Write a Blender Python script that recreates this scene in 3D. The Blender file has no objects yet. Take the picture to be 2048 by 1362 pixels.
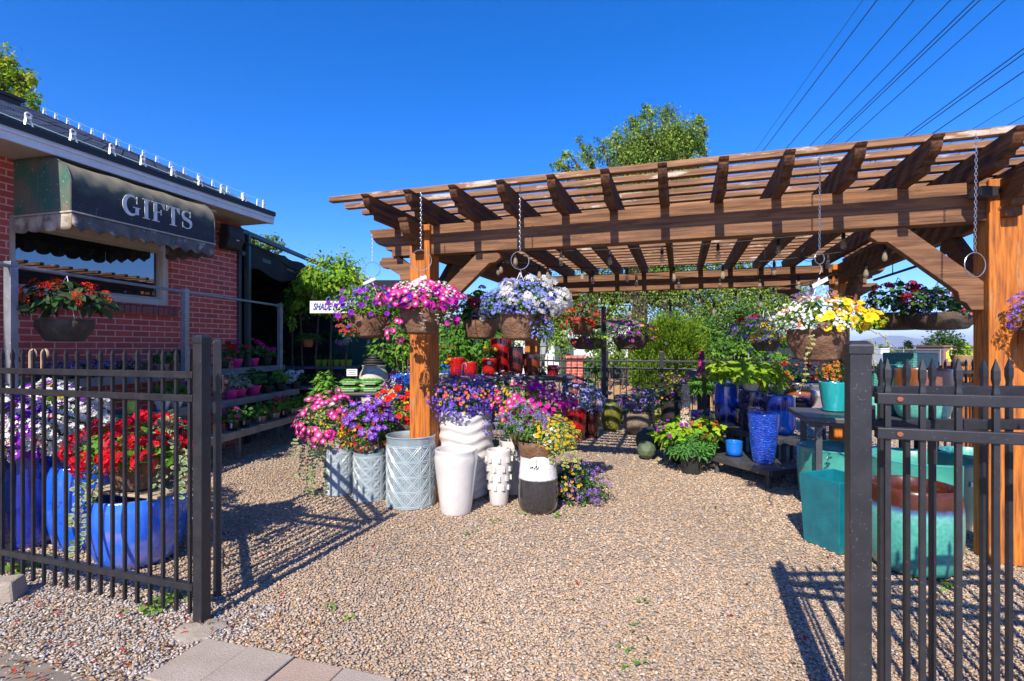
import bpy, math, random
import numpy as np
from mathutils import Vector, Matrix
R = math.radians
random.seed(7); rng = np.random.default_rng(7)
C = bpy.context.scene.collection
SC = bpy.context.scene

# ------------------------------------------------------------------ camera, sky, sun, exposure
F, H, HY = 1040.0, 1.45, 693.0            # focal length in photo pixels, eye height, horizon row
cam = bpy.data.cameras.new('camera'); cam.sensor_width = 36; cam.lens = F / 2048 * 36
cam.shift_y = 12 / 2048; cam.clip_start = .05; cam.clip_end = 60000
co = bpy.data.objects.new('camera', cam); C.objects.link(co)
co.location = (0, 0, H); co.rotation_euler = (R(90), 0, 0); SC.camera = co
SUN_AZ, SUN_EL = R(19.2), R(39)             # shadows run away from the lens, a little to the right
w = bpy.data.worlds.new('World'); SC.world = w; w.use_nodes = True
wn = w.node_tree; bg = wn.nodes['Background']
sky = wn.nodes.new('ShaderNodeTexSky'); sky.sky_type = 'NISHITA'; sky.sun_disc = False
sky.sun_elevation = SUN_EL; sky.sun_rotation = math.pi + SUN_AZ
sky.altitude = 1400; sky.air_density = 1.0; sky.dust_density = 0.7; sky.ozone_density = 6.0
hs = wn.nodes.new('ShaderNodeHueSaturation'); hs.inputs['Saturation'].default_value = 1.3
tn = wn.nodes.new('ShaderNodeMix'); tn.data_type = 'RGBA'; tn.blend_type = 'MULTIPLY'; tn.inputs['Factor'].default_value = 1; tn.inputs[7].default_value = (.72, .64, .84, 1)
wn.links.new(sky.outputs[0], hs.inputs['Color']); wn.links.new(hs.outputs[0], tn.inputs[6]); wn.links.new(tn.outputs[2], bg.inputs[0])
bg.inputs[1].default_value = 0.15
sl = bpy.data.lights.new('sun', 'SUN'); sl.energy = 3.55; sl.angle = R(.5); sl.color = (1, .90, .76)
so = bpy.data.objects.new('sun', sl); C.objects.link(so)
so.rotation_euler = Vector((math.sin(SUN_AZ) * math.cos(SUN_EL), math.cos(SUN_AZ) * math.cos(SUN_EL), -math.sin(SUN_EL))).to_track_quat('-Z', 'Y').to_euler()
vs = SC.view_settings; vs.view_transform = 'Standard'; vs.look = 'None'; vs.gamma = 1; vs.exposure = 1.08
SC.cycles.max_bounces = 8; SC.cycles.transparent_max_bounces = 12
SC.cycles.use_denoising = True

# ------------------------------------------------------------------ helpers
TH = R(17.9); CU, SU = math.cos(TH), math.sin(TH)
def uv(u, v): return (u * CU + v * SU, -u * SU + v * CU)       # site frame: u along the entry fence, v into the yard
def at(px, py, Y): return Vector(((px - 1024) / F * Y, Y, H + (HY - py) / F * Y))
def gy(py): return H * F / (py - HY)

def nd(nt, t, **kw):
    n = nt.nodes.new(t)
    for k, v in kw.items():
        k2 = k.replace('_', ' ')
        if k in n.inputs: n.inputs[k].default_value = v
        elif k2 in n.inputs: n.inputs[k2].default_value = v
        else: setattr(n, k, v)
    return n
def newmat(name):
    m = bpy.data.materials.new(name); m.use_nodes = True
    return m, m.node_tree, m.node_tree.nodes['Principled BSDF']
def c4(c): return (c[0], c[1], c[2], 1)
def coords(nt, stretch=(1, 1, 1)):
    tc = nd(nt, 'ShaderNodeTexCoord'); mp = nd(nt, 'ShaderNodeMapping'); mp.inputs['Scale'].default_value = stretch
    nt.links.new(tc.outputs['Object'], mp.inputs[0]); return mp.outputs[0]
def surf(name, c1, c2=None, scale=8, detail=5, rough=.5, bump=0, bscale=40, metal=0, coat=0, stretch=(1, 1, 1),
         ramp=(.35, .65), c3=None, s3=60, r3=(.62, .7), bstretch=None, wave=None, bdist=.01):
    m, nt, b = newmat(name); L = nt.links
    b.inputs['Roughness'].default_value = rough; b.inputs['Metallic'].default_value = metal
    b.inputs['Coat Weight'].default_value = coat; b.inputs['Coat Roughness'].default_value = .04
    v = coords(nt, stretch)
    if c2 is None: c2 = tuple(x * .8 for x in c1)
    n = nd(nt, 'ShaderNodeTexNoise', Scale=scale, Detail=detail, Roughness=.6); L.new(v, n.inputs['Vector'])
    cr = nd(nt, 'ShaderNodeValToRGB'); e = cr.color_ramp.elements
    e[0].position, e[1].position = ramp; e[0].color, e[1].color = c4(c1), c4(c2)
    L.new(n.outputs[0], cr.inputs[0]); col = cr.outputs[0]
    if c3 is not None:
        n3 = nd(nt, 'ShaderNodeTexNoise', Scale=s3, Detail=3, Roughness=.6); L.new(coords(nt), n3.inputs['Vector'])
        r_ = nd(nt, 'ShaderNodeMapRange'); r_.inputs[1].default_value, r_.inputs[2].default_value = r3
        L.new(n3.outputs[0], r_.inputs[0])
        mx = nd(nt, 'ShaderNodeMix', data_type='RGBA'); L.new(r_.outputs[0], mx.inputs['Factor'])
        L.new(col, mx.inputs[6]); mx.inputs[7].default_value = c4(c3); col = mx.outputs[2]
    L.new(col, b.inputs['Base Color'])
    if bump:
        bv = coords(nt, bstretch or stretch)
        if wave:
            bn = nd(nt, 'ShaderNodeTexWave', Scale=wave[0], Distortion=wave[1], Detail=2); bn.inputs['Detail Scale'].default_value = wave[2]
            bn.bands_direction = 'Z'
        else: bn = nd(nt, 'ShaderNodeTexNoise', Scale=bscale, Detail=6, Roughness=.65)
        L.new(bv, bn.inputs['Vector']); bp = nd(nt, 'ShaderNodeBump', Strength=bump, Distance=bdist)
        L.new(bn.outputs['Fac' if wave else 0], bp.inputs['Height']); L.new(bp.outputs[0], b.inputs['Normal'])
    return m
def wood(name, c1, c2, axis, c3=None, bump=.5, k=1.0, rough=.75):
    st = [26 * k, 26 * k, 26 * k]; st['xyz'.index(axis)] = 1.6 * k
    m = surf(name, c1, c2, scale=1.3, detail=8, rough=rough, bump=bump, bscale=2.2, stretch=tuple(st), ramp=(.36, .66), bdist=.008)
    if c3 is not None:
        nt = m.node_tree; b = nt.nodes['Principled BSDF']; L = nt.links
        src = b.inputs['Base Color'].links[0].from_socket
        st2 = [9, 9, 9]; st2['xyz'.index(axis)] = 2
        n3 = nd(nt, 'ShaderNodeTexNoise', Scale=1.0, Detail=6, Roughness=.7); L.new(coords(nt, tuple(st2)), n3.inputs['Vector'])
        r_ = nd(nt, 'ShaderNodeMapRange'); r_.inputs[1].default_value, r_.inputs[2].default_value = (.56, .64); L.new(n3.outputs[0], r_.inputs[0])
        mx = nd(nt, 'ShaderNodeMix', data_type='RGBA'); L.new(r_.outputs[0], mx.inputs['Factor']); L.new(src, mx.inputs[6])
        mx.inputs[7].default_value = c4(c3); L.new(mx.outputs[2], b.inputs['Base Color'])
    return m
def zglaze(name, stops, amp=.03, nscale=14, rough=.12, coat=1, streak=(1, 1, .25)):      # pot colours that change with height: glaze bands, also painted sun and shade
    m, nt, b = newmat(name); L = nt.links
    b.inputs['Roughness'].default_value = rough; b.inputs['Coat Weight'].default_value = coat; b.inputs['Coat Roughness'].default_value = .03
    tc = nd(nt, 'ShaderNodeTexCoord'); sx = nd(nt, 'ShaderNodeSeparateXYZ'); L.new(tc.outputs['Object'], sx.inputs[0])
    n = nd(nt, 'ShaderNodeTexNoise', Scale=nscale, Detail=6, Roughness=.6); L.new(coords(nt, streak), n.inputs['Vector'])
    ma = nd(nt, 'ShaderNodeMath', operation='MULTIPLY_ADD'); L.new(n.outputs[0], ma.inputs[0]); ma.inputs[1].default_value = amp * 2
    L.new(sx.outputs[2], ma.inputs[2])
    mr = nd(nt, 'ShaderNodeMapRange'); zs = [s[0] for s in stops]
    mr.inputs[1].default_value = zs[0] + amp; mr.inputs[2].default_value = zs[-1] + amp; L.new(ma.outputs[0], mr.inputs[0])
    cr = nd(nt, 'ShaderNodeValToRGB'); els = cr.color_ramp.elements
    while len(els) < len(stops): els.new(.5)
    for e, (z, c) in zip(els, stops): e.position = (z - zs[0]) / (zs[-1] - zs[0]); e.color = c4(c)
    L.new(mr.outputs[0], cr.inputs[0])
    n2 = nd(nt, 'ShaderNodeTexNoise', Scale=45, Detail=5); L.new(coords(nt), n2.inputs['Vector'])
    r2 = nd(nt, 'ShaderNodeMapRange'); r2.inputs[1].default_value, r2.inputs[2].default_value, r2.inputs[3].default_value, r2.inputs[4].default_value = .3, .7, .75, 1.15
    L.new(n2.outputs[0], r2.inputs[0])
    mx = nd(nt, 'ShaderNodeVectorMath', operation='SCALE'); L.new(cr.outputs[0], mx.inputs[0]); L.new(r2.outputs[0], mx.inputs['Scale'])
    L.new(mx.outputs[0], b.inputs['Base Color']); return m
def attr_mat(name, rough=.55, trans=.3, bump=0):
    m, nt, b = newmat(name); L = nt.links
    a = nd(nt, 'ShaderNodeAttribute', attribute_name='Col'); L.new(a.outputs['Color'], b.inputs['Base Color'])
    b.inputs['Roughness'].default_value = rough; b.inputs['Specular IOR Level'].default_value = .25
    if trans:
        t = nd(nt, 'ShaderNodeBsdfTranslucent'); L.new(a.outputs['Color'], t.inputs[0])
        mx = nd(nt, 'ShaderNodeMixShader'); mx.inputs[0].default_value = trans
        L.new(b.outputs[0], mx.inputs[1]); L.new(t.outputs[0], mx.inputs[2])
        L.new(mx.outputs[0], nt.nodes['Material Output'].inputs[0])
    if bump:
        bn = nd(nt, 'ShaderNodeTexNoise', Scale=90, Detail=4); L.new(coords(nt), bn.inputs['Vector'])
        bp = nd(nt, 'ShaderNodeBump', Strength=bump, Distance=.004); L.new(bn.outputs[0], bp.inputs['Height']); L.new(bp.outputs[0], b.inputs['Normal'])
    return m
LEAF = attr_mat('leaf', .6, .35); PETAL = attr_mat('petal', .6, .25); STONE = attr_mat('stone', .85, 0, .4)

def link(name, me, mat, parent=None):
    o = bpy.data.objects.new(name, me); C.objects.link(o)
    if mat is not None: me.materials.append(mat)
    if parent is not None: o.parent = parent
    return o
def tag(o, label, cat, group=None, kind=None):
    if label: o['label'] = label
    if cat: o['category'] = cat
    if group: o['group'] = group
    if kind: o['kind'] = kind
    return o
def thing(name, label, cat, loc=(0, 0, 0), rz=0, group=None):
    o = bpy.data.objects.new(name, None); C.objects.link(o); o.location = loc; o.rotation_euler = (0, 0, rz)
    o.empty_display_size = .1
    return tag(o, label, cat, group)

class MB:                                    # collects boxes, bars, tubes and lathes into ONE mesh
    def __init__(s): s.v = []; s.f = []
    def add(s, vs, fs):
        b = len(s.v); s.v += [tuple(x) for x in vs]; s.f += [tuple(b + i for i in f) for f in fs]; return s
    def hexa(s, p):                          # 8 points: bottom ring then top ring
        return s.add(p, [(3, 2, 1, 0), (4, 5, 6, 7), (0, 1, 5, 4), (1, 2, 6, 5), (2, 3, 7, 6), (3, 0, 4, 7)])
    def box(s, c, d, rz=0, tp=1.0):
        x, y, z = d[0] / 2, d[1] / 2, d[2] / 2; q = []
        for sz in (-1, 1):
            k = tp if sz > 0 else 1
            for sx, sy in ((-1, -1), (1, -1), (1, 1), (-1, 1)):
                a, b_ = sx * x * k, sy * y * k
                q.append((c[0] + a * math.cos(rz) - b_ * math.sin(rz), c[1] + a * math.sin(rz) + b_ * math.cos(rz), c[2] + sz * z))
        return s.hexa(q)
    def bar(s, p, q, w, h, up=(0, 0, 1)):
        p, q = Vector(p), Vector(q); d = (q - p).normalized(); sd = d.cross(Vector(up))
        if sd.length < 1e-4: sd = d.cross(Vector((0, 1, 0)))
        sd.normalize(); n = sd.cross(d)
        a, b_ = sd * w / 2, n * h / 2
        return s.hexa([p - a - b_, p + a - b_, q + a - b_, q - a - b_, p - a + b_, p + a + b_, q + a + b_, q - a + b_])
    def prism(s, pts, axis, a, b_):
        def P(t, u):
            return {'x': (t, u[0], u[1]), 'y': (u[0], t, u[1]), 'z': (u[0], u[1], t)}[axis]
        n = len(pts)
        return s.add([P(a, u) for u in pts] + [P(b_, u) for u in pts],
                     [tuple(range(n - 1, -1, -1)), tuple(range(n, 2 * n))] + [(i, (i + 1) % n, n + (i + 1) % n, n + i) for i in range(n)])
    def tube(s, pts, r, seg=8, closed=False):
        P = [Vector(p) for p in pts]; n = len(P); rr = r if isinstance(r, (list, tuple)) else [r] * n
        ref = None; vs = []
        for i in range(n):
            a = P[i - 1] if (i or closed) else P[0]; b_ = P[(i + 1) % n] if (i < n - 1 or closed) else P[-1]
            d = (b_ - a).normalized()
            if ref is None: ref = d.orthogonal()
            ref = (ref - d * ref.dot(d)).normalized(); o = d.cross(ref)
            for k in range(seg):
                t = 2 * math.pi * k / seg; vs.append(P[i] + (ref * math.cos(t) + o * math.sin(t)) * rr[i])
        fs = []
        for i in range(n if closed else n - 1):
            j = (i + 1) % n
            fs += [(i * seg + k, i * seg + (k + 1) % seg, j * seg + (k + 1) % seg, j * seg + k) for k in range(seg)]
        if not closed: fs += [tuple(range(seg - 1, -1, -1)), tuple((n - 1) * seg + k for k in range(seg))]
        return s.add(vs, fs)
    def lathe(s, prof, seg=40, fn=None, c=(0, 0), z0=0, close=True, ph=0):
        vs = []
        for i, (r, z) in enumerate(prof):
            for k in range(seg):
                t = 2 * math.pi * k / seg + ph; q = r * (fn(t, z, i) if fn else 1)
                vs.append((c[0] + q * math.cos(t), c[1] + q * math.sin(t), z + z0))
        fs = [(i * seg + k, i * seg + (k + 1) % seg, (i + 1) * seg + (k + 1) % seg, (i + 1) * seg + k) for i in range(len(prof) - 1) for k in range(seg)]
        if close: fs += [tuple(range(seg - 1, -1, -1)), tuple((len(prof) - 1) * seg + k for k in range(seg))]
        return s.add(vs, fs)
    def build(s, name, mat, parent=None, smooth=False, bevel=0, angle=35):
        me = bpy.data.meshes.new(name); me.from_pydata(s.v, [], s.f); me.update()
        o = link(name, me, mat, parent)
        if smooth:
            me.polygons.foreach_set('use_smooth', [True] * len(me.polygons)); me.set_sharp_from_angle(angle=R(angle))
        if bevel:
            b_ = o.modifiers.new('bevel', 'BEVEL'); b_.width = bevel; b_.segments = 2; b_.limit_method = 'ANGLE'; b_.angle_limit = R(40)
        return o

# -------- soups: many small leaves, petals or stones in one part
class Soup:
    def __init__(s): s.V = []; s.Cc = []; s.lv = []; s.ls = []; s.n = 0; s.nl = 0
    def add(s, tv, tf, tc, pos, rot, sc, tint):
        tv = np.asarray(tv, float); N = len(pos); k = len(tv)
        if N == 0: return s
        sc = np.asarray(sc, float)
        t = tv[None] * (sc[:, None, None] if sc.ndim == 1 else sc[:, None, :])
        V = np.einsum('nij,nkj->nki', rot, t) + np.asarray(pos)[:, None, :]
        s.V.append(V.reshape(-1, 3)); s.Cc.append(np.clip(np.asarray(tc)[None] * np.asarray(tint)[:, None, :], 0, 1).reshape(-1, 3))
        base = s.n + np.arange(N)[:, None] * k
        for f in tf:
            m = len(f); s.lv.append((base + np.asarray(f)[None]).reshape(-1)); s.ls.append(s.nl + np.arange(N) * m); s.nl += N * m
        s.n += N * k; return s
    def mesh(s, name, mat):
        me = s._me(name); me.materials.append(mat); return me
    def build(s, name, mat, parent=None, smooth=False):
        me = s._me(name)
        if smooth: me.polygons.foreach_set('use_smooth', [True] * len(me.polygons))
        return link(name, me, mat, parent)
    def _me(s, name):
        me = bpy.data.meshes.new(name); V = np.concatenate(s.V); lv = np.concatenate(s.lv); ls = np.concatenate(s.ls); cc = np.concatenate(s.Cc)
        me.vertices.add(len(V)); me.vertices.foreach_set('co', V.astype(np.float32).ravel())
        me.loops.add(len(lv)); me.loops.foreach_set('vertex_index', lv.astype(np.int32))
        me.polygons.add(len(ls)); me.polygons.foreach_set('loop_start', ls.astype(np.int32))
        me.update(calc_edges=True)
        a = me.color_attributes.new('Col', 'FLOAT_COLOR', 'POINT')
        a.data.foreach_set('color', np.concatenate([cc, np.ones((len(cc), 1))], 1).astype(np.float32).ravel())
        return me
def unit(a): return a / np.maximum(np.linalg.norm(a, axis=-1, keepdims=True), 1e-9)
def frames(n, x=None):                        # rotation matrices whose z axis is n; x axis random or near the given one
    n = unit(np.asarray(n, float)); N = len(n)
    if x is None: x = rng.normal(size=(N, 3))
    x = unit(x - n * np.sum(x * n, 1, keepdims=True)); y = np.cross(n, x)
    return np.stack([x, y, n], 2)
def tints(cols, N, var=.22):
    cols = np.asarray(cols, float); i = rng.integers(0, len(cols), N)
    return cols[i] * (1 + rng.uniform(-var, var, (N, 1)))
def sphere_dirs(N): return unit(rng.normal(size=(N, 3)))

def T_leaf(wd=.26, fold=.1, droop=.12):
    v = [(0, 0, 0), (.35, wd, fold), (.7, wd * .8, fold * .6 - droop * .4), (1, 0, -droop), (.7, -wd * .8, fold * .6 - droop * .4), (.35, -wd, fold), (.5, 0, 0)]
    f = [(0, 6, 1), (1, 6, 2), (2, 6, 3), (3, 6, 4), (4, 6, 5), (5, 6, 0)]
    return v, f, np.ones((7, 3))
def T_quick(wd=.28): return [(0, 0, 0), (.5, wd, .06), (1, 0, -.05), (.5, -wd, .06)], [(0, 1, 2), (0, 2, 3)], np.ones((4, 3))
def T_round(n=9, lobe=.14):
    v = [(0, 0, -.12)]; 
    for k in range(n * 2): a = 2 * math.pi * k / (n * 2); r = .5 * (1 + (lobe if k % 2 else -lobe)); v.append((r * math.cos(a), r * math.sin(a), .05 * math.sin(3 * a)))
    return v, [(0, 1 + k, 1 + (k + 1) % (n * 2)) for k in range(n * 2)], np.concatenate([[[.8, .9, .8]], np.ones((n * 2, 3))])
def T_varieg(rim):
    v = [(.5, 0, 0)]; c = [(1, 1, 1)]; ring = []
    for k in range(8): a = 2 * math.pi * k / 8; ring.append((.5 + .5 * math.cos(a), .34 * math.sin(a)))
    v += [(.5 + (x - .5) * .6, y * .6, .0) for x, y in ring]; c += [(1, 1, 1)] * 8
    v += [(x, y, .07) for x, y in ring]; c += [rim] * 8
    return v, [(0, 1 + k, 1 + (k + 1) % 8) for k in range(8)] + [(1 + k, 9 + k, 9 + (k + 1) % 8, 1 + (k + 1) % 8) for k in range(8)], np.array(c, float)
def T_heart():
    o = [(0, 0), (-.12, .22), (.02, .42), (.3, .4), (.42, .2), (.62, .24), (1, 0), (.62, -.24), (.42, -.2), (.3, -.4), (.02, -.42), (-.12, -.22)]
    v = [(.3, 0, 0)] + [(x, y, .1 * abs(y) - .15 * x * x) for x, y in o]
    return v, [(0, 1 + k, 1 + (k + 1) % 12) for k in range(12)], np.ones((13, 3))
def T_palm(nl=7):
    v = []; f = []
    for k in range(nl):
        a = R(-140 + 280 * k / (nl - 1)); ca, sa = math.cos(a), math.sin(a); b = len(v)
        for x, y, z in [(0, 0, 0), (.55, .09, .12), (1, 0, .02), (.55, -.09, .12)]: v.append((x * ca - y * sa, x * sa + y * ca, z))
        f += [(b, b + 1, b + 2), (b, b + 2, b + 3)]
    return v, f, np.ones((len(v), 3))
def T_petunia(edge, mid, eye, star=False, n=20, depth=.16):
    n = 30 if star else n; rm = .13 if star else .125
    v = [(0, 0, -depth)]; c = [eye]
    for k in range(n):
        a = 2 * math.pi * k / n; v.append((rm * math.cos(a), rm * math.sin(a), -.04)); c.append(mid)
    for k in range(n):
        a = 2 * math.pi * k / n; s_ = star and (k % (n // 5) == 0); r = rm + .065
        v.append((r * math.cos(a), r * math.sin(a), .0)); c.append(mid if s_ else tuple(.72 * e + .28 * q for e, q in zip(edge, mid)))
    for k in range(n):
        a = 2 * math.pi * k / n; l = 1 - .1 * abs(math.cos(2.5 * a)) ** 6; r = .36 * l
        s_ = star and (k % (n // 5) == 0)
        v.append((r * math.cos(a), r * math.sin(a), .05)); c.append(mid if s_ else edge)
    for k in range(n):
        a = 2 * math.pi * k / n; r = .5 * (1 - .16 * abs(math.cos(2.5 * a)) ** 8); s_ = star and (k % (n // 5) == 0)
        v.append((r * math.cos(a), r * math.sin(a), .03 + .03 * math.cos(5 * a))); c.append(mid if s_ else edge)
    f = [(0, 1 + k, 1 + (k + 1) % n) for k in range(n)]
    for rr in (1, 1 + n, 1 + 2 * n): f += [(rr + k, rr + n + k, rr + n + (k + 1) % n, rr + (k + 1) % n) for k in range(n)]
    return v, f, np.array(c, float)
def T_five(col, eye):
    v = [(0, 0, 0)]; c = [eye]; f = []
    for k in range(5):
        a = 2 * math.pi * k / 5
        for da, r, z in ((-.5, .36, .05), (-.22, .5, .08), (.22, .5, .08), (.5, .36, .05)):
            v.append((r * math.cos(a + da), r * math.sin(a + da), z)); c.append(col)
        b = 1 + 4 * k; f.append((0, b, b + 1, b + 2, b + 3))
    return v, f, np.array(c, float)
def T_tiny(col, eye):
    v = [(0, 0, 0)] + [(.5 * math.cos(a) * q, .5 * math.sin(a) * q, .08) for a, q in zip(np.linspace(0, 2 * math.pi, 6, endpoint=False), (1, .55, 1, .8, 1, .55))]
    return v, [(0, 1, 2), (0, 2, 3), (0, 3, 4), (0, 4, 5), (0, 5, 6), (0, 6, 1)], np.array([eye] + [col] * 6, float)

G_MID = [(.07, .20, .02), (.10, .26, .03), (.05, .15, .02), (.14, .30, .04)]
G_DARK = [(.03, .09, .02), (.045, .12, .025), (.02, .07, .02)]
G_LIME = [(.28, .46, .02), (.36, .52, .03), (.20, .38, .02)]
G_GREY = [(.22, .27, .2), (.3, .35, .27), (.16, .22, .15)]
W_ = (1, 1, 1)

def shell(N, rad, zmin=-.5, rlo=.5, rhi=1.0, region=None):
    d = sphere_dirs(int(N * 6) + 50); d = d[d[:, 2] > zmin]
    if region is not None: d = d[(d @ unit(np.array(region[0], float))) > region[1]]
    d = d[:N]; r = rng.uniform(0, 1, (len(d), 1)) ** .5 * (rhi - rlo) + rlo
    lump = 1 + .13 * np.sin(d[:, :1] * 7 + 1.3) * np.cos(d[:, 2:] * 6 + d[:, 1:2] * 5)
    return d, d * r * lump * np.array(rad)

def singular(nm):
    return nm[:-1] if nm.endswith('s') and not nm.endswith('ss') and nm != 'pansies' else nm
def floret_dome(sp, q, fr, kind, size, cc, eye, tint):
    m = len(q); k = 30 if kind == 'head' else 40; dd = sphere_dirs(m * k * 4); dd = dd[dd[:, 2] > -.2][:m * k]
    ctr = np.repeat(q, k, 0); fk = np.repeat(fr, k, 0); hs_ = np.repeat(rng.uniform(.8, 1.15, m), k)[:, None]
    off = np.einsum('nij,nj->ni', fk, dd * np.array([.5, .5, .34 if kind == 'head' else .2])) * size * hs_
    nn = np.einsum('nij,nj->ni', fk, dd); fs_ = size * (.36 if kind == 'head' else .17)
    t = T_five(cc, eye) if kind == 'head' else T_tiny(cc, eye)
    sp.add(*t, ctr + off, frames(nn + rng.normal(size=nn.shape) * .3), rng.uniform(.75, 1.2, m * k) * fs_, np.repeat(np.ones((m, 3)) * tint, k, 0) * rng.uniform(.72, 1.12, (m * k, 1)))
def bouquet(root, Y, px, py, rx, rz, leaves=(), flowers=(), zmin=-.45, ry=None, fname='foliage'):
    """A mound of leaves and blooms, centred where the photo shows it, rx and rz in photo pixels at depth Y."""
    s_ = Y / F; c = np.array(at(px, py, Y) - root.location); rad = np.array([rx * s_, (ry or rx) * s_ * (.85 if ry is None else 1), rz * s_])
    sp = Soup(); made = 0
    for kind, N, size, cols, *opt in leaves:
        reg = opt[0] if opt else None
        d, p = shell(N, rad, zmin, .35, 1.0, reg); n = len(p)
        nz = d * .8 + np.array([0, -.15, .7]) + rng.normal(size=(n, 3)) * .45
        tv, tf, tc = {'leaf': lambda: T_leaf(), 'quick': lambda: T_quick(), 'thin': lambda: T_leaf(.11, .05, .25), 'round': lambda: T_round(), 'heart': lambda: T_heart(),
                      'palm': lambda: T_palm(), 'var': lambda: T_varieg((3.2, 2.2, 4.5))}[kind]()
        sp.add(tv, tf, tc, p + c, frames(nz, d + rng.normal(size=(n, 3)) * .7), rng.uniform(.7, 1.25, n) * size, tints(cols, n)); made += n
    # stems that carry the blooms
    if made: sp.build(fname, LEAF, root)['kind'] = 'stuff'
    for fl in flowers:
        kind, N, size, col, eye = fl[:5]; reg = fl[5] if len(fl) > 5 else None; nm = fl[6] if len(fl) > 6 else 'flowers'; cols = col if isinstance(col, list) else [col]
        sp = Soup()
        d, p = shell(N, rad, max(zmin, -.6), .96, 1.08, reg); n = len(p)
        if n == 0: continue
        nz = d + np.array([0, -.35, .35]) + rng.normal(size=(n, 3)) * .35
        if kind in ('petunia', 'star', 'head') and n <= 100 and Y < 5.9:      # big blooms: one part each
            mid = fl[7] if len(fl) > 7 else (.80, .74, .70); fr = frames(nz); mes = []
            for v in range(4 if len(cols) == 1 else 2 * len(cols)):
                cc = cols[v % len(cols)]; q = Soup(); tn = np.ones((1, 3)) * (.88, 1.06, .97, .8)[v % 4]
                if kind == 'head': floret_dome(q, np.zeros((1, 3)), np.eye(3)[None], kind, 1.0, cc, eye, tn)
                else: q.add(*T_petunia(cc, mid, eye, kind == 'star'), np.zeros((1, 3)), np.eye(3)[None], np.ones(1), tn)
                mes.append(q.mesh(singular(nm), PETAL))
            for i in range(n):
                o = bpy.data.objects.new(singular(nm), mes[rng.integers(0, len(mes))]); C.objects.link(o); o.parent = root
                z_ = size * rng.uniform(.8, 1.15); M = Matrix([list(x) for x in fr[i]]).to_4x4(); M = Matrix.Translation(p[i] + c) @ M @ Matrix.Scale(z_, 4); o.matrix_local = M
            continue
        for ci, cc in enumerate(cols):
            sel = np.arange(n) % len(cols) == ci; q = p[sel]; m = len(q); z = nz[sel]
            if m == 0: continue
            tint = np.ones((m, 3)) * rng.uniform(.8, 1.1, (m, 1))
            if kind in ('petunia', 'star'):
                mid = fl[7] if len(fl) > 7 else (.95, .9, .9)
                t = T_petunia(cc, mid, eye, kind == 'star'); sp.add(*t, q + c, frames(z), rng.uniform(.8, 1.15, m) * size, tint)
            elif kind == 'five': sp.add(*T_five(cc, eye), q + c, frames(z), rng.uniform(.75, 1.2, m) * size, tint)
            elif kind == 'tiny': sp.add(*T_tiny(cc, eye), q + c, frames(z), rng.uniform(.7, 1.3, m) * size, tint)
            elif kind in ('head', 'fluff'):              # geranium heads / ageratum pads: domes of small florets
                floret_dome(sp, q + c, frames(z), kind, size, cc, eye, np.ones((1, 3)))
        sp.build(nm, PETAL, root)['kind'] = 'stuff'
def trails(root, Y, starts, length, cols=[(.17, .28, .09)], rim=(3.6, 2.4, 4.6), size=.035, name='trailing_stem', stemc=(.25, .08, .06), spread=.25, kind='var'):
    """Strands that hang down from the rim: pinkish stems with small leaves."""
    s_ = Y / F
    for (px, py, ln, dx) in starts:
        sp = Soup()
        p0 = np.array(at(px, py, Y) - root.location); n = int(ln * s_ / .036) + 3; t = np.linspace(0, 1, n)
        pts = p0 + np.stack([dx * s_ * t + .012 * np.sin(t * 9 + px), -.05 * np.sin(t * 2.5) + 0 * t, -ln * s_ * t ** 1.15], 1)
        seg = np.diff(pts, axis=0); L_ = np.linalg.norm(seg, axis=1)
        sp.add([(0, .0016, 0), (0, -.0016, 0), (1, -.0016, 0), (1, .0016, 0)], [(0, 1, 2, 3)], np.ones((4, 3)), pts[:-1], frames(np.tile([[0., -1, .2]], (n - 1, 1)), seg),
               np.stack([L_, np.full(n - 1, 1.6), np.ones(n - 1)], 1), np.tile([stemc], (n - 1, 1)))
        for sg in (-1, 1):
            x = np.stack([np.full(n, sg * 1.0), rng.normal(size=n) * .4, np.full(n, -.1) + rng.normal(size=n) * .3], 1)
            z = np.stack([rng.normal(size=n) * .4, np.full(n, -.7), np.full(n, .5)], 1)
            tv = T_varieg(rim) if kind == 'var' else T_leaf()
            sp.add(*tv, pts, frames(z, x), rng.uniform(.6, 1.15, n) * size, tints(cols, n))
        sp.build(name, LEAF, root)['kind'] = 'stuff'

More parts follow.
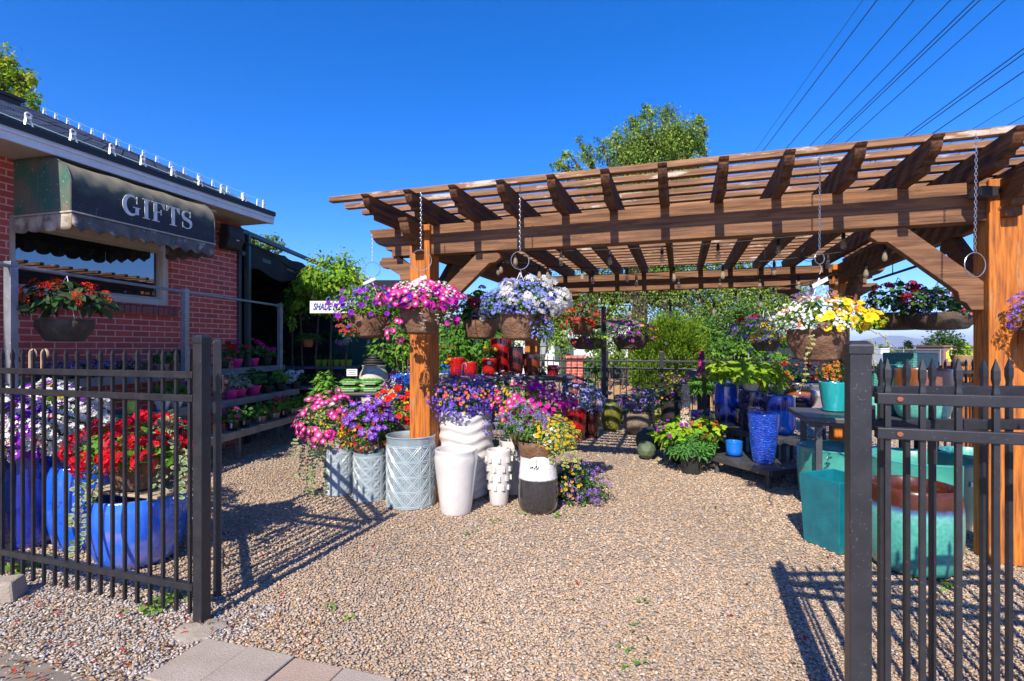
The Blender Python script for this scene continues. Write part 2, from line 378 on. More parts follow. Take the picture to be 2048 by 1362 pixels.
# -------- pots
def smooth_prof(pr, k=6):
    P = [Vector((a, b_)) for a, b_ in pr]; out = []
    for i in range(len(P) - 1):
        p0, p1, p2, p3 = P[max(i - 1, 0)], P[i], P[i + 1], P[min(i + 2, len(P) - 1)]
        for j in range(k):
            t = j / k
            q = .5 * ((2 * p1) + (p2 - p0) * t + (2 * p0 - 5 * p1 + 4 * p2 - p3) * t * t + (3 * p1 - p0 - 3 * p2 + p3) * t ** 3)
            out.append((max(q.x, .001), q.y))
    return out + [tuple(P[-1])]
SOIL = surf('potting_soil', (.05, .03, .02), (.10, .06, .035), scale=30, rough=.95, bump=.8, bscale=60)
EMPTYIN = surf('bare_clay_inside', (.30, .13, .06), (.22, .1, .05), scale=12, rough=.9)
def pot_body(prof, mat, root, wall=.018, depth=.05, seg=44, fn=None, sm=6, soil=SOIL, name='pot', ph=0, angle=50):
    o = smooth_prof(prof, sm) if sm else list(prof); rt, zt = o[-1]
    full = o + [(rt - wall * .25, zt + wall * .3), (rt - wall * .75, zt + wall * .3), (rt - wall, zt), (rt - wall * 1.15, zt - depth * .5), (rt - wall * 1.3, zt - depth - .015)]
    n = len(o)
    b_ = MB().lathe(full, seg, fn, close=False, ph=ph)
    b_.f.append(tuple(range(seg - 1, -1, -1)))
    ob = b_.build(name, mat, root, smooth=True, angle=angle)
    if soil: MB().lathe([(rt - wall * 1.2, zt - depth), ((rt - wall) * .5, zt - depth + .012), (.004, zt - depth + .016)], seg, fn, ph=ph).build('soil', soil, root, smooth=True)
    return ob
def planter(name, label, px, by, prof, mat, Y=None, z=None, cat='pot', group=None, **kw):
    """A pot whose profile [(half width, height)] is given in photo pixels; it stands on the ground, or on a top of height z."""
    r = prof[0][0]
    if Y is None:
        Y = (H - (z or 0)) * F / (by - HY); Y = Y * (1 + r / F)
    s_ = Y / F; base = at(px, by, Y)
    zz = z if z is not None else 0
    root = thing(name, label, cat, ((px - 1024) / F * Y, Y, zz), 0, group)
    pot_body([(a * s_, b_ * s_) for a, b_ in prof], mat, root, **kw)
    root['Yd'] = Y
    return root, Y

# ================================================================== SETTING: ground, road, valley, hills
def gz(x, y):                                  # the yard is level; beyond the road the land drops to a wide valley
    d = np.maximum(y - 16, 0); z = -.0002 * np.minimum(d, 60) ** 2 - .05 * np.maximum(np.minimum(d, 400) - 30, 0) - .02 * np.maximum(np.minimum(d, 2500) - 400, 0)
    return z
ys = np.concatenate([np.linspace(-12, 16, 15), np.linspace(17, 60, 30), np.geomspace(64, 26000, 60)])
xs_ = np.concatenate([-np.geomspace(20000, 14, 26), np.linspace(-12, 12, 13), np.geomspace(14, 20000, 26)])
gm = MB(); nx = len(xs_)
gv = [(x, y, float(gz(x, np.array(y))) - .006) for y in ys for x in xs_]
gf = [(j * nx + i, j * nx + i + 1, (j + 1) * nx + i + 1, (j + 1) * nx + i) for j in range(len(ys) - 1) for i in range(nx - 1)]
gm.add(gv, gf)
m, nt, b = newmat('ground'); L = nt.links; b.inputs['Roughness'].default_value = .95
pos = nd(nt, 'ShaderNodeTexCoord').outputs['Object']; sx = nd(nt, 'ShaderNodeSeparateXYZ'); L.new(pos, sx.inputs[0])
vo = nd(nt, 'ShaderNodeTexVoronoi', Scale=48); L.new(pos, vo.inputs['Vector'])
cr = nd(nt, 'ShaderNodeValToRGB'); e = cr.color_ramp.elements; e[0].color = c4((.26, .19, .13)); e[1].color = c4((.48, .36, .25)); e.new(.5).color = c4((.39, .31, .23))
L.new(vo.outputs['Color'], cr.inputs[0])
n2 = nd(nt, 'ShaderNodeTexNoise', Scale=.012, Detail=10, Roughness=.7); L.new(pos, n2.inputs['Vector'])
cr2 = nd(nt, 'ShaderNodeValToRGB'); e = cr2.color_ramp.elements; e[0].position = .35; e[0].color = c4((.03, .06, .02)); e[1].position = .62; e[1].color = c4((.11, .12, .06)); e.new(.72).color = c4((.28, .25, .2))
L.new(n2.outputs[0], cr2.inputs[0])
mr = nd(nt, 'ShaderNodeMapRange'); mr.inputs[1].default_value = 14; mr.inputs[2].default_value = 17; L.new(sx.outputs[1], mr.inputs[0])
mx = nd(nt, 'ShaderNodeMix', data_type='RGBA'); L.new(mr.outputs[0], mx.inputs['Factor']); L.new(cr.outputs[0], mx.inputs[6]); L.new(cr2.outputs[0], mx.inputs[7]); L.new(mx.outputs[2], b.inputs['Base Color'])
bp = nd(nt, 'ShaderNodeBump', Strength=.9, Distance=.02); L.new(vo.outputs['Distance'], bp.inputs['Height']); bp.invert = True; L.new(bp.outputs[0], b.inputs['Normal'])
tag(gm.build('ground', m, None), None, None, kind='structure')

def uv_in(x, y): return x * CU - y * SU, x * SU + y * CU      # world -> site frame
PA = (-1.505, 2.57)                                            # far left corner of the paver row
pa_u, pa_v = uv_in(*PA)
def stones(N, y0, y1, smin, smax, marg):
    x = rng.uniform(-1, 1, N * 2) * (y1 * 1.03 + marg); y = rng.uniform(y0, y1, N * 2); k = np.abs(x) < y * 1.03 + marg
    x, y = x[k][:N], y[k][:N]; u, v = x * CU - y * SU, x * SU + y * CU
    ok = ~((u > pa_u - .02) & (v < pa_v + .01) & (u < 2.2)) & ~((v < 1.55 + .02 * np.sin(u * 23) + .05 * rng.normal(size=len(u))) & (u < pa_u - .06))
    x, y, u, v = x[ok], y[ok], u[ok], v[ok]; n = len(x)
    sz = rng.uniform(smin, smax, (n, 1)) * np.array([1, 1, .28]) * rng.uniform(.6, 1.3, (n, 3))
    nz = rng.normal(size=(n, 3)) * .19 + np.array([0, 0, 1])
    cols = np.array([(.54, .40, .285), (.49, .39, .31), (.60, .48, .36), (.42, .37, .32), (.43, .41, .40), (.27, .25, .24), (.68, .60, .52), (.52, .34, .19)])
    pr = np.array([.22, .2, .16, .14, .11, .05, .07, .05]); ci = rng.choice(8, n, p=pr / pr.sum())
    out = (v < 2.35) & (u < -2.1)                              # paler mixed gravel outside the fence
    pale = np.array([(.46, .41, .36), (.40, .37, .35), (.58, .53, .47), (.38, .28, .19), (.30, .29, .29), (.52, .42, .32), (.42, .28, .15), (.22, .16, .11)])
    cc = np.where(out[:, None], pale[ci], cols[ci] * np.array([.97, .905, .81])) * rng.uniform(.9, 1.1, (n, 1))
    dust = .93 + .10 * np.sin(u * 1.7 + 1.1 * np.sin(v * 1.3)) * np.cos(v * 1.1 + .8 * np.sin(u * .9)) + .05 * np.sin(u * 4.3 + v * 2.1); cc = cc * np.where(out, 1, dust)[:, None]
    z = sz[:, 2] * .4 + rng.uniform(-.006, .004, n)
    return np.stack([x, y, z], 1), nz, sz, cc
def T_stone():
    v = [];
    for z in (-1, 1):
        for a in (0, 1, 2, 3, 4):
            t = 2 * math.pi * a / 5 + (.5 if z > 0 else 0) + random.uniform(-.35, .35); r = random.uniform(.8, 1.15) * (1 if z < 0 else .72)
            v.append((r * math.cos(t), r * math.sin(t), z * random.uniform(.75, 1)))
    f = [(4, 3, 2, 1, 0), (5, 6, 7, 8, 9)]
    for k in range(5): j = (k + 1) % 5; f += [(k, j, 5 + k), (j, 5 + j, 5 + k)]
    return v, f, np.ones((10, 3))
gs = Soup()
for args in ((80000, 1.5, 3.4, .005, .0108, .5), (76000, 3.4, 6.2, .0068, .0128, .6), (40000, 6.2, 11.5, .012, .021, .8)):
    P_, nz, sz, cc = stones(*args); idx = rng.integers(0, 6, len(P_))
    for k in range(6):
        q = idx == k; gs.add(*T_stone(), P_[q], frames(nz[q]), sz[q], cc[q])
tag(gs.build('gravel', STONE), None, None, kind='stuff')
# dry leaves, straw and fallen petals outside the fence
lt = Soup(); n = 900
x = rng.uniform(-3.2, -.9, n); y = 2.25 + rng.uniform(0, 1, n) ** 1.4 * .9; u, v = x * CU - y * SU, x * SU + y * CU
k = (v < 2.3) & ~((u > pa_u - .02) & (v < pa_v)); x, y = x[k], y[k]; n = len(x)
lt.add(*T_quick(.12), np.stack([x, y, rng.uniform(.008, .02, n)], 1), frames(rng.normal(size=(n, 3)) * .4 + [0, 0, 1]), rng.uniform(.02, .05, n),
       tints([(.38, .17, .05), (.30, .12, .04), (.45, .28, .12), (.22, .1, .05), (.5, .05, .06), (.6, .4, .2)], n, .3))
n = 420; y = rng.uniform(2.4, 9, n); x = rng.uniform(-1, 1, n) * y * .75
lt.add(*T_quick(.3), np.stack([x, y, rng.uniform(.012, .022, n)], 1), frames(rng.normal(size=(n, 3)) * .4 + [0, 0, 1]), rng.uniform(.010, .030, n), tints([(.5, .02, .05), (.35, .03, .3), (.3, .16, .06), (.14, .2, .04), (.42, .25, .08), (.2, .1, .05)], n, .3))
tag(lt.build('dry_litter', LEAF), None, None, kind='stuff')
wd_ = Soup()
for (px, py, q, s_) in [(940, 1068, 5, .035), (990, 1046, 8, .03), (1253, 1305, 5, .03), (1284, 1264, 6, .03), (1297, 1208, 4, .03), (1263, 1340, 5, .03), (1433, 1020, 4, .03), (1487, 1040, 4, .025), (350, 1200, 26, .05), (300, 1222, 20, .045), (60, 1130, 20, .08), (30, 1140, 14, .08), (330, 1205, 14, .05),
                        (1880, 1172, 12, .06), (700, 1232, 5, .03), (1120, 1036, 8, .04), (742, 988, 10, .05), (1040, 1030, 6, .03), (650, 1225, 4, .03)]:
    Y = gy(py); X = (px - 1024) / F * Y; p = np.stack([X + rng.normal(size=q) * s_ * .9, Y + rng.normal(size=q) * s_ * .9, np.full(q, .022)], 1)
    wd_.add(*T_leaf(.28), p, frames(rng.normal(size=(q, 3)) * .4 + [0, -.2, .8]), rng.uniform(.6, 1.2, q) * s_, tints([(.12, .28, .03), (.08, .2, .03), (.2, .36, .05)], q))
tag(wd_.build('small_weeds', LEAF), None, None, kind='stuff')

# pavers, one stone each, in a row across the gateway; old asphalt in front
PAV = surf('paver_concrete', (.36, .29, .22), (.44, .37, .30), scale=5, rough=.9, bump=.5, bscale=120, c3=(.3, .28, .26), s3=160, r3=(.55, .6))
tones = [PAV, surf('paver_rosy', (.40, .28, .20), (.45, .34, .26), scale=5, rough=.9, bump=.5, bscale=120, c3=(.3, .26, .23), s3=160, r3=(.55, .6)), surf('paver_grey', (.36, .31, .26), (.40, .36, .31), scale=4, rough=.9, bump=.5, bscale=120, c3=(.25, .24, .22), s3=170, r3=(.55, .6))]
pw = .265
names = ['grey tan corner paver nearest the concrete footing of the gate post', 'rosy tan paver, second from the corner in the gateway row', 'third grey tan paver from the corner in the gateway row']
for i in range(11):
    for j in range(3):
        c = uv(pa_u + pw * (i + .5), pa_v - .33 * (j + .5)); bz = random.uniform(-.003, .004)
        o = MB().box((0, 0, 0), (pw - .008, .322, .06)).build('paver', tones[(i * 2 + j * 5 + (1 if i == 1 else 0)) % 3 if i else 0], None, bevel=.006)
        o.location = (c[0], c[1], -.012 + bz); o.rotation_euler = (random.uniform(-.008, .008), random.uniform(-.008, .008), -TH + random.uniform(-.006, .006))
        tag(o, names[i] if (i < 3 and j == 0) else 'plain concrete paver further along the gateway paving', 'paver', 'pavers in the gateway')
ASPH = surf('old_asphalt', (.17, .14, .11), (.25, .205, .16), scale=6, rough=.95, bump=.5, bscale=240, c3=(.30, .27, .23), s3=150, r3=(.57, .64), bdist=.004)
m_ = MB(); q = [uv(-7, -3), uv(pa_u - .03, -3), uv(pa_u - .03, 1.58), uv(-2.6, 1.60), uv(-3.2, 1.62), uv(-7, 1.6)]
m_.prism(q, 'z', -.06, .004); tag(m_.build('pavement', ASPH), None, None, kind='structure')
FOOT = surf('footing_concrete', (.42, .36, .29), (.33, .28, .22), scale=9, rough=.95, bump=.8, bscale=70)
o = MB().lathe([(.12, -.05), (.115, .0), (.10, .006)], 24, fn=lambda t, z, i: 1 + .08 * math.sin(3 * t) + .05 * math.sin(7 * t)).build('post_footing', FOOT, None, smooth=True)
o.location = (-1.60, 2.66, .004); tag(o, 'rough concrete footing at the base of the gate post by the pavers', 'footing')
o = MB().box((0, 0, .05), (.22, .16, .12), .3, .85).build('stone_block', FOOT, None, bevel=.015); o.location = (-2.95, 2.99, 0)
tag(o, 'loose pale concrete block lying by the bottom of the fence', 'stone')

# road behind the yard with kerb and lines
RD = surf('road_asphalt', (.10, .10, .105), (.14, .14, .14), scale=3, rough=.9, bump=.3)
def strip(name, mat, pts, z0, z1):
    o = MB().prism(pts, 'z', z0, z1).build(name, mat); return tag(o, None, None, kind='structure')
strip('road', RD, [(-40, 15.6), (60, 15.6), (60, 22.5), (-40, 22.5)], -.2, .004 - .0)
strip('road_line', surf('road_paint', (.75, .5, .06)), [(-40, 19.0), (60, 19.0), (60, 19.12), (-40, 19.12)], .002, .009)
strip('kerb', surf('kerb_concrete', (.42, .38, .34), (.36, .3, .28), scale=3), [(-40, 15.3), (60, 15.3), (60, 15.6), (-40, 15.6)], -.1, .13)
strip('red_kerb', surf('red_kerb_paint', (.5, .08, .07), (.42, .1, .08)), [(-40, 22.5), (60, 22.5), (60, 22.75), (-40, 22.75)], -.2, .13)
o = MB().hexa([(1.2, 11.4, -.1), (6.0, 11.4, -.1), (6.6, 15.2, -.1), (1.2, 15.2, -.1), (1.2, 11.4, .02), (6.0, 11.4, .02), (6.6, 15.2, .55), (1.2, 15.2, .55)]).build('ground_bank', surf('bark_mulch', (.34, .19, .10), (.46, .29, .17), scale=12, rough=.95, bump=.8, bscale=30))
tag(o, None, None, kind='structure')
# far hills across the valley, a ridge with real depth
hb = MB(); hx = np.linspace(-16000, 22000, 160); rows = []
for j, t in enumerate(np.linspace(0, 1, 9)):
    y = 21000 + 4200 * t; env = math.sin(math.pi * t)
    rows.append([(x, y, -60 + env * max(0, 330 * math.exp(-((x - 16800) / 2200) ** 2) + 90 * math.sin(x / 900 + 1) + 60 * math.sin(x / 370 + 2 * t) + 40 * math.sin(x / 160 + 5 * t) + 90)) for x in hx])
V_ = [p for r in rows for p in r]; nx = len(hx)
hb.add(V_, [(j * nx + i, j * nx + i + 1, (j + 1) * nx + i + 1, (j + 1) * nx + i) for j in range(8) for i in range(nx - 1)])
tag(hb.build('hills', surf('hill_scrub', (.16, .14, .11), (.10, .10, .07), scale=.002, rough=.95), None, smooth=True), None, None, kind='structure')

# ================================================================== HOUSE
m, nt, b = newmat('red_brick'); L = nt.links
tc = nd(nt, 'ShaderNodeTexCoord'); sp_ = nd(nt, 'ShaderNodeSeparateXYZ'); L.new(tc.outputs['Object'], sp_.inputs[0])
ad = nd(nt, 'ShaderNodeMath', operation='ADD'); L.new(sp_.outputs[0], ad.inputs[0]); L.new(sp_.outputs[1], ad.inputs[1])
cb = nd(nt, 'ShaderNodeCombineXYZ'); L.new(ad.outputs[0], cb.inputs[0]); L.new(sp_.outputs[2], cb.inputs[1])
bt = nd(nt, 'ShaderNodeTexBrick', Scale=1.0); bt.inputs['Brick Width'].default_value = .205; bt.inputs['Row Height'].default_value = .068
bt.inputs['Mortar Size'].default_value = .0065; bt.inputs['Mortar Smooth'].default_value = .15; bt.inputs['Bias'].default_value = -.1
bt.inputs['Color1'].default_value = c4((.60, .105, .075)); bt.inputs['Color2'].default_value = c4((.42, .075, .055)); bt.inputs['Mortar'].default_value = c4((.76, .40, .32))
L.new(cb.outputs[0], bt.inputs['Vector'])
n = nd(nt, 'ShaderNodeTexNoise', Scale=14, Detail=6, Roughness=.7); L.new(tc.outputs['Object'], n.inputs['Vector'])
mrr = nd(nt, 'ShaderNodeMapRange'); mrr.inputs[3].default_value = .72; mrr.inputs[4].default_value = 1.3; L.new(n.outputs[0], mrr.inputs[0])
sc_ = nd(nt, 'ShaderNodeVectorMath', operation='SCALE'); L.new(bt.outputs[0], sc_.inputs[0]); L.new(mrr.outputs[0], sc_.inputs['Scale'])
L.new(sc_.outputs[0], b.inputs['Base Color']); b.inputs['Roughness'].default_value = .85
n5 = nd(nt, 'ShaderNodeTexNoise', Scale=120, Detail=4); L.new(tc.outputs['Object'], n5.inputs['Vector'])
mm = nd(nt, 'ShaderNodeMath', operation='MULTIPLY_ADD'); L.new(bt.outputs['Fac'], mm.inputs[0]); mm.inputs[1].default_value = -1.0; 
m5 = nd(nt, 'ShaderNodeMath', operation='MULTIPLY'); L.new(n5.outputs[0], m5.inputs[0]); m5.inputs[1].default_value = .5; L.new(m5.outputs[0], mm.inputs[2])
bp = nd(nt, 'ShaderNodeBump', Strength=.7, Distance=.006); L.new(mm.outputs[0], bp.inputs['Height']); L.new(bp.outputs[0], b.inputs['Normal'])
BRICK = m
WU, V0 = -6.17, 3.0
HT = R(15.7); _f = uv(WU, 6.08)          # the house stands a couple of degrees off the fence line
def hw(x, v): return (_f[0] + x * math.cos(HT) - (6.08 - v) * math.sin(HT), _f[1] - x * math.sin(HT) - (6.08 - v) * math.cos(HT))
hx_, hy_ = hw(0, V0)
house = thing('brick_house', 'red brick shop building with grey shingle roof and the green awning', 'building', (hx_, hy_, 0), -HT)
vE = 6.08 - V0; y0w, y1w, z0w, z1w = .23, 1.94, 1.96, 2.72; TOPW = 3.235          # local: x out of the wall, y along it
wl = MB()
wl.box((-3.5, (vE + y1w) / 2, TOPW / 2), (7, vE - y1w, TOPW)).box((-3.5, (y0w - 6) / 2, TOPW / 2), (7, y0w + 6, TOPW))
wl.box((-3.5, (y0w + y1w) / 2, z0w / 2), (7, y1w - y0w, z0w)).box((-3.5, (y0w + y1w) / 2, (z1w + TOPW) / 2), (7, y1w - y0w, TOPW - z1w))
wl.box((-3.7, (y0w + y1w) / 2, (z0w + z1w) / 2), (6.6, y1w - y0w, z1w - z0w)); wl.build('wall', BRICK, house)
TRIM = surf('white_trim', (.72, .72, .72), (.62, .62, .63), scale=5, rough=.5); CREAM = surf('cream_vinyl', (.66, .60, .50), (.60, .54, .45), scale=6, rough=.5)
fr = MB(); cy = (y0w + y1w) / 2; f_ = .075
for yy in (y0w + f_ / 2, y1w - f_ / 2): fr.box((-.10, yy, (z0w + z1w) / 2), (.11, f_, z1w - z0w))
for zz in (z0w + f_ / 2, z1w - f_ / 2): fr.box((-.10, cy, zz), (.104, y1w - y0w - 2 * f_, f_))
win = fr.build('window', CREAM, house, bevel=.006)
fr = MB(); g_ = f_ + .02
for yy in (y0w + f_ + .015, y1w - f_ - .015): fr.box((-.12, yy, (z0w + z1w) / 2), (.05, .03, z1w - z0w - 2 * f_))
for zz in (z0w + f_ + .015, z1w - f_ - .015): fr.box((-.12, cy, zz), (.046, y1w - y0w - 2 * f_ - .06, .03))
fr.build('sash', surf('tan_sash', (.5, .45, .38), (.44, .4, .33)), win)
m, nt, b = newmat('window_glass'); b.inputs['Base Color'].default_value = (.012, .016, .02, 1); b.inputs['Roughness'].default_value = .01; b.inputs['IOR'].default_value = 2.2; b.inputs['Specular IOR Level'].default_value = .8
MB().box((-.13, cy, (z0w + z1w) / 2), (.012, y1w - y0w - 2 * f_ - .04, z1w - z0w - 2 * f_ - .04)).build('pane', m, win)
sb = MB(); nb = 26
for k in range(nb):
    y = y0w - .06 + (y1w - y0w + .12) * (k + .5) / nb; w_ = (y1w - y0w + .12) / nb
    sb.hexa([(-.10, y - w_ / 2 + .004, z0w - .10), (.055, y - w_ / 2 + .004, z0w - .13), (.055, y + w_ / 2 - .004, z0w - .13), (-.10, y + w_ / 2 - .004, z0w - .10),
             (-.10, y - w_ / 2 + .004, z0w + .012), (.055, y - w_ / 2 + .004, z0w - .03), (.055, y + w_ / 2 - .004, z0w - .03), (-.10, y + w_ / 2 - .004, z0w + .012)])
sb.build('window_sill', surf('sill_brick', (.34, .11, .09), (.26, .08, .07), scale=9, rough=.85, bump=.5), house, bevel=.004)
EU, EZ, PITCH, EV = .54, 3.395, .43, 6.12 - V0
SHG = None
m, nt, b = newmat('shingles'); L = nt.links
tc = nd(nt, 'ShaderNodeTexCoord'); sp_ = nd(nt, 'ShaderNodeSeparateXYZ'); L.new(tc.outputs['Object'], sp_.inputs[0])
cb = nd(nt, 'ShaderNodeCombineXYZ'); L.new(sp_.outputs[1], cb.inputs[0]); L.new(sp_.outputs[0], cb.inputs[1])
bt = nd(nt, 'ShaderNodeTexBrick', Scale=1.0); bt.inputs['Brick Width'].default_value = .22; bt.inputs['Row Height'].default_value = .13; bt.inputs['Mortar Size'].default_value = .008
bt.inputs['Color1'].default_value = c4((.20, .19, .19)); bt.inputs['Color2'].default_value = c4((.44, .42, .41)); bt.inputs['Mortar'].default_value = c4((.02, .02, .02)); L.new(cb.outputs[0], bt.inputs['Vector'])
n = nd(nt, 'ShaderNodeTexNoise', Scale=60, Detail=5, Roughness=.7); L.new(tc.outputs['Object'], n.inputs['Vector'])
mrr = nd(nt, 'ShaderNodeMapRange'); mrr.inputs[3].default_value = .4; mrr.inputs[4].default_value = 1.6; L.new(n.outputs[0], mrr.inputs[0])
sc_ = nd(nt, 'ShaderNodeVectorMath', operation='SCALE'); L.new(bt.outputs[0], sc_.inputs[0]); L.new(mrr.outputs[0], sc_.inputs['Scale']); L.new(sc_.outputs[0], b.inputs['Base Color']); b.inputs['Roughness'].default_value = .9
bp = nd(nt, 'ShaderNodeBump', Strength=1, Distance=.02); L.new(mrr.outputs[0], bp.inputs['Height']); L.new(bp.outputs[0], b.inputs['Normal'])
SHG = m
def roofz(x): return EZ + PITCH * (EU - x)
rf = MB()
for k in range(40):                                              # courses of shingles, each lapping the next
    xa = EU - .14 * k; xb = xa - .15; 
    rf.hexa([(xb, -6, roofz(xb) - .03), (xa, -6, roofz(xa) - .03), (xa, EV, roofz(xa) - .03), (xb, EV, roofz(xb) - .03),
             (xb, -6, roofz(xb) + .002), (xa, -6, roofz(xa) + .014), (xa, EV, roofz(xa) + .014), (xb, EV, roofz(xb) + .002)])
rx = EU - 5.6
rf.hexa([(rx - 5.4, -6, roofz(rx) - 2.4), (rx, -6, roofz(rx) - .05), (rx, EV, roofz(rx) - .05), (rx - 5.4, EV, roofz(rx) - 2.4), (rx - 5.4, -6, roofz(rx) - 2.35), (rx, -6, roofz(rx)), (rx, EV, roofz(rx)), (rx - 5.4, EV, roofz(rx) - 2.35)])
roof = rf.build('roof', SHG, house)
DRIP = surf('dark_drip_edge', (.02, .018, .016), rough=.5)
MB().box((EU + .014, (EV - 6) / 2, EZ - .02), (.03, EV + 6.02, .06)).bar((EU, EV + .012, EZ - .03), (EU - 5.6, EV + .012, roofz(EU - 5.6) - .03), .024, .07).build('drip_edge', DRIP, house)
fa = MB().box((EU - .01, (EV - 6) / 2, EZ - .105), (.03, EV + 6, .125)); fa.box((EU + .012, (EV - 6) / 2, EZ - .085), (.02, EV + 6, .025))
fa.bar((EU - .03, EV - .012, EZ - .11), (EU - 5.6, EV - .012, roofz(EU - 5.6) - .11), .03, .12); fa.build('fascia', TRIM, house, bevel=.004)
sf = MB()
for k in range(14): sf.box((EU - .285, EV - .33 - .62 * k, EZ - .152), (.52, .612, .014))
sf.build('soffit', surf('cream_soffit', (.55, .50, .43), (.50, .45, .38), scale=4), house)
CLIP = surf('white_plastic', (.80, .82, .85), rough=.3)
def clip(x, y, z, s_):
    m_ = MB()
    for sy in (-1, 1): m_.bar((x, y + sy * .032 * s_, z), (x - .012, y + sy * .012 * s_, z + .10 * s_), .016 * s_, .012 * s_)
    m_.tube([(x - .01 + .004 * k, y + .03 * s_ * math.cos(k), z + .10 * s_ + .026 * s_ * math.sin(k)) for k in np.linspace(0, 5.2, 9)], .008 * s_, 6)
    return m_.build('cable_clip', CLIP, roof, smooth=True)
for k in range(13): clip(EU - .06, EV - .12 - .36 * k - .012 * (k % 3), roofz(EU - .06) + .005, 1.0)
for k in range(17): clip(EU - .22 - .27 * k, EV - .06, roofz(EU - .22 - .27 * k) + .005, .8)
cab = MB(); pts = []
for k in range(26): x = EU - .08 - (.28 if k % 2 else 0); pts.append((x, EV - .12 - .18 * k, roofz(x) + .03))
cab.tube(pts, .003, 5)
cab.tube([(EU - .1 - .135 * k, EV - .05, roofz(EU - .1 - .135 * k) + .10 + (.015 if k % 2 else 0)) for k in range(36)], .0025, 5)
cab.build('heat_cable', surf('pale_cable', (.22, .36, .40), rough=.4), roof, smooth=True)
vb = MB(); bx_, by_, bz_ = 0, 0, 0
p = at(-12, 208, 7.5); pu = (p.x - hx_) * math.cos(HT) - (p.y - hy_) * math.sin(HT); pv = (p.x - hx_) * math.sin(HT) + (p.y - hy_) * math.cos(HT)
vb.box((pu, pv, p.z - .1), (.34, .45, .5)).box((pu, pv, p.z + .14), (.42, .53, .05)); vb.build('roof_vent', surf('dark_metal_vent', (.03, .026, .026), rough=.5), roof, bevel=.006)
hp = MB().tube([(0.03, vE - .06, 3.2), (.03, vE - .06, .02)], .028, 10); hp.build('corner_pipe', surf('dark_green_steel', (.03, .045, .05), rough=.5), house, smooth=True)

def wall_speaker(name, label, cat, px, py, s_, yv):
    p = hw(.02, yv); r = thing(name, label, cat, (p[0], p[1], 0), -HT); return r
BLK = surf('matt_black', (.018, .017, .02), (.03, .028, .03), scale=20, rough=.6)
r = wall_speaker('wall_speaker', 'black wedge loudspeaker fixed to the brick near the corner of the house', 'speaker', 0, 0, 1, 5.72)
m_ = MB(); pr = [(.06, -.16), (.20, -.14), (.26, .0), (.24, .17), (.10, .20)]
m_.prism([(x, z + 2.96) for x, z in pr], 'y', -.14, .14); m_.build('cabinet', BLK, r, bevel=.02)
MB().bar((-.02, 0, 3.03), (.1, 0, 2.99), .05, .05).build('bracket', BLK, r)
MB().box((.262, 0, 2.93), (.006, .05, .012)).build('badge', CLIP, r)
r = wall_speaker('security_light', 'small dark twin floodlight with pale lamp under the eave', 'light', 0, 0, 1, 5.25)
m_ = MB().box((.09, 0, 3.02), (.16, .15, .15)); m_.box((.03, 0, 2.90), (.05, .1, .2)); m_.build('housing', BLK, r, bevel=.02)
MB().lathe([(.05, 3.18), (.085, 3.19), (.09, 3.22), (.06, 3.234)], 20, c=(.3, -.05)).build('base_plate', surf('beige_plastic', (.6, .5, .38)), r, smooth=True)
MB().tube([(.28, -.04, 3.18), (.20, -.02, 3.08)], [.022, .03], 10).build('lamp', CLIP, r, smooth=True)

# ---------------- awning
aw = thing('shop_awning', 'dark weathered green canvas awning lettered GIFTS over the shop window', 'awning', (hx_, hy_, 0), -HT)
ay0, ay1, az0, az1, ap = .27, 1.855, 2.69, 3.225, .75
def awn_prof(n=14):
    pts = [(0, az1)]
    for k in range(n + 1):
        a = math.pi / 2 * (1 - k / n); pts.append((ap - .30 + .30 * math.cos(a), az1 - .27 + .25 * math.sin(a)))
    return pts + [(ap, az0)]
prf = awn_prof(); m_ = MB(); ny = 30; n = len(prf)
vs_ = [(x + (.012 * math.sin(j * 1.7) * math.sin(i * .6) if 2 < i < n - 2 else 0), ay0 + (ay1 - ay0) * j / ny, z - (.012 * abs(math.sin(j / ny * math.pi * 3)) if i < n - 3 else 0)) for j in range(ny + 1) for i, (x, z) in enumerate(prf)]
m_.add(vs_, [(j * n + i, (j + 1) * n + i, (j + 1) * n + i + 1, j * n + i + 1) for j in range(ny) for i in range(n - 1)])
m, nt, b = newmat('awning_canvas'); L = nt.links; b.inputs['Roughness'].default_value = .75
tc = nd(nt, 'ShaderNodeTexCoord'); o_ = tc.outputs['Object']; sz_ = nd(nt, 'ShaderNodeSeparateXYZ'); L.new(o_, sz_.inputs[0])
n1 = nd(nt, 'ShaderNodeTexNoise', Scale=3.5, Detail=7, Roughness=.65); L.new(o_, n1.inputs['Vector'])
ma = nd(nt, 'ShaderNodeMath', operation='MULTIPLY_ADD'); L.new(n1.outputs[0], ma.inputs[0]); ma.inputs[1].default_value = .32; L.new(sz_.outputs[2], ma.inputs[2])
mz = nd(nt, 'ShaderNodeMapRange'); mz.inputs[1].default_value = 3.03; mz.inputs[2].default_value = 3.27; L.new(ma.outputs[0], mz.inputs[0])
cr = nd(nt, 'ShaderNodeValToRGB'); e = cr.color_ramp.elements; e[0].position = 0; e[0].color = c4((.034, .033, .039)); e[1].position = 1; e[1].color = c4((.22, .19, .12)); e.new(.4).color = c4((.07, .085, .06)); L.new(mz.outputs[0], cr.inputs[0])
vo = nd(nt, 'ShaderNodeTexVoronoi', Scale=70); L.new(o_, vo.inputs['Vector']); n6 = nd(nt, 'ShaderNodeTexNoise', Scale=9, Detail=3); L.new(o_, n6.inputs['Vector'])
s1 = nd(nt, 'ShaderNodeMath', operation='LESS_THAN'); L.new(vo.outputs['Distance'], s1.inputs[0]); s1.inputs[1].default_value = .2
s2 = nd(nt, 'ShaderNodeMath', operation='GREATER_THAN'); L.new(n6.outputs[0], s2.inputs[0]); s2.inputs[1].default_value = .55
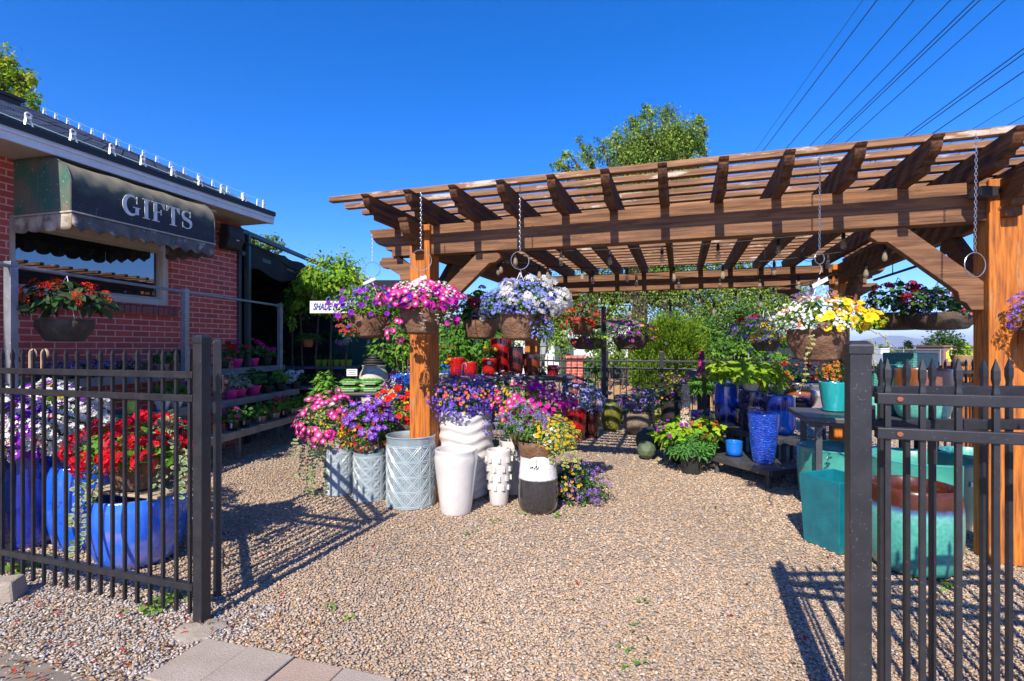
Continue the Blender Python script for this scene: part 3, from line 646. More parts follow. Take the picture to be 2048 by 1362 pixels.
s3 = nd(nt, 'ShaderNodeMath', operation='MULTIPLY'); L.new(s1.outputs[0], s3.inputs[0]); L.new(s2.outputs[0], s3.inputs[1])
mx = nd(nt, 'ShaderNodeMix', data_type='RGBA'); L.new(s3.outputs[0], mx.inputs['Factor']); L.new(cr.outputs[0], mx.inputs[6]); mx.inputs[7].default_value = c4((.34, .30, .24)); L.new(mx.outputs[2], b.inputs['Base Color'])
CANVAS = m
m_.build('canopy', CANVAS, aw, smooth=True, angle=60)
GREENC = surf('faded_green_canvas', (.030, .13, .095), (.13, .13, .095), scale=3.2, detail=8, rough=.75, c3=(.30, .27, .21), s3=30, r3=(.62, .68), ramp=(.40, .56))
for yy, nm in ((ay0 - .002, 'near'), (ay1 + .002, 'far')):
    m_ = MB(); pts = [(0, az0)] + prf
    m_.prism([(x, z) for x, z in pts], 'y', yy - .004, yy + .004); e_ = m_.build('end_panel', GREENC, aw)
    pi = MB().tube([(x, yy - (.006 if nm == 'near' else -.006), z) for x, z in prf], .008, 6); pi.tube([(.33, yy - (.006 if nm == 'near' else -.006), az0), (.33, yy - (.006 if nm == 'near' else -.006), az1 - .02)], .006, 6)
    pi.build('piping', surf('piping_' + nm, (.05, .07, .06), (.12, .12, .09), scale=20), e_, smooth=True)
def valance(p0, p1, mat, name='valance', ns=6, amp=.02):
    p0, p1 = Vector(p0), Vector(p1); n = 84; m_ = MB(); out = Vector(((p1 - p0).y, -(p1 - p0).x, 0)).normalized(); vs_ = []
    for i in range(n + 1):
        t = i / n; q = p0.lerp(p1, t); zb = az0 - .115 - .05 * abs(math.sin(math.pi * t * ns)) ** .8; wob = amp * math.sin(t * math.pi * ns * 2) 
        for k in range(5): s_ = k / 4; vs_.append(tuple(q + out * (wob * s_ + .004)) [:2] + (az0 + (zb - az0) * s_,))
    m_.add(vs_, [(i * 5 + k, i * 5 + k + 1, i * 5 + k + 6, i * 5 + k + 5) for i in range(n) for k in range(4)])
    o = m_.build(name, mat, aw, smooth=True, angle=80); sd = o.modifiers.new('thick', 'SOLIDIFY'); sd.thickness = .003; return o
VAL = surf('valance_canvas', (.09, .085, .085), (.15, .135, .12), scale=5, detail=7, rough=.8, c3=(.40, .35, .28), s3=7, r3=(.56, .68))
VALN = surf('valance_dirty', (.34, .29, .22), (.5, .44, .34), scale=5, detail=7, rough=.8, c3=(.14, .12, .1), s3=6, r3=(.5, .68))
valance((ap, ay0, 0), (ap, ay1, 0), VAL, ns=10); valance((0, ay0, 0), (ap, ay0, 0), VALN, ns=4); valance((ap, ay1, 0), (0, ay1, 0), VAL, ns=4)
rp = MB().tube([(0, ay0 - .012, az0), (ap + .012, ay0 - .012, az0), (ap + .012, ay1 + .012, az0), (0, ay1 + .012, az0)], .009, 6)
rp.build('rope_trim', surf('rope', (.5, .45, .36), (.38, .33, .27), scale=20), aw, smooth=True)
def ribbon(m_, pts, ws, x, t=.006):
    P = [Vector((a, b_)) for a, b_ in pts]; Lp, Rp = [], []
    for i, p in enumerate(P):
        d = (P[min(i + 1, len(P) - 1)] - P[max(i - 1, 0)]).normalized(); nrm = Vector((-d.y, d.x)) * ws[i] / 2
        Lp.append(p + nrm); Rp.append(p - nrm)
    for i in range(len(P) - 1):
        q = [Lp[i], Rp[i], Rp[i + 1], Lp[i + 1]]
        m_.add([(x, a.x, a.y) for a in q] + [(x + t, a.x, a.y) for a in q], [(0, 1, 2, 3), (7, 6, 5, 4), (0, 4, 5, 1), (1, 5, 6, 2), (2, 6, 7, 3), (3, 7, 4, 0)])
def arc(cx, cy, rx, ry, a0, a1, n): return [(cx + rx * math.cos(R(a0 + (a1 - a0) * k / n)), cy + ry * math.sin(R(a0 + (a1 - a0) * k / n))) for k in range(n + 1)]
def rect(m_, y0, y1, z0, z1, x, t=.006): m_.box((x + t / 2, (y0 + y1) / 2, (z0 + z1) / 2), (t, y1 - y0, z1 - z0))
def letters(x, y, z, h):
    out = []; u = h; th = .19 * u; sf_ = .04 * u; hl = .07 * u
    m_ = MB(); a = arc(y + .42 * u, z + .5 * u, .36 * u, .47 * u, 48, 322, 26)
    ribbon(m_, a, [(.05 + .15 * abs(math.sin(math.pi * k / 26)) ** 1.2) * u for k in range(27)], x)
    rect(m_, y + .62 * u, y + .79 * u, z + .08 * u, z + .42 * u, x); rect(m_, y + .5 * u, y + .86 * u, z + .40 * u, z + .45 * u, x); rect(m_, y + .68 * u, y + .72 * u, z + .62 * u, z + .98 * u, x); out.append(m_); y += 1.0 * u
    m_ = MB(); rect(m_, y + .10 * u, y + .29 * u, z + sf_, z + u - sf_, x); rect(m_, y, y + .39 * u, z, z + sf_, x); rect(m_, y, y + .39 * u, z + u - sf_, z + u, x); out.append(m_); y += .5 * u
    m_ = MB(); rect(m_, y + .10 * u, y + .29 * u, z + sf_, z + u - sf_, x); rect(m_, y, y + .42 * u, z, z + sf_, x); rect(m_, y, y + .72 * u, z + u - sf_, z + u, x); rect(m_, y + .29 * u, y + .52 * u, z + .49 * u, z + .54 * u, x)
    rect(m_, y + .50 * u, y + .54 * u, z + .38 * u, z + .66 * u, x); m_.prism([(y + .54 * u, z + u - sf_), (y + .72 * u, z + u - sf_), (y + .72 * u, z + .72 * u), (y + .69 * u, z + .72 * u)], 'x', x, x + .006); out.append(m_); y += .82 * u
    m_ = MB(); rect(m_, y + .31 * u, y + .50 * u, z + sf_, z + u - sf_, x); rect(m_, y + .2 * u, y + .61 * u, z, z + sf_, x); rect(m_, y + .02 * u, y + .79 * u, z + u - sf_, z + u, x)
    m_.prism([(y + .02 * u, z + u - sf_), (y + .22 * u, z + u - sf_), (y + .05 * u, z + .70 * u), (y + .0 * u, z + .70 * u)], 'x', x, x + .006); m_.prism([(y + .79 * u, z + u - sf_), (y + .59 * u, z + u - sf_), (y + .76 * u, z + .70 * u), (y + .81 * u, z + .70 * u)], 'x', x, x + .006); out.append(m_); y += .92 * u
    m_ = MB(); a = arc(y + .33 * u, z + .73 * u, .24 * u, .23 * u, 35, 225, 14) + arc(y + .33 * u, z + .27 * u, .27 * u, .24 * u, 45, -150, 16)
    ribbon(m_, a, [(.05 + .14 * math.exp(-((k - 14.5) / 6) ** 2)) * u for k in range(len(a))], x)
    rect(m_, y + .53 * u, y + .57 * u, z + .66 * u, z + .98 * u, x); rect(m_, y + .05 * u, y + .09 * u, z + .02 * u, z + .36 * u, x); out.append(m_); return out
LET = surf('faded_white_lettering', (.82, .80, .74), (.62, .60, .55), scale=14, rough=.7)
for m_ in letters(ap + .006, ay0 + .47, 2.79, .205): m_.build('letter', LET, aw)

# ================================================================== ENTRY FENCE AND GATES (black ornamental steel)
STEEL = surf('black_powder_coat', (.016, .017, .021), (.027, .028, .033), scale=12, rough=.4, c3=(.09, .085, .08), s3=110, r3=(.66, .69))
RUST = surf('rusty_bolt', (.32, .10, .04), (.2, .07, .035), scale=90, rough=.9, bump=.5)
def picket_mb(z0, z1, w=.019):
    r = w / math.sqrt(2); m_ = MB()
    m_.lathe([(r, z0), (r, z1 - .105), (r * .8, z1 - .09), (r * .8, z1 - .08), (r * 1.12, z1 - .062), (r * 1.10, z1 - .036), (r * .1, z1)], 4, ph=math.pi / 4); return m_
def post_mb(w, z1):
    m_ = MB().box((0, 0, z1 / 2 - .02), (w, w, z1 - .04)); m_.box((0, 0, z1 - .028), (w + .008, w + .008, .03)); m_.box((0, 0, z1 - .006), (w + .006, w + .006, .014), 0, .62); return m_
def fence(name, label, cat, p, q, zt, rails, n, post=None, zb=.05, pw_=.0158, rz_extra=0, mat=STEEL, group=None, bolts=True):
    p, q = Vector((p[0], p[1], 0)), Vector((q[0], q[1], 0)); d = q - p; ln = d.length; ang = math.atan2(d.y, d.x)
    t = thing(name, label, cat, p, ang, group)
    for zr in rails:
        o = MB().box((ln / 2, 0, zr), (ln - .03, .034, .036)).build('rail', mat, t, bevel=.003)
        if bolts: MB().lathe([(.0085, 0), (.0085, .004), (.005, .006)], 10).build('bolt', RUST, o).matrix_local = Matrix.Translation((.075, -.018, zr)) @ Matrix.Rotation(R(90), 4, 'X')
    pk = None
    for i in range(n):
        x = ln * (i + .5) / n
        if pk is None: pk = picket_mb(zb, zt, pw_).build('picket', mat, t); o = pk
        else: o = pk.copy(); C.objects.link(o); o.parent = t
        o.location = (x, 0, 0)
    if post:
        for x, w_, z1 in post:
            o = post_mb(w_, z1).build('post', mat, t, bevel=.003); o.location = (x, 0, 0)
    return t, ang
lpx, lpy = -1.63, 2.74
LQ = (lpx - 3.3 * CU, lpy + 3.3 * SU)
fL, _ = fence('metal_fence', 'black spear topped steel fence panel standing before the blue pots', 'fence', (lpx - .04 * CU, lpy + .04 * SU), LQ, 1.44, (1.30, 1.175, .175), 34, [(-.035, .06, 1.51)], zb=.03)
rpx, rpy = 1.125, 1.70
fR, angR = fence('metal_fence', 'black spear topped steel fence panel with rusty bolts before the brown rimmed pot', 'fence', (rpx + .04 * CU, rpy - .04 * SU), (rpx + 2.2 * CU, rpy - 2.2 * SU), 1.412, (1.283, 1.172, .17), 23, [(-.035, .062, 1.468)])
def gate(label, hx, hy, ang, ln, z1, rails, n, lat=False):
    t = thing('metal_gate', label, 'gate', (hx, hy, 0), ang)
    for x in (.021, ln - .021):
        MB().box((x, 0, z1 / 2 + .03), (.042, .042, z1 - .02)).box((x, 0, z1 + .028), (.044, .044, .016), 0, .6).build('stile', STEEL, t, bevel=.003)
    for zr in rails: MB().box((ln / 2, 0, zr), (ln - .09, .034, .036)).build('rail', STEEL, t, bevel=.003)
    pk = None
    for i in range(n):
        x = .048 + (ln - .096) * (i + .5) / n
        if pk is None: pk = picket_mb(.06, z1 - .02, .0158).build('picket', STEEL, t); o = pk
        else: o = pk.copy(); C.objects.link(o); o.parent = t
        o.location = (x, 0, 0)
    for zr in (z1 - .21, .25):
        h = MB().box((-.012, -.028, zr), (.07, .008, .09)).box((.02, -.03, zr), (.06, .01, .06)).build('hinge', STEEL, t, bevel=.002)
        for dz in (-.025, .025): MB().lathe([(.009, 0), (.009, .006), (.004, .009)], 10).build('bolt', RUST, h).matrix_local = Matrix.Translation((-.03, -.032, zr + dz)) @ Matrix.Rotation(R(90), 4, 'X')
    if lat: MB().box((ln - .02, -.05, 1.15), (.05, .06, .14)).box((ln - .05, -.06, 1.17), (.1, .03, .03)).build('latch', BLK, t, bevel=.004)
    return t
gate('black steel gate leaf standing open edge on beside the bench and gate post', -1.66, 2.93, R(90 + 29.5), 1.42, 1.455, (1.30, 1.175, .175), 14, True)
gate('black steel gate leaf folded open behind the rusty bolted fence panel', 1.185, 1.80, R(1.0), 1.45, 1.43, (1.295, 1.18, .17), 15)
for (x, y, lab, ang) in ((lpx + .02, lpy + .055, 'l', 0),):
    pass

# ================================================================== PERGOLA
WX = lambda n, c1, c2, ax, **k: wood(n, c1, c2, ax, **k)
POSTW = wood('cedar_post', (.62, .19, .018), (.20, .055, .010), 'z', bump=1, c3=(.42, .20, .075), k=1.7)
BEAMX = wood('stained_beam_x', (.25, .115, .048), (.085, .038, .017), 'x', c3=(.12, .05, .02), bump=1)
BEAMY = wood('stained_beam_y', (.17, .075, .03), (.09, .038, .016), 'y', bump=.5)
RAFT = wood('stained_rafter', (.165, .060, .017), (.032, .013, .006), 'y', c3=(.035, .015, .008), bump=1)
SLAT = wood('weathered_slat', (.33, .165, .075), (.11, .05, .022), 'x', c3=(.50, .42, .34), bump=1)
pg = thing('wooden_pergola', 'brown timber pergola with slatted roof over the plant displays', 'pergola', (-.82, 4.88, 0), -TH)
PX, PY, BZ, BT = 4.35, 3.75, 2.30, 2.57
for x, y in ((0, 0), (PX, 0), (0, PY), (PX, PY)):
    o = MB().box((x, y, BT / 2), (.205, .205, BT)).build('post', POSTW, pg, bevel=.008)
def ogee(tip, zb, zt, sgn, L_):                 # scalloped end of a timber; outline in (along, z)
    h = zt - zb; p = [(tip, zt), (tip - sgn * .015, zt - .10 * h)]
    for k in range(7): a = R(90 * k / 6); p.append((tip - sgn * (.03 + (L_ - .05) * (1 - math.cos(a))), zt - h * (.12 + .5 * math.sin(a))))
    return p + [(tip - sgn * (L_ - .015), zt - .68 * h), (tip - sgn * (L_ - .015), zt - .76 * h), (tip - sgn * (L_ + .05), zt - .78 * h), (tip - sgn * (L_ + .05), zb)]
def beam_x(y, w, name, mat, x0, x1, zb, zt, L_=.2):
    a = ogee(x1, zb, zt, 1, L_); b_ = ogee(x0, zb, zt, -1, L_)[::-1]
    return MB().prism(b_ + a, 'y', y - w / 2, y + w / 2).build(name, mat, pg, bevel=.005)
def beam_y(x, w, name, mat, y0, y1, zb, zt, L_=.2):
    a = ogee(y1, zb, zt, 1, L_); b_ = ogee(y0, zb, zt, -1, L_)[::-1]
    return MB().prism(b_ + a, 'x', x - w / 2, x + w / 2).build(name, mat, pg, bevel=.005)
for y in (0, PY): beam_x(y, .13, 'beam', BEAMX, -.56, PX + .56, BZ, BT - .002)
for x in (0, PX): beam_y(x, .088, 'beam', BEAMY, -.42, PY + .42, BZ + .003, BT - .006)
for i in range(13): beam_y(-.25 + .402 * i, .064, 'rafter', RAFT, -.62, PY + .62, BT - .012, 2.735, .15)
for i in range(21):
    sx_ = MB().box((PX / 2 + random.uniform(-.03, .03), -.46 + .2325 * i, 2.759), (PX + 1.34, .066, .046)); sx_.build('slat', SLAT, pg, bevel=.004)
def brace(x0, y0, dx, dy, mat=BEAMX, short=False):
    # curved knee brace from post to beam in the (t, z) plane
    z0, z1, l = (1.70, BZ, .76) if not short else (2.0, BZ, .46)
    pts = [(.10, z0), (.17, z0), (.20, z0 + .05), (.235, z0 + .065), (.245, z0 + .125)]
    pts += [(l - .10, z1 - .105), (l - .04, z1 - .10), (l + .005, z1 - .065), (l, z1 - .03), (l - .02, z1 - .022), (l - .02, z1), (l - .205, z1), (.10, z0 + .19)]
    m_ = MB()
    if dx: m_.prism([(x0 + dx * a, b_) for a, b_ in pts], 'y', y0 - .038, y0 + .038)
    else: m_.prism([(y0 + dy * a, b_) for a, b_ in pts], 'x', x0 - .037, x0 + .037)
    m_.build('brace', mat, pg, bevel=.005)
for x, y in ((0, 0), (PX, 0), (0, PY), (PX, PY)):
    brace(x, y, 1, 0, short=x > 0); brace(x, y, -1, 0, short=x == 0); brace(x, y, 0, 1 if y == 0 else -1, BEAMY)
for x, y in ((0, 0), (PX, 0)):
    for dx, z in ((-.04, BZ + .07), (.04, BZ + .19)):
        q = MB().lathe([(.016, 0), (.016, .004), (.009, .005), (.009, .012)], 10).build('carriage_bolt', RUST, pg); q.matrix_local = Matrix.Translation((x + dx, y - .103, z)) @ Matrix.Rotation(R(90), 4, 'X')
def pgp(x, y, z): u = uv(x, y); return Vector((-.82 + u[0], 4.88 + u[1], z))
r = thing('spot_light', 'small dark floodlight clamped to the top of the orange pergola post', 'light', pgp(PX - .03, -.13, 2.46), -TH)
MB().box((-.14, -.05, 0), (.12, .1, .07), .4).build('housing', BLK, r, bevel=.008); MB().bar((-.10, -.03, 0), (0, .04, .03), .025, .025).build('bracket', BLK, r)

# ---------------- chains with rings
CHROME = surf('galvanised_chain', (.50, .51, .53), (.33, .34, .36), scale=60, rough=.35, metal=.8)
def chain(label, top, bot, ring=.055, hook=True, group='chains hanging from the pergola'):
    top, bot = Vector(top), Vector(bot); t = thing('hanging_chain', label, 'chain', top, 0, group)
    zr = bot.z - top.z; L_ = .028; n = max(2, int((-zr) / (L_ * .74))); d = (bot - top) / n
    m_ = MB()
    for i in range(n):
        c = d * (i + .5); a = i % 2 * R(90) + R(30); pts = []
        for k in range(10):
            th = 2 * math.pi * k / 10; x, z = .0062 * math.cos(th), L_ / 2 * math.sin(th)
            pts.append((c.x + x * math.cos(a), c.y + x * math.sin(a), c.z + z))
        m_.tube(pts, .0019, 5, True)
    m_.build('links', CHROME, t, smooth=True)
    if ring:
        e = bot - top; MB().tube([(e.x + ring * math.cos(k), e.y + .012 * math.cos(k), e.z - ring + ring * math.sin(k)) for k in np.linspace(0, 2 * math.pi, 24, endpoint=False)], .003, 6, True).build('ring', CHROME, t, smooth=True)
        if hook:
            zz = e.z - 2 * ring
            MB().tube([(e.x + .012 * math.sin(k * 3.2), e.y, zz - k * .07) for k in np.linspace(0, 1, 12)], .0032, 6).build('hook', CHROME, t, smooth=True)
    return t
chain('long silver chain above the pink petunia basket at the pergola post', at(842, 385, 4.33), at(842, 500, 4.33), .085)
chain('silver chain above the white geranium basket', at(1040, 365, 4.17), at(1040, 503, 4.17), .072)
chain('silver chain above the big yellow petunia basket', at(1640, 300, 3.60), at(1639, 505, 3.60), .04)
chain('silver chain with an empty ring beside the orange pergola post', at(1953, 268, 3.18), at(1950, 505, 3.18), .075, False)
chain('thin chain hanging from the beam end over the purple petunia basket', at(745, 470, 5.3), at(745, 524, 5.3), .075)
for k, (px, py) in enumerate(((1530, 545), (1618, 510))):
    p0 = at(px, py - 38, 6.4); r = thing('hanging_ring', ('thin steel ring hanging empty under the rear pergola beam', 'thin steel ring hanging near the yellow petunia chain')[k], 'ring', p0)
    MB().tube([(.09 * math.cos(a), .01, -.22 + .09 * math.sin(a)) for a in np.linspace(0, 2 * math.pi, 24, endpoint=False)], .004, 6, True).tube([(0, 0, .14), (0, .01, -.13)], .003, 5).build('wire', BLK, r, smooth=True)

# ---------------- festoon lights
BULB, nt, b = newmat('clear_bulb'); b.inputs['Base Color'].default_value = (.42, .38, .30, 1); b.inputs['Roughness'].default_value = .05; b.inputs['Alpha'].default_value = .45; b.inputs['Metallic'].default_value = .0
CORD = surf('black_rubber', (.012, .012, .013), rough=.5); FIL = surf('filament', (.6, .25, .05))
sock = MB().lathe([(.006, .0), (.012, -.01), (.015, -.03), (.014, -.055), (.011, -.06)], 10); glass = MB().lathe([(.011, -.06), (.019, -.082), (.023, -.105), (.020, -.125), (.01, -.137), (.002, -.14)], 12)
bs = bpy.data.meshes.new('socket'); bs.from_pydata(sock.v, [], sock.f); bs.materials.append(CORD)
bgm = bpy.data.meshes.new('bulb'); bgm.from_pydata(glass.v, [], glass.f); bgm.materials.append(BULB); bgm.polygons.foreach_set('use_smooth', [True] * len(bgm.polygons))
fm_ = MB().tube([(0, 0, -.075), (0, 0, -.115)], .005, 6); fgm = bpy.data.meshes.new('filament'); fgm.from_pydata(fm_.v, [], fm_.f); fgm.materials.append(FIL)
def festoon(label, a, b_, sag, nb, off):
    a, b_ = Vector(a), Vector(b_); t = thing('string_light', label, 'string lights', a, 0, 'strings of bulbs under the pergola'); n = 40
    P = [(b_ - a) * (k / n) - Vector((0, 0, sag * 4 * (k / n) * (1 - k / n))) for k in range(n + 1)]
    cd = MB().tube(P, .0042, 5).build('cord', CORD, t, smooth=True)
    for i in range(nb):
        f = (i + off) / nb; k = f * n; i0 = min(int(k), n - 1); p = Vector(P[i0]).lerp(Vector(P[i0 + 1]), k - i0) - Vector((0, 0, .004))
        o = bpy.data.objects.new('bulb', bgm); C.objects.link(o); o.parent = t; o.location = p
        for nm, me in (('socket', bs), ('filament', fgm)):
            q = bpy.data.objects.new(nm, me); C.objects.link(q); q.parent = o
festoon('festoon string nearest the front beam of the pergola', pgp(.1, .5, 2.44), pgp(PX - .1, .3, 2.42), .10, 9, .4)
festoon('festoon string sagging across the middle of the pergola', pgp(.1, 1.0, 2.42), pgp(PX - .1, 1.2, 2.40), .16, 9, .6)
festoon('lowest festoon string, drooping diagonally below the rear beam', pgp(.1, 2.2, 2.32), pgp(PX - .1, 1.5, 2.36), .42, 9, .5)
festoon('festoon string along the rear beam of the pergola', pgp(.1, 3.2, 2.38), pgp(PX - .1, 3.3, 2.36), .2, 9, .3)
festoon('festoon string running diagonally from the front beam to the rear', pgp(.1, .8, 2.44), pgp(PX - .1, 3.0, 2.36), .14, 9, .7)

# ---------------- power lines
for k, (x0, y0, h, r_) in enumerate([(1726, 0, 9.0, .006), (1754, 0, 9.4, .012), (1828, 0, 9.4, .012), (1901, 0, 9.4, .012), (1949, 0, 8.8, .012), (1960, 0, 8.7, .012), (2010, 0, 9.4, .012), (2048, 97, 7.8, .012), (2048, 107, 7.6, .012), (2048, 143, 7.2, .012), (2048, 195, 6.6, .006), (2048, 232, 6.3, .008)]):
    p = at(x0, y0, (h - H) * F / (HY - y0)); d = Vector((.185, .98, -.012))
    labs = ['very thin overhead wire nearest the elm crown', 'dark overhead wire second from the left', 'dark overhead wire third from the left', 'dark overhead wire fourth from the left', 'left wire of the close pair in the middle of the lines', 'right wire of the close pair in the middle of the lines', 'dark overhead wire just right of the middle pair', 'upper wire of the close pair at the right edge', 'lower wire of the close pair at the right edge', 'dark overhead wire just below the right edge pair', 'very thin overhead wire next above the lowest one', 'lowest overhead wire, passing just over the pergola corner']
    o = MB().tube([p + d * t + Vector((0, 0, .00035 * (t - 45) ** 2 - .7)) for t in (-20, -10, 0, 10, 20, 30, 40, 60, 80, 100)] if False else [p + d * t for t in (-14, 0, 30, 60, 110)], r_, 5).build('power_line', CORD)
    tag(o, labs[k], 'wire', 'overhead power lines')

# ================================================================== GLAZES
COBALT = surf('cobalt_glaze', (.008, .085, .62), (.015, .15, .80), scale=5, rough=.12, coat=1, bump=.25, bscale=30, stretch=(1, 1, .3), c3=(.005, .02, .2), s3=25, r3=(.6, .75))
NAVY = surf('navy_glaze', (.006, .010, .06), (.010, .02, .13), scale=9, rough=.15, coat=1, bump=.5, bscale=30)
NAVYW = surf('navy_wave_glaze', (.006, .008, .05), (.009, .018, .12), scale=9, rough=.18, coat=1, bump=.9, wave=(14, 6, 2.5), bdist=.012)
BLUEW = surf('blue_wave_glaze', (.008, .05, .5), (.015, .10, .75), scale=9, rough=.18, coat=1, bump=1, wave=(16, 7, 2.5), bdist=.014, c3=(.12, .16, .5), s3=55, r3=(.58, .68))
TURQ = surf('turquoise_glaze', (.01, .27, .30), (.02, .38, .40), scale=6, rough=.12, coat=1, stretch=(1, 1, .3), bump=.15)
TEAL = surf('teal_glaze', (.085, .40, .32), (.04, .27, .22), scale=3.5, detail=8, rough=.3, coat=.35, bump=.3, bscale=18, c3=(.24, .20, .12), s3=11, r3=(.64, .74))
TEALD = surf('deep_teal_glaze', (.004, .125, .165), (.008, .18, .22), scale=7, detail=6, rough=.25, coat=.4, bump=.3, bscale=22)
TEALTEX = surf('teal_carved_glaze', (.12, .46, .39), (.09, .37, .31), scale=10, rough=.3, coat=.7, bump=1, wave=(22, 5, 3), bdist=.012)
TEALIN = surf('dark_teal_inside', (.012, .09, .09), (.02, .13, .12), scale=5, rough=.25, coat=.6)
WHITE = surf('white_glaze', (.66, .65, .62), (.58, .56, .53), scale=5, rough=.16, coat=1, bump=.25, bscale=9, c3=(.45, .42, .38), s3=60, r3=(.72, .76))
WHITEM = surf('matt_white_glaze', (.62, .60, .57), (.53, .51, .48), scale=6, rough=.4, coat=.3, bump=.3, bscale=30, c3=(.4, .36, .3), s3=30, r3=(.68, .8))
LATT = surf('grey_blue_glaze', (.20, .27, .29), (.26, .33, .35), scale=5, rough=.22, coat=.8, bump=.2, bscale=40, c3=(.42, .47, .48), s3=8, r3=(.55, .8))
RIBM = surf('cane_rib_glaze', (.34, .41, .43), (.42, .48, .50), scale=6, rough=.25, coat=.8)
LATTP = surf('pale_blue_grey_glaze', (.30, .36, .42), (.36, .43, .49), scale=5, rough=.22, coat=.8, bump=.2, bscale=40, c3=(.5, .53, .56), s3=8, r3=(.55, .8))
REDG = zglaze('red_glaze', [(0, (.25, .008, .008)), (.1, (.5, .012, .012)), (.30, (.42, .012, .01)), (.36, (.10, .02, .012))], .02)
REDV = surf('oxblood_glaze', (.36, .008, .010), (.20, .006, .010), scale=5, rough=.1, coat=1, bump=.15)
REDD = surf('dark_oxblood_glaze', (.075, .012, .012), (.13, .018, .014), scale=7, rough=.16, coat=1, bump=.3, bscale=50, c3=(.2, .06, .04), s3=90, r3=(.62, .72))
BROWNG = surf('brown_red_glaze', (.15, .03, .015), (.22, .045, .02), scale=6, rough=.1, coat=1, stretch=(1, 1, .3))
OLIVE = surf('olive_glaze', (.22, .22, .03), (.13, .14, .02), scale=7, detail=8, rough=.25, coat=.7, bump=.5, bscale=40, c3=(.05, .06, .015), s3=26, r3=(.52, .66))
OLIVED = surf('dark_olive_glaze', (.11, .13, .04), (.07, .10, .05), scale=6, rough=.25, coat=.6)
RIBY = surf('yellow_rib_glaze', (.42, .40, .08), (.30, .30, .05), scale=6, rough=.3, coat=.6)
WICK = surf('rough_beige_clay', (.48, .37, .26), (.34, .26, .18), scale=9, rough=.85, bump=1, wave=(20, 8, 3), bdist=.02)
CRACK = surf('antique_white', (.62, .58, .48), (.45, .43, .35), scale=7, detail=8, rough=.55, bump=.4, c3=(.25, .25, .2), s3=14, r3=(.62, .75))
FIBRE = surf('brown_fibre', (.235, .125, .068), (.14, .07, .038), scale=9, detail=8, rough=.95, bump=1, bscale=24, bdist=.03, c3=(.33, .21, .13), s3=20, r3=(.55, .72))
FIBRED = surf('grey_brown_fibre', (.15, .11, .075), (.085, .062, .043), scale=9, detail=8, rough=.95, bump=1, bscale=24, bdist=.03)
NURS = surf('black_nursery_plastic', (.02, .02, .02), (.03, .03, .028), rough=.5)
PINKP = surf('hot_pink_plastic', (.75, .02, .22), (.68, .02, .19), rough=.35); LIMEP = surf('lime_plastic', (.42, .52, .04), (.36, .46, .03), rough=.4)
TERRA = surf('terracotta_plastic', (.45, .13, .05), (.38, .1, .04), rough=.6); WHITEP = surf('white_pot_plastic', (.75, .74, .7), (.7, .69, .66), rough=.35); TANP = surf('tan_pot', (.36, .26, .16), (.3, .2, .12), rough=.7)
TAGM = surf('white_label', (.80, .80, .78), (.74, .74, .73), rough=.4)
def hookmb(h, r=.0035): return MB().tube([(0, 0, 0)] + [(0, 0, h * .7)] + [(.022 * (1 - math.cos(a)), 0, h * .7 + .1 * h + .03 * math.sin(a)) for a in np.linspace(0, 4.2, 10)], r, 6)
def hanger(root, Y, px, py, rx, topx, topy, label=True, mat=None):
    """plastic hanger: straps from the rim to a hook, with a white care label"""
    s_ = Y / F; top = at(topx, topy, Y) - root.location; c = at(px, py, Y) - root.location; m_ = MB()
    for a in (90, 210, 330): m_.tube([(c.x + rx * s_ * math.cos(R(a)), c.y + rx * s_ * math.sin(R(a)), c.z), top], .0028, 5)
    m_.build('hanger_wire', mat or TAGM, root)
    if label:
        o = MB().box((0, 0, 0), (.13, .004, .028)).build('care_label', TAGM, root); o.location = top + Vector((-.01, -.03, -.035)); o.rotation_euler = (.2, -.45, .15)
def fibre_fn(seed):
    def fn(t, z, i): return 1 + .035 * math.sin(3 * t + seed) + .03 * math.cos(6 * t + seed * 2) * (1 if i % 2 else .5) + .012 * math.sin(11 * t + i)
    return fn
def basket(name, label, px, top, bot, rt, rb, Y, mat=FIBRE, cat='hanging basket', group=None, seed=0, z=None):
    s_ = Y / F; r = thing(name, label, cat, at(px, bot, Y), 0, group); h = (top - bot) * -1
    h = bot - top
    pr = [(rb * .55, 0), (rb * .92, h * .06), (rb * 1.05, h * .22), (rt * .97, h * .55), (rt * 1.02, h * .8), (rt, h)]
    pot_body([(a * s_, b_ * s_) for a, b_ in pr], mat, r, wall=.02, depth=.03, seg=30, fn=fibre_fn(seed), sm=3)
    return r
PINK = (.66, .006, .27); MAG = (.50, .006, .36); RED = (.62, .006, .008); CORAL = (.66, .05, .05); VIOL = (.12, .012, .42); LOB = (.11, .035, .50); LOBB = (.16, .18, .66); YEL = (.80, .50, .004); WHT = (.84, .83, .79); AGE = (.36, .22, .66); PURP = (.33, .02, .42); DKR = (.42, .005, .03); EYEY = (.75, .5, .05); BURG = (.3, .01, .12)
EYED = (.10, .01, .08)

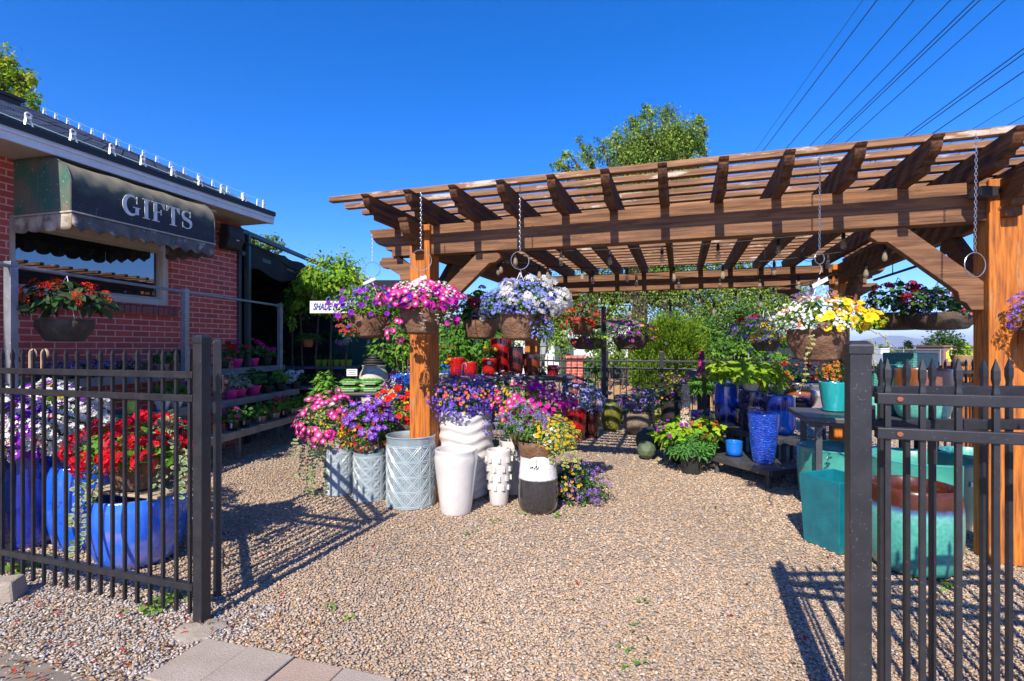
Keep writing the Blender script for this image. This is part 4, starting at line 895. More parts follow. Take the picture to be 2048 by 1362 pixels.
# ================================================================== CENTRE CLUSTER OF TALL POTS
def lattice(root, Y, w_, h, k=7, rows=4, mat=None):
    mat = RIBM
    """raised cane-weave ribs that wrap the cylinder"""
    s_ = Y / F; r = w_ * s_ * 1.004; hh = h * s_; m_ = MB()
    def P(t, z): return (r * math.cos(t), r * math.sin(t), z)
    z0, z1 = .03 * hh, .93 * hh; st = (z1 - z0) / rows
    for j in range(rows + 1):
        for dz in (-.05, .05): m_.tube([P(t, z0 + st * (j + dz)) for t in np.linspace(0, 2 * math.pi, 48, endpoint=False)], .0046, 5, True)
    for i in range(k * 2):
        t0 = math.pi * i / k
        for dt in (-.04, .04): m_.tube([P(t0 + dt, z) for z in np.linspace(z0, z1, 6)], 0.0046, 5)
        for sg in (-1, 1):
            turns = sg * math.pi / k * rows
            for dt in (-.05, .05): m_.tube([P(t0 + dt + turns * q, z0 + (z1 - z0) * q) for q in np.linspace(0, 1, 18)], 0.005, 5)
    return m_.build('cane_ribs', mat, root, smooth=True)
def cyl(w_, h, flare=.98): return [(w_ * flare, 0), (w_, h * .05), (w_, h * .5), (w_ * 1.0, h * .97), (w_ * 1.01, h)]
r, Y = planter('cane_planter', 'pale blue grey cane weave pot standing under the pink petunias', 680, 992, cyl(30, 88), LATTP, seg=40); lattice(r, Y, 30, 88, 5, 4, LATTP)
bouquet(r, Y + .02, 662, 850, 66, 62, [('var', 800, .030, [(.16, .25, .09), (.12, .2, .06)]), ('quick', 500, .03, G_MID)],
        [('petunia', 92, .072, PINK, EYEY, ((-.45, -.6, .65), .2), 'pink_petunias'), ('five', 80, .020, YEL, (.6, .3, .0), ((.35, -.8, -.25), .55), 'yellow_blooms')], zmin=-.8)
trails(r, Y - .1, [(612, 880, 70, -10), (630, 900, 130, -6), (640, 905, 60, -14), (652, 912, 140, 2), (604, 862, 50, -16), (622, 890, 90, -8)], 1)
hanger(r, Y, 664, 885, 26, 668, 800, True, surf('brown_hook', (.2, .12, .08)))
o = hookmb(.20, .006).build('hook', surf('brown_plastic_hook', (.20, .11, .075)), r, smooth=True); o.location = at(672, 812, Y) - r.location
r, Y = planter('cane_planter', 'middle grey cane weave pot under purple star petunias', 741, 1005, cyl(33, 93), LATT, seg=40); lattice(r, Y, 33, 93, 5, 4, LATT)
bouquet(r, Y + .02, 735, 858, 58, 56, [('quick', 1500, .034, G_MID + G_DARK)],
        [('star', 52, .066, (.13, .012, .42), (.1, .02, .2), ((.25, -.55, .55), .55), 'star_petunias', (.46, .32, .72)), ('five', 55, .034, RED, EYED, ((-.05, -.9, -.45), .6), 'red_calibrachoa'), ('five', 40, .026, YEL, (.7, .3, 0), ((-.4, -.7, -.2), .7), 'yellow_calibrachoa'), ('five', 24, .03, CORAL, EYED, ((-.8, -.4, .1), .7), 'coral_calibrachoa')], zmin=-.75)
hanger(r, Y, 735, 895, 30, 752, 826)
r, Y = planter('cane_planter', 'biggest grey cane weave pot, standing open and empty before the post', 822, 1020, [(46, 0), (48, 6), (48, 60), (48, 128), (50, 136)], LATT, depth=.06, wall=.028, soil=EMPTYIN, seg=48); lattice(r, Y, 48, 128, 6, 4, LATT)
r, Y = planter('tall_vase', 'empty glossy white tapered vase at the front of the cluster', 912, 1032, [(27, 0), (31, 6), (38, 60), (43, 104), (42, 117), (43, 125)], WHITE, depth=.16, wall=.022, soil=EMPTYIN, seg=48)
def wav(t, z, i):
    q = math.sin(z * 2 * math.pi / .095 + 1.1 * math.sin(3 * t) + .7 * math.sin(5 * t + 2)); return 1 + -.0 + .028 * math.copysign(abs(q) ** .7, q) + .012 * math.sin(4 * t)
r, Y = planter('wavy_vase', 'large matt white vase with rippled bands under the violet lobelia', 932, 1004, [(36, 0), (46, 14), (52, 60), (54, 110), (52, 150), (49, 172)], WHITEM, fn=wav, seg=84, sm=14, Y=5.05)
bouquet(r, Y, 916, 800, 82, 52, [('thin', 1500, .035, G_MID + G_DARK)],
        [('five', 1300, .026, LOB, (.3, .25, .6), None, 'violet_lobelia'), ('five', 42, .028, YEL, (.5, .2, 0), ((.05, -.7, .35), .7), 'yellow_calibrachoa'), ('petunia', 40, .034, [CORAL, (.8, .12, .16)], EYEY, ((.35, -.7, .45), .72), 'coral_calibrachoa', (.8, .2, .1))], zmin=-.8)
bouquet(r, Y - .05, 975, 838, 40, 40, [('thin', 300, .03, G_DARK)], [('five', 260, .019, LOB, (.3, .25, .6), None, 'violet_lobelia')], zmin=-.95, fname='trailing_foliage')
bouquet(r, Y - .05, 868, 838, 28, 34, [('thin', 200, .03, G_DARK)], [('five', 120, .019, LOB, (.3, .25, .6), None, 'violet_lobelia')], zmin=-.95, fname='trailing_foliage')
o = hookmb(.26, .004).build('hook', TAGM, r, smooth=True); o.location = at(924, 775, Y) - r.location
_q = MB().box((0, 0, 0), (.020, .026, .045), 0, .86); STUD = bpy.data.meshes.new('stud'); STUD.from_pydata(_q.v, [], _q.f); STUD.materials.append(WHITEM)
def studded(label, px, by, pr, Y=None, rows=4):
    r, Y = planter('studded_vase', label, px, by, pr, WHITEM, Y=Y, depth=.08, wall=.014, soil=EMPTYIN, seg=40); s_ = Y / F; m_ = MB()
    P = smooth_prof(pr, 6); hs_ = pr[-1][1]
    for j in range(rows):
        z = hs_ * (.34 + .17 * j); w_ = min(P, key=lambda q: abs(q[1] - z))[0]
        for k in range(9):
            a = 2 * math.pi * (k + .5 * (j % 2)) / 9 + .2; c = Vector((w_ * s_ * 1.06 * math.cos(a), w_ * s_ * 1.06 * math.sin(a), z * s_))
            o = bpy.data.objects.new('stud', STUD); C.objects.link(o); o.parent = r; o.location = c; o.rotation_euler = (0, 0, a)
    return r, Y
studded('slim white vase covered in square studs, at the front of the cluster', 998, 1012, [(15, 0), (18, 6), (22, 50), (25, 90), (25, 108)])
studded('second studded white vase, half hidden behind the slim studded one', 1026, 990, [(18, 0), (22, 8), (26, 60), (28, 98), (28, 106)], Y=5.15)
TWOT = zglaze('white_over_charcoal', [(0, (.03, .028, .03)), (.292, (.042, .04, .042)), (.297, (.22, .25, .23)), (.304, (.76, .74, .71)), (.5, (.78, .76, .73))], .003, rough=.2)
r, Y = planter('two_tone_vase', 'rounded vase, charcoal below and white above with black markings', 1076, 1030, [(31, 0), (38, 10), (40.5, 36), (39, 66), (36, 100), (35, 112)], TWOT, seg=48, depth=.02)
s_ = Y / F; m_ = MB()
def ink(pts, rad): m_.tube([(37.4 * s_ * math.cos(a), 37.4 * s_ * math.sin(a), z * s_) for a, z in pts], rad, 5)
for a, z, rad in ((-2.02, 92, .004), (-1.92, 93, .0062), (-1.80, 91, .0045), (-1.72, 95, .0055), (-1.66, 90, .0042), (-1.60, 93, .0038)): ink([(a - .03, z - 1), (a, z + 1.5), (a + .04, z - .5)], rad)
ink([(-1.70, 111), (-1.69, 100), (-1.71, 86), (-1.68, 72)], .0016); ink([(-1.73, 70), (-1.69, 72), (-1.63, 69)], .004)
m_.build('ink_marks', BLK, r)
rb = basket('fibre_basket', 'fibre basket of lilac ageratum and yellow bidens set on the two tone vase', 1076, 882, 919, 39, 33, Y, seed=3, cat='flower basket')
bouquet(rb, Y, 1050, 848, 52, 40, [('leaf', 600, .04, G_MID)], [('fluff', 60, .052, AGE, (.5, .35, .75), ((-.2, -.6, .6), .1), 'lilac_ageratum')], zmin=-.6)
bouquet(rb, Y - .03, 1105, 872, 52, 40, [('var', 700, .032, [(.2, .3, .06), (.15, .24, .05)]), ('quick', 300, .03, G_LIME)], [('five', 110, .026, YEL, (.6, .25, 0), ((.4, -.6, .2), .2), 'yellow_bidens'), ('five', 14, .03, WHT, EYEY, ((-.5, -.6, .3), .7), 'white_blooms')], zmin=-.7, fname='bidens_foliage')
trails(rb, Y - .1, [(1140, 885, 50, 18), (1120, 895, 35, 12), (1100, 898, 25, 4)], 1, cols=[(.2, .3, .06)])
rb = basket('fibre_basket', 'fibre basket of magenta and pink petunias behind the lilac ageratum', 1062, 850, 890, 42, 36, 5.0, seed=5, cat='flower basket'); 
bouquet(rb, 5.0, 1060, 812, 80, 48, [('quick', 1300, .034, G_MID + G_LIME[:1])], [('petunia', 56, .068, PINK, EYEY, ((-.25, -.65, .4), .5), 'pink_petunias'), ('petunia', 90, .050, [MAG, (.62, .008, .22)], EYED, ((.5, -.55, .1), .4), 'magenta_petunias', (.5, .01, .25)), ('five', 60, .027, YEL, (.6, .25, 0), ((-.7, -.6, .2), .7), 'yellow_calibrachoa'), ('petunia', 36, .04, BURG, EYED, ((.5, -.4, .65), .6), 'burgundy_petunias', (.3, .01, .1))], zmin=-.75)
hanger(rb, 4.95, 1062, 850, 38, 1062, 792)
tb = thing('plant_stand', 'low black stand hidden under the magenta petunia basket', 'stand', at(1062, 890, 5.0)); h = tb.location.z; tb.location.z = 0
m_ = MB().lathe([(.16, h - .03), (.16, h - .004)], 24)
for a in (30, 150, 270): m_.tube([(.13 * math.cos(R(a)), .13 * math.sin(R(a)), 0), (.10 * math.cos(R(a)), .10 * math.sin(R(a)), h - .03)], .012, 6)
m_.build('frame', BLK, tb)
r = basket('fibre_basket', 'fibre basket of scarlet calibrachoa standing behind the purple star petunias', 792, 845, 885, 44, 36, 5.25, seed=8, cat='flower basket', mat=FIBRED); r2 = r
bouquet(r, 5.25, 792, 822, 56, 42, [('quick', 900, .034, G_MID + G_LIME[:1])], [('petunia', 80, .056, (.66, .006, .006), (.4, .1, .01), ((.2, -.7, .3), .05), 'scarlet_calibrachoa', (.6, .006, .006)), ('five', 50, .028, YEL, (.6, .25, 0), ((-.1, -.2, .9), .55), 'yellow_calibrachoa'), ('five', 24, .03, CORAL, EYED, ((-.8, -.4, .5), .6), 'coral_blooms')], zmin=-.7)
hanger(r, 5.25, 792, 845, 40, 780, 782, True)
tb = thing('plant_stand', 'low black stand under the scarlet calibrachoa basket', 'stand', at(792, 885, 5.25)); h = tb.location.z; tb.location.z = 0
m_ = MB().lathe([(.17, h - .03), (.17, h - .004)], 24)
for a in (30, 150, 270): m_.tube([(.13 * math.cos(R(a)), .13 * math.sin(R(a)), 0), (.10 * math.cos(R(a)), .10 * math.sin(R(a)), h - .03)], .012, 6)
m_.build('frame', BLK, tb)
r, Y = planter('nursery_pot', 'small dark pot of trailing purple scaevola on the gravel beside the two tone vase', 1140, 1010, [(22, 0), (27, 30), (29, 45)], NURS, Y=4.95, cat='potted plant')
bouquet(r, Y - .1, 1150, 970, 50, 52, [('leaf', 800, .035, G_MID + G_DARK)], [('fluff', 50, .055, (.34, .05, .62), (.6, .5, .8), ((.2, -.6, .1), -.2), 'purple_scaevola'), ('five', 60, .028, YEL, (.5, .2, 0), ((-.6, -.6, .4), .6), 'yellow_blooms')], zmin=-.85)
bouquet(r, Y - .15, 1186, 975, 40, 36, [('leaf', 260, .03, G_MID + G_DARK)], [('fluff', 34, .055, (.34, .05, .62), (.6, .5, .8), None, 'purple_scaevola')], zmin=-.9, fname='trailing_foliage')
r = basket('fibre_basket', 'small basket of white alyssum and magenta verbena beside the blue pots', 826, 800, 832, 40, 32, 6.2, seed=2, cat='flower basket')
bouquet(r, 6.2, 822, 778, 50, 38, [('quick', 500, .035, G_MID)], [('tiny', 300, .022, WHT, (.8, .8, .7), ((.2, -.3, .7), .2), 'white_alyssum'), ('head', 12, .07, MAG, (.7, .3, .5), ((-.4, -.8, -.1), .3), 'magenta_verbena')])
tb = thing('plant_stand', 'low black stand under the white alyssum basket', 'stand', at(826, 832, 6.2)); h = tb.location.z; tb.location.z = 0
MB().box((0, 0, h - .02), (.4, .4, .03)).box((-.16, 0, h / 2 - .02), (.03, .3, h - .04)).box((.16, 0, h / 2 - .02), (.03, .3, h - .04)).build('frame', BLK, tb)

# ================================================================== HANGING BASKETS
Y = 5.2; r = basket('fibre_basket', 'hanging fibre basket of purple petunias and lobelia beside the shade sign', 740, 628, 676, 40, 31, Y, seed=1)
bouquet(r, Y, 736, 620, 72, 46, [('leaf', 1100, .038, G_MID + G_LIME[:1])], [('petunia', 44, .055, [VIOL, (.26, .015, .46)], EYED, ((-.3, -.6, .3), .0), 'purple_petunias', (.2, .02, .4)), ('tiny', 200, .022, (.20, .17, .62), (.2, .17, .6), ((-.1, -.3, .9), .35), 'blue_lobelia')], zmin=-.35)
bouquet(r, Y - .1, 702, 650, 26, 34, [('leaf', 220, .035, G_MID)], [('five', 26, .034, CORAL, EYED, ((-.2, -.6, -.5), .3), 'coral_blooms'), ('petunia', 8, .045, VIOL, EYED, None, 'purple_petunias', (.2, .02, .4))], zmin=-.95, fname='trailing_foliage')
hanger(r, Y, 740, 628, 38, 742, 556)
Y = 4.33; r = basket('fibre_basket', 'hanging fibre basket of pink petunias with white alyssum before a pergola post', 843, 618, 669, 41, 32, Y, seed=4)
bouquet(r, Y, 845, 606, 80, 40, [('quick', 900, .032, G_MID + G_GREY), ('leaf', 300, .035, G_DARK)], [('petunia', 58, .066, PINK, EYEY, ((-.1, -.6, .5), .25), 'pink_petunias'), ('five', 420, .019, WHT, (.8, .8, .6), ((.3, -.1, .9), .45), 'white_alyssum'), ('petunia', 14, .06, MAG, EYED, ((.6, -.6, -.1), .6), 'magenta_petunias', (.5, .01, .3)), ('petunia', 8, .05, VIOL, EYED, ((-.5, -.8, 0), .8), 'purple_petunias', (.2, .02, .4))], zmin=-.3)
trails(r, Y - .18, [(845, 622, 34, 6), (870, 620, 28, 10), (890, 615, 24, 12)], 1, cols=[(.35, .4, .28)], rim=(1.4, 1.3, 1.4), size=.022)
bouquet(r, Y - .1, 790, 665, 20, 30, [('quick', 150, .03, G_MID)], [('petunia', 14, .055, PINK, EYEY, None, 'pink_petunias')], zmin=-.95, fname='trailing_foliage')
bouquet(r, Y - .05, 900, 635, 20, 26, [('quick', 150, .03, G_MID)], [('petunia', 12, .055, MAG, EYED, None, 'magenta_petunias', (.5, .01, .3))], zmin=-.95, fname='trailing_foliage')
hanger(r, Y, 843, 618, 38, 842, 552)
Y = 5.6; r = basket('fibre_basket', 'hanging fibre basket of crimson geraniums half hidden behind the white geraniums', 962, 640, 678, 34, 27, Y, seed=6)
bouquet(r, Y, 960, 622, 42, 40, [('round', 300, .06, G_MID), ('quick', 200, .03, G_MID)], [('head', 9, .085, [(.6, .01, .12), (.7, .01, .08)], (.5, .01, .1), ((-.1, -.4, .8), .3), 'crimson_geraniums'), ('head', 4, .08, WHT, WHT, ((.3, -.9, 0), .6), 'white_geraniums'), ('tiny', 120, .02, (.35, .15, .6), (.6, .5, .8), ((.6, -.6, -.4), .4), 'violet_lobelia')], zmin=-.5)
Y = 4.17; r = basket('fibre_basket', 'hanging fibre basket of white geraniums and blue lobelia under the front beam', 1040, 625, 681, 43, 34, Y, seed=7)
bouquet(r, Y, 1048, 612, 76, 50, [('round', 260, .065, G_MID), ('leaf', 600, .03, G_MID)], [('head', 27, .095, WHT, (.85, .82, .7), ((.35, -.3, .7), .3), 'white_geraniums'), ('five', 620, .021, LOBB, (.5, .5, .8), ((-.3, -.75, .15), .25), 'blue_lobelia')], zmin=-.35)
bouquet(r, Y - .12, 1082, 658, 22, 30, [('leaf', 150, .03, G_DARK)], [('five', 150, .020, LOBB, (.5, .5, .8), None, 'blue_lobelia')], zmin=-.95, fname='trailing_foliage')
hanger(r, Y, 1040, 625, 40, 1040, 545, False)
Y = 7.6; r = basket('fibre_basket', 'distant hanging basket of scarlet calibrachoa beside the black hanger post', 1164, 640, 670, 24, 18, Y, seed=9)
bouquet(r, Y, 1162, 642, 42, 32, [('quick', 500, .04, G_MID + G_GREY)], [('five', 170, .038, [RED, (.66, .02, .006)], RED, ((-.2, -.7, .3), -.1), 'scarlet_calibrachoa')], zmin=-.5)
hanger(r, Y, 1164, 640, 22, 1170, 598)
Y = 8.2; r = basket('fibre_basket', 'dark hanging basket with lime sweet potato leaves under the scarlet one', 1176, 678, 699, 34, 26, Y, seed=10, mat=FIBRED)
bouquet(r, Y, 1176, 680, 40, 22, [('quick', 250, .04, G_DARK), ('heart', 60, .08, G_LIME, ((.6, -.6, .1), .2))], [('petunia', 12, .05, PURP, EYED, ((-.4, -.8, .2), .4), 'purple_petunias', (.3, .02, .3)), ('five', 24, .04, CORAL, EYED, ((-.9, -.3, 0), .6), 'coral_blooms')], zmin=-.6)
Y = 8.3; r = basket('fibre_basket', 'hanging basket of purple petunias and silver dusty miller on the hanger post arm', 1262, 672, 699, 34, 26, Y, seed=11, mat=FIBRED)
bouquet(r, Y, 1258, 668, 50, 30, [('quick', 500, .04, G_DARK), ('quick', 420, .035, [(.4, .45, .42), (.5, .54, .5)], ((-.6, -.3, .5), .2))], [('petunia', 40, .055, [(.4, .03, .42), (.5, .05, .45)], EYED, ((.2, -.6, .5), .3), 'purple_petunias', (.45, .1, .45)), ('five', 50, .05, YEL, YEL, ((.8, -.2, .5), .6), 'yellow_petunias')], zmin=-.5)
hanger(r, Y, 1262, 672, 30, 1270, 640)
Y = 6.4; r = basket('fibre_basket', 'shaded hanging basket of violet lobelia and small yellow calibrachoa', 1532, 680, 702, 26, 20, Y, seed=12, mat=FIBRED)
bouquet(r, Y, 1515, 665, 52, 32, [('thin', 700, .04, G_DARK)], [('five', 260, .026, (.12, .05, .45), (.3, .3, .6), ((-.3, -.4, .3), .1), 'violet_lobelia'), ('five', 90, .034, YEL, (.5, .2, 0), ((.4, -.8, -.2), .45), 'yellow_calibrachoa'), ('head', 3, .08, RED, RED, ((-.1, -.3, .9), .8), 'red_geraniums')], zmin=-.6)
hanger(r, Y, 1532, 680, 26, 1530, 612, False)
Y = 3.6; r = basket('fibre_basket', 'big hanging basket of yellow petunias, white lobelia and lilac ageratum', 1636, 660, 723, 54, 40, Y, seed=13)
bouquet(r, Y, 1640, 645, 88, 48, [('leaf', 1100, .03, G_MID + G_LIME[:1]), ('var', 160, .028, [(.2, .3, .06)])], [('petunia', 62, .060, (.86, .62, .012), (.6, .38, .0), ((.65, -.6, .1), .25), 'yellow_petunias', (.78, .48, .006)), ('five', 300, .021, WHT, (.8, .8, .6), ((-.55, -.55, .4), .45), 'white_lobelia'), ('five', 60, .026, RED, EYEY, ((.0, -.8, .5), .35), 'red_verbena')], zmin=-.3)
bouquet(r, Y + .05, 1635, 600, 52, 24, [('thin', 160, .03, G_GREY)], [('fluff', 24, .028, (.36, .25, .6), (.5, .4, .7), None, 'lilac_ageratum')], zmin=-.2, fname='ageratum_stems')
bouquet(r, Y - .05, 1745, 640, 26, 18, [('leaf', 120, .026, G_LIME)], [('petunia', 10, .045, (.80, .50, .008), (.6, .33, 0), None, 'yellow_petunias', (.78, .48, .006))], zmin=-.9, fname='trailing_foliage')
trails(r, Y - .2, [(1622, 672, 120, -34), (1745, 660, 40, 30), (1740, 680, 60, -6)], 1, size=.023, cols=[(.2, .3, .06)])
hanger(r, Y, 1636, 660, 50, 1638, 556, True)
for lab, px, py, Y, sd in (('shaded hanging basket of dark red geraniums without calibrachoa on the iron bar', 1796, 600, 5.7, 14), ('dark hanging basket of crimson geraniums mixed with small red calibrachoa', 1880, 602, 5.2, 15)):
    r = basket('fibre_basket', lab, px, 628, 660, 56, 44, Y, seed=sd, mat=FIBRED)
    bouquet(r, Y, px, py + 8, 72, 38, [('round', 260, .06, G_MID + G_DARK), ('thin', 400, .03, G_DARK)], [('head', 12, .085, [DKR, (.5, .01, .06)], DKR, ((-.2, -.3, .9), .1), 'geraniums'), ('tiny', 170, .02, (.2, .2, .6), (.5, .5, .8), ((-.2, -.8, -.3), .3), 'blue_lobelia')] + ([('petunia', 36, .036, (.5, .01, .02), EYED, ((.5, -.7, -.1), .5), 'red_calibrachoa', (.4, .01, .02))] if sd == 15 else []), zmin=-.5)
    hanger(r, Y, px, 628, 50, px, 555, False, BLK)
a, b_ = at(1748, 560, 5.95), at(1890, 514, 4.95); rod = MB().tube([a, b_], .014, 8).tube([b_, b_ + Vector((0, 0, .45))], .005, 5).tube([a.lerp(b_, .3), a.lerp(b_, .3) + Vector((0, 0, .42))], .005, 5).build('basket_rod', BLK); tag(rod, 'black iron bar slung below the pergola carrying the dark red geranium baskets', 'bar')
Y = 3.25; r = basket('fibre_basket', 'hanging basket of purple verbena beyond the orange pergola post', 2104, 640, 690, 44, 34, Y, seed=16)
bouquet(r, Y, 2104, 625, 66, 60, [('thin', 500, .03, G_MID)], [('five', 420, .022, [(.2, .08, .6), (.3, .12, .62)], (.5, .4, .7), None, 'purple_verbena')], zmin=-.7)
hanger(r, Y, 2104, 640, 40, 2110, 480, False, BLK)

# begonia basket on the pipe rail
Y = 4.8; r = basket('fibre_basket', 'hanging basket of red dragon wing begonias before the shop window', 130, 640, 683, 45, 33, Y, seed=17, mat=FIBRED)
bouquet(r, Y, 128, 606, 82, 42, [('leaf', 300, .10, [(.03, .08, .025), (.045, .11, .03), (.08, .12, .04)])], [('fluff', 48, .075, (.88, .018, .012), (.8, .08, .01), ((0, -.5, .5), -.05), 'red_begonias')], zmin=-.35)
hanger(r, Y, 130, 640, 42, 134, 552, False)

# ================================================================== LEFT: POTS BEHIND THE FENCE
r, Y = planter('oval_planter', 'blue oval planter with a lavender blush and a slat board across it, behind the fence', 277, 1140, [(56, 0), (72, 18), (86, 70), (88, 110), (84, 132)], surf('streaked_blue_glaze', (.012, .11, .72), (.04, .20, .85), scale=4, detail=8, rough=.13, coat=1, bump=.3, bscale=24, stretch=(2.2, 2.2, .35), c3=(.30, .28, .62), s3=3.2, r3=(.54, .70)), soil=EMPTYIN, depth=.1, wall=.025, seg=48)
z = 132 * Y / F + .006; bd = thing('slat_board', 'weathered wooden slat board lying across the blue oval planter', 'board', (r.location.x + .03, r.location.y, z), -.25)
m_ = MB()
for k in range(5): m_.box((0, -.13 + .066 * k, .022), (.60, .056, .018))
for x in (-.24, .24): m_.box((x, 0, .0065), (.04, .32, .013))
m_.build('slats', wood('grey_board', (.42, .34, .25), (.3, .24, .17), 'x'), bd, bevel=.003)
rb = basket('fibre_basket', 'fibre basket of bright red geraniums on the slat board behind the fence', 282, 932, 1000, 58, 46, Y, seed=18, cat='flower basket'); rb.location.z = z + .034
bouquet(rb, Y, 280, 905, 112, 62, [('round', 260, .07, [(.16, .34, .03), (.11, .26, .025), (.2, .38, .05)]), ('quick', 200, .03, G_MID)], [('head', 46, .105, [(.84, .010, .03), (.86, .016, .07)], (.6, .01, .02), ((0, -.4, .75), .2), 'red_geraniums')], zmin=-.3)
trails(rb, Y - .22, [(190, 935, 170, -28), (178, 930, 120, -20), (205, 945, 60, -4), (375, 900, 100, 14), (360, 920, 70, 6), (350, 880, 60, 22), (325, 935, 40, 4)], 1, size=.04)
bouquet(rb, Y - .1, 340, 862, 30, 36, [('var', 160, .035, [(.17, .26, .08)])], [], zmin=-.9, fname='variegated_foliage')
FLUTE = lambda t, z, i: 1 + .03 * abs(math.sin(5 * t)) - .015
r, Y = planter('fluted_pot', 'bright cobalt fluted pot behind the fence next to the oval planter', 163, 1112, [(34, 0), (46, 24), (56, 80), (54, 140), (47, 164)], COBALT, fn=FLUTE, seg=60, soil=EMPTYIN, depth=.12, Y=3.78)
r, Y = planter('tall_pot', 'tall dark cobalt pot under the white and purple flowers', 62, 1100, [(40, 0), (48, 20), (56, 120), (56, 230), (54, 250)], surf('dark_cobalt', (.012, .02, .24), (.02, .04, .4), scale=6, rough=.12, coat=1, bump=.5, bscale=14), Y=3.85, seg=48)
bouquet(r, Y, 92, 852, 118, 78, [('leaf', 1500, .045, G_MID + G_LIME[:1] + [(.16, .34, .03)])], [('five', 1250, .034, WHT, (.8, .8, .7), ((.15, -.6, .2), -.1), 'white_lobelia'), ('petunia', 46, .085, (.26, .012, .5), EYED, ((-.5, -.75, -.05), .15), 'purple_petunias', (.2, .01, .4)), ('petunia', 22, .06, (.18, .02, .4), EYEY, ((.0, -.3, .9), .6), 'violet_pansies', (.2, .02, .4)), ('five', 26, .05, YEL, (.3, .1, 0), ((-.2, -.2, .95), .55), 'yellow_pansies'), ('five', 60, .032, (.6, .01, .1), WHT, ((.8, -.5, -.1), .5), 'pink_verbena')], zmin=-.7)
hk = surf('tan_hook', (.5, .36, .22))
for px in (60, 84): o = hookmb(.16, .009).build('hook', hk, r, smooth=True); o.location = at(px, 742, Y) - r.location
r, Y = planter('tall_pot', 'dark navy pot in the shade between the cobalt pots behind the fence', 122, 1075, [(36, 0), (44, 30), (50, 130), (48, 170)], NAVYW, Y=4.25, seg=44, soil=EMPTYIN, depth=.1)
r, Y = planter('tall_pot', 'plain dark navy pot without flowers at the end of the fence', -12, 1105, [(40, 0), (50, 40), (58, 150), (56, 200)], NAVY, Y=3.7, seg=44)

# ================================================================== BENCHES ALONG THE HOUSE
GALV = surf('galvanised_steel', (.40, .42, .45), (.28, .30, .33), scale=6, rough=.45, metal=.6, c3=(.5, .5, .5), s3=30, r3=(.6, .7))
BLEND = surf('bench_steel', (.26, .26, .25), (.18, .18, .175), scale=5, rough=.6, metal=.3)
bd_ = Vector((.0837, .9965, 0)).normalized(); bn_ = Vector((-bd_.y, bd_.x, 0))
B0 = Vector((-3.41 - .0837 * 2.6, 6.24 - 2.6, 0)); ang = math.atan2(bd_.y, bd_.x)
bench = thing('plant_bench', 'long three tier grey steel plant bench along the brick wall', 'bench', B0, ang)
TIER = [(.40, 0.0, 4.7, .24), (.75, .30, 4.95, .24), (1.14, .60, 5.05, .30)]
for zt, off, ln, dp in TIER:
    m_ = MB(); m_.box((ln / 2, off + .012, zt - .04), (ln, .024, .09)); m_.box((ln / 2, off + dp - .012, zt - .03), (ln, .024, .07)); 
    for k in range(int(ln / .5) + 1): m_.box((.05 + .48 * k, off + dp / 2, zt - .045), (.03, dp - .06, .05))
    for k in range(6): m_.box((ln / 2, off + .045 + (dp - .09) * k / 5, zt - .008), (ln - .02, .018, .012))
    m_.build('shelf', BLEND, bench, bevel=.003)
for x in (.1, 1.6, 3.1, 4.6):
    for zt, off, ln, dp in TIER: MB().box((x, off + dp - .06, (zt - .05) / 2), (.045, .045, zt - .05)).build('leg', BLEND, bench)
pr_ = thing('pipe_frame', 'galvanised pipe frame with a top rail standing above the plant bench', 'frame', B0, ang)
def bx(px, off): q = B0 + bn_ * off; k = (px - 1024) / F; return (k * q.y - q.x) / (bd_.x - k * bd_.y)
xs3 = [bx(p, .62) for p in (22, 370, 560)]
for x in xs3: MB().box((x, .62, 1.08), (.066, .066, 2.16)).build('post', GALV, pr_, bevel=.004)
MB().tube([(xs3[0] - .9, .60, 2.12), (xs3[2] - .0, .60, 2.12)], .017, 8).build('rail', GALV, pr_, smooth=True)
def on_tier(t, px, back=.0): zt, off, ln, dp = TIER[t]; o = off + dp / 2 + back; x = bx(px, o); return B0 + bd_ * x + bn_ * o + Vector((0, 0, zt + .002))
def smallpot(label, loc, r_, h, pm, leaf, lf, fl=(), spread=1.5, lh=1.2, nl=90, cat='potted plant', group=None, name='potted_plant', ls=.05):
    t = thing(name, label, cat, loc, 0, group)
    pot_body([(r_ * .72, 0), (r_ * .75, .003), (r_ * .95, h * .85), (r_ * 1.04, h * .86), (r_ * 1.06, h)], pm, t, wall=.004, depth=.015, seg=18, sm=0)
    Yq = loc.y; q = at(1024, 693, Yq); s_ = Yq / F
    px = 1024 + loc.x / s_; py = HY - (loc.z + h + r_ * lh * .65 - H) / s_
    bouquet(t, Yq, px, py, r_ * spread / s_, r_ * lh / s_, [(leaf, nl, ls, lf)], fl, zmin=-.55)
    return t
HP = ('head', 9, .066, (.75, .02, .28), (.7, .02, .2), ((0, -.3, .9), .3), 'geraniums'); HR = ('head', 8, .066, RED, RED, ((0, -.3, .9), .3), 'geraniums'); HM = ('head', 8, .062, (.72, .02, .33), (.7, .02, .2), ((0, -.3, .9), .3), 'geraniums')
GER = [(.055, .16, .035), (.075, .2, .04), (.045, .13, .035)]
smallpot('hot pink pot of magenta geraniums on the top tier beside the gate', on_tier(2, 472), .095, .13, PINKP, 'round', GER, (HP, HR), 1.9, 1.7, 120)
smallpot('hot pink pot of pink geraniums, second on the top tier from the gate', on_tier(2, 505), .095, .13, PINKP, 'round', GER, (HP,), 1.9, 1.7, 120)
smallpot('dark pot of pink geraniums on the top tier near the pipe post', on_tier(2, 533), .085, .13, NURS, 'round', GER, (HM,), 1.7, 1.3, 80)
smallpot('dark pot of crimson geraniums touching the last pipe post', on_tier(2, 554), .08, .13, NURS, 'round', GER, (('head', 3, .06, DKR, DKR, ((0, -.3, .9), .3), 'geraniums'),), 1.6, 1.2, 70)
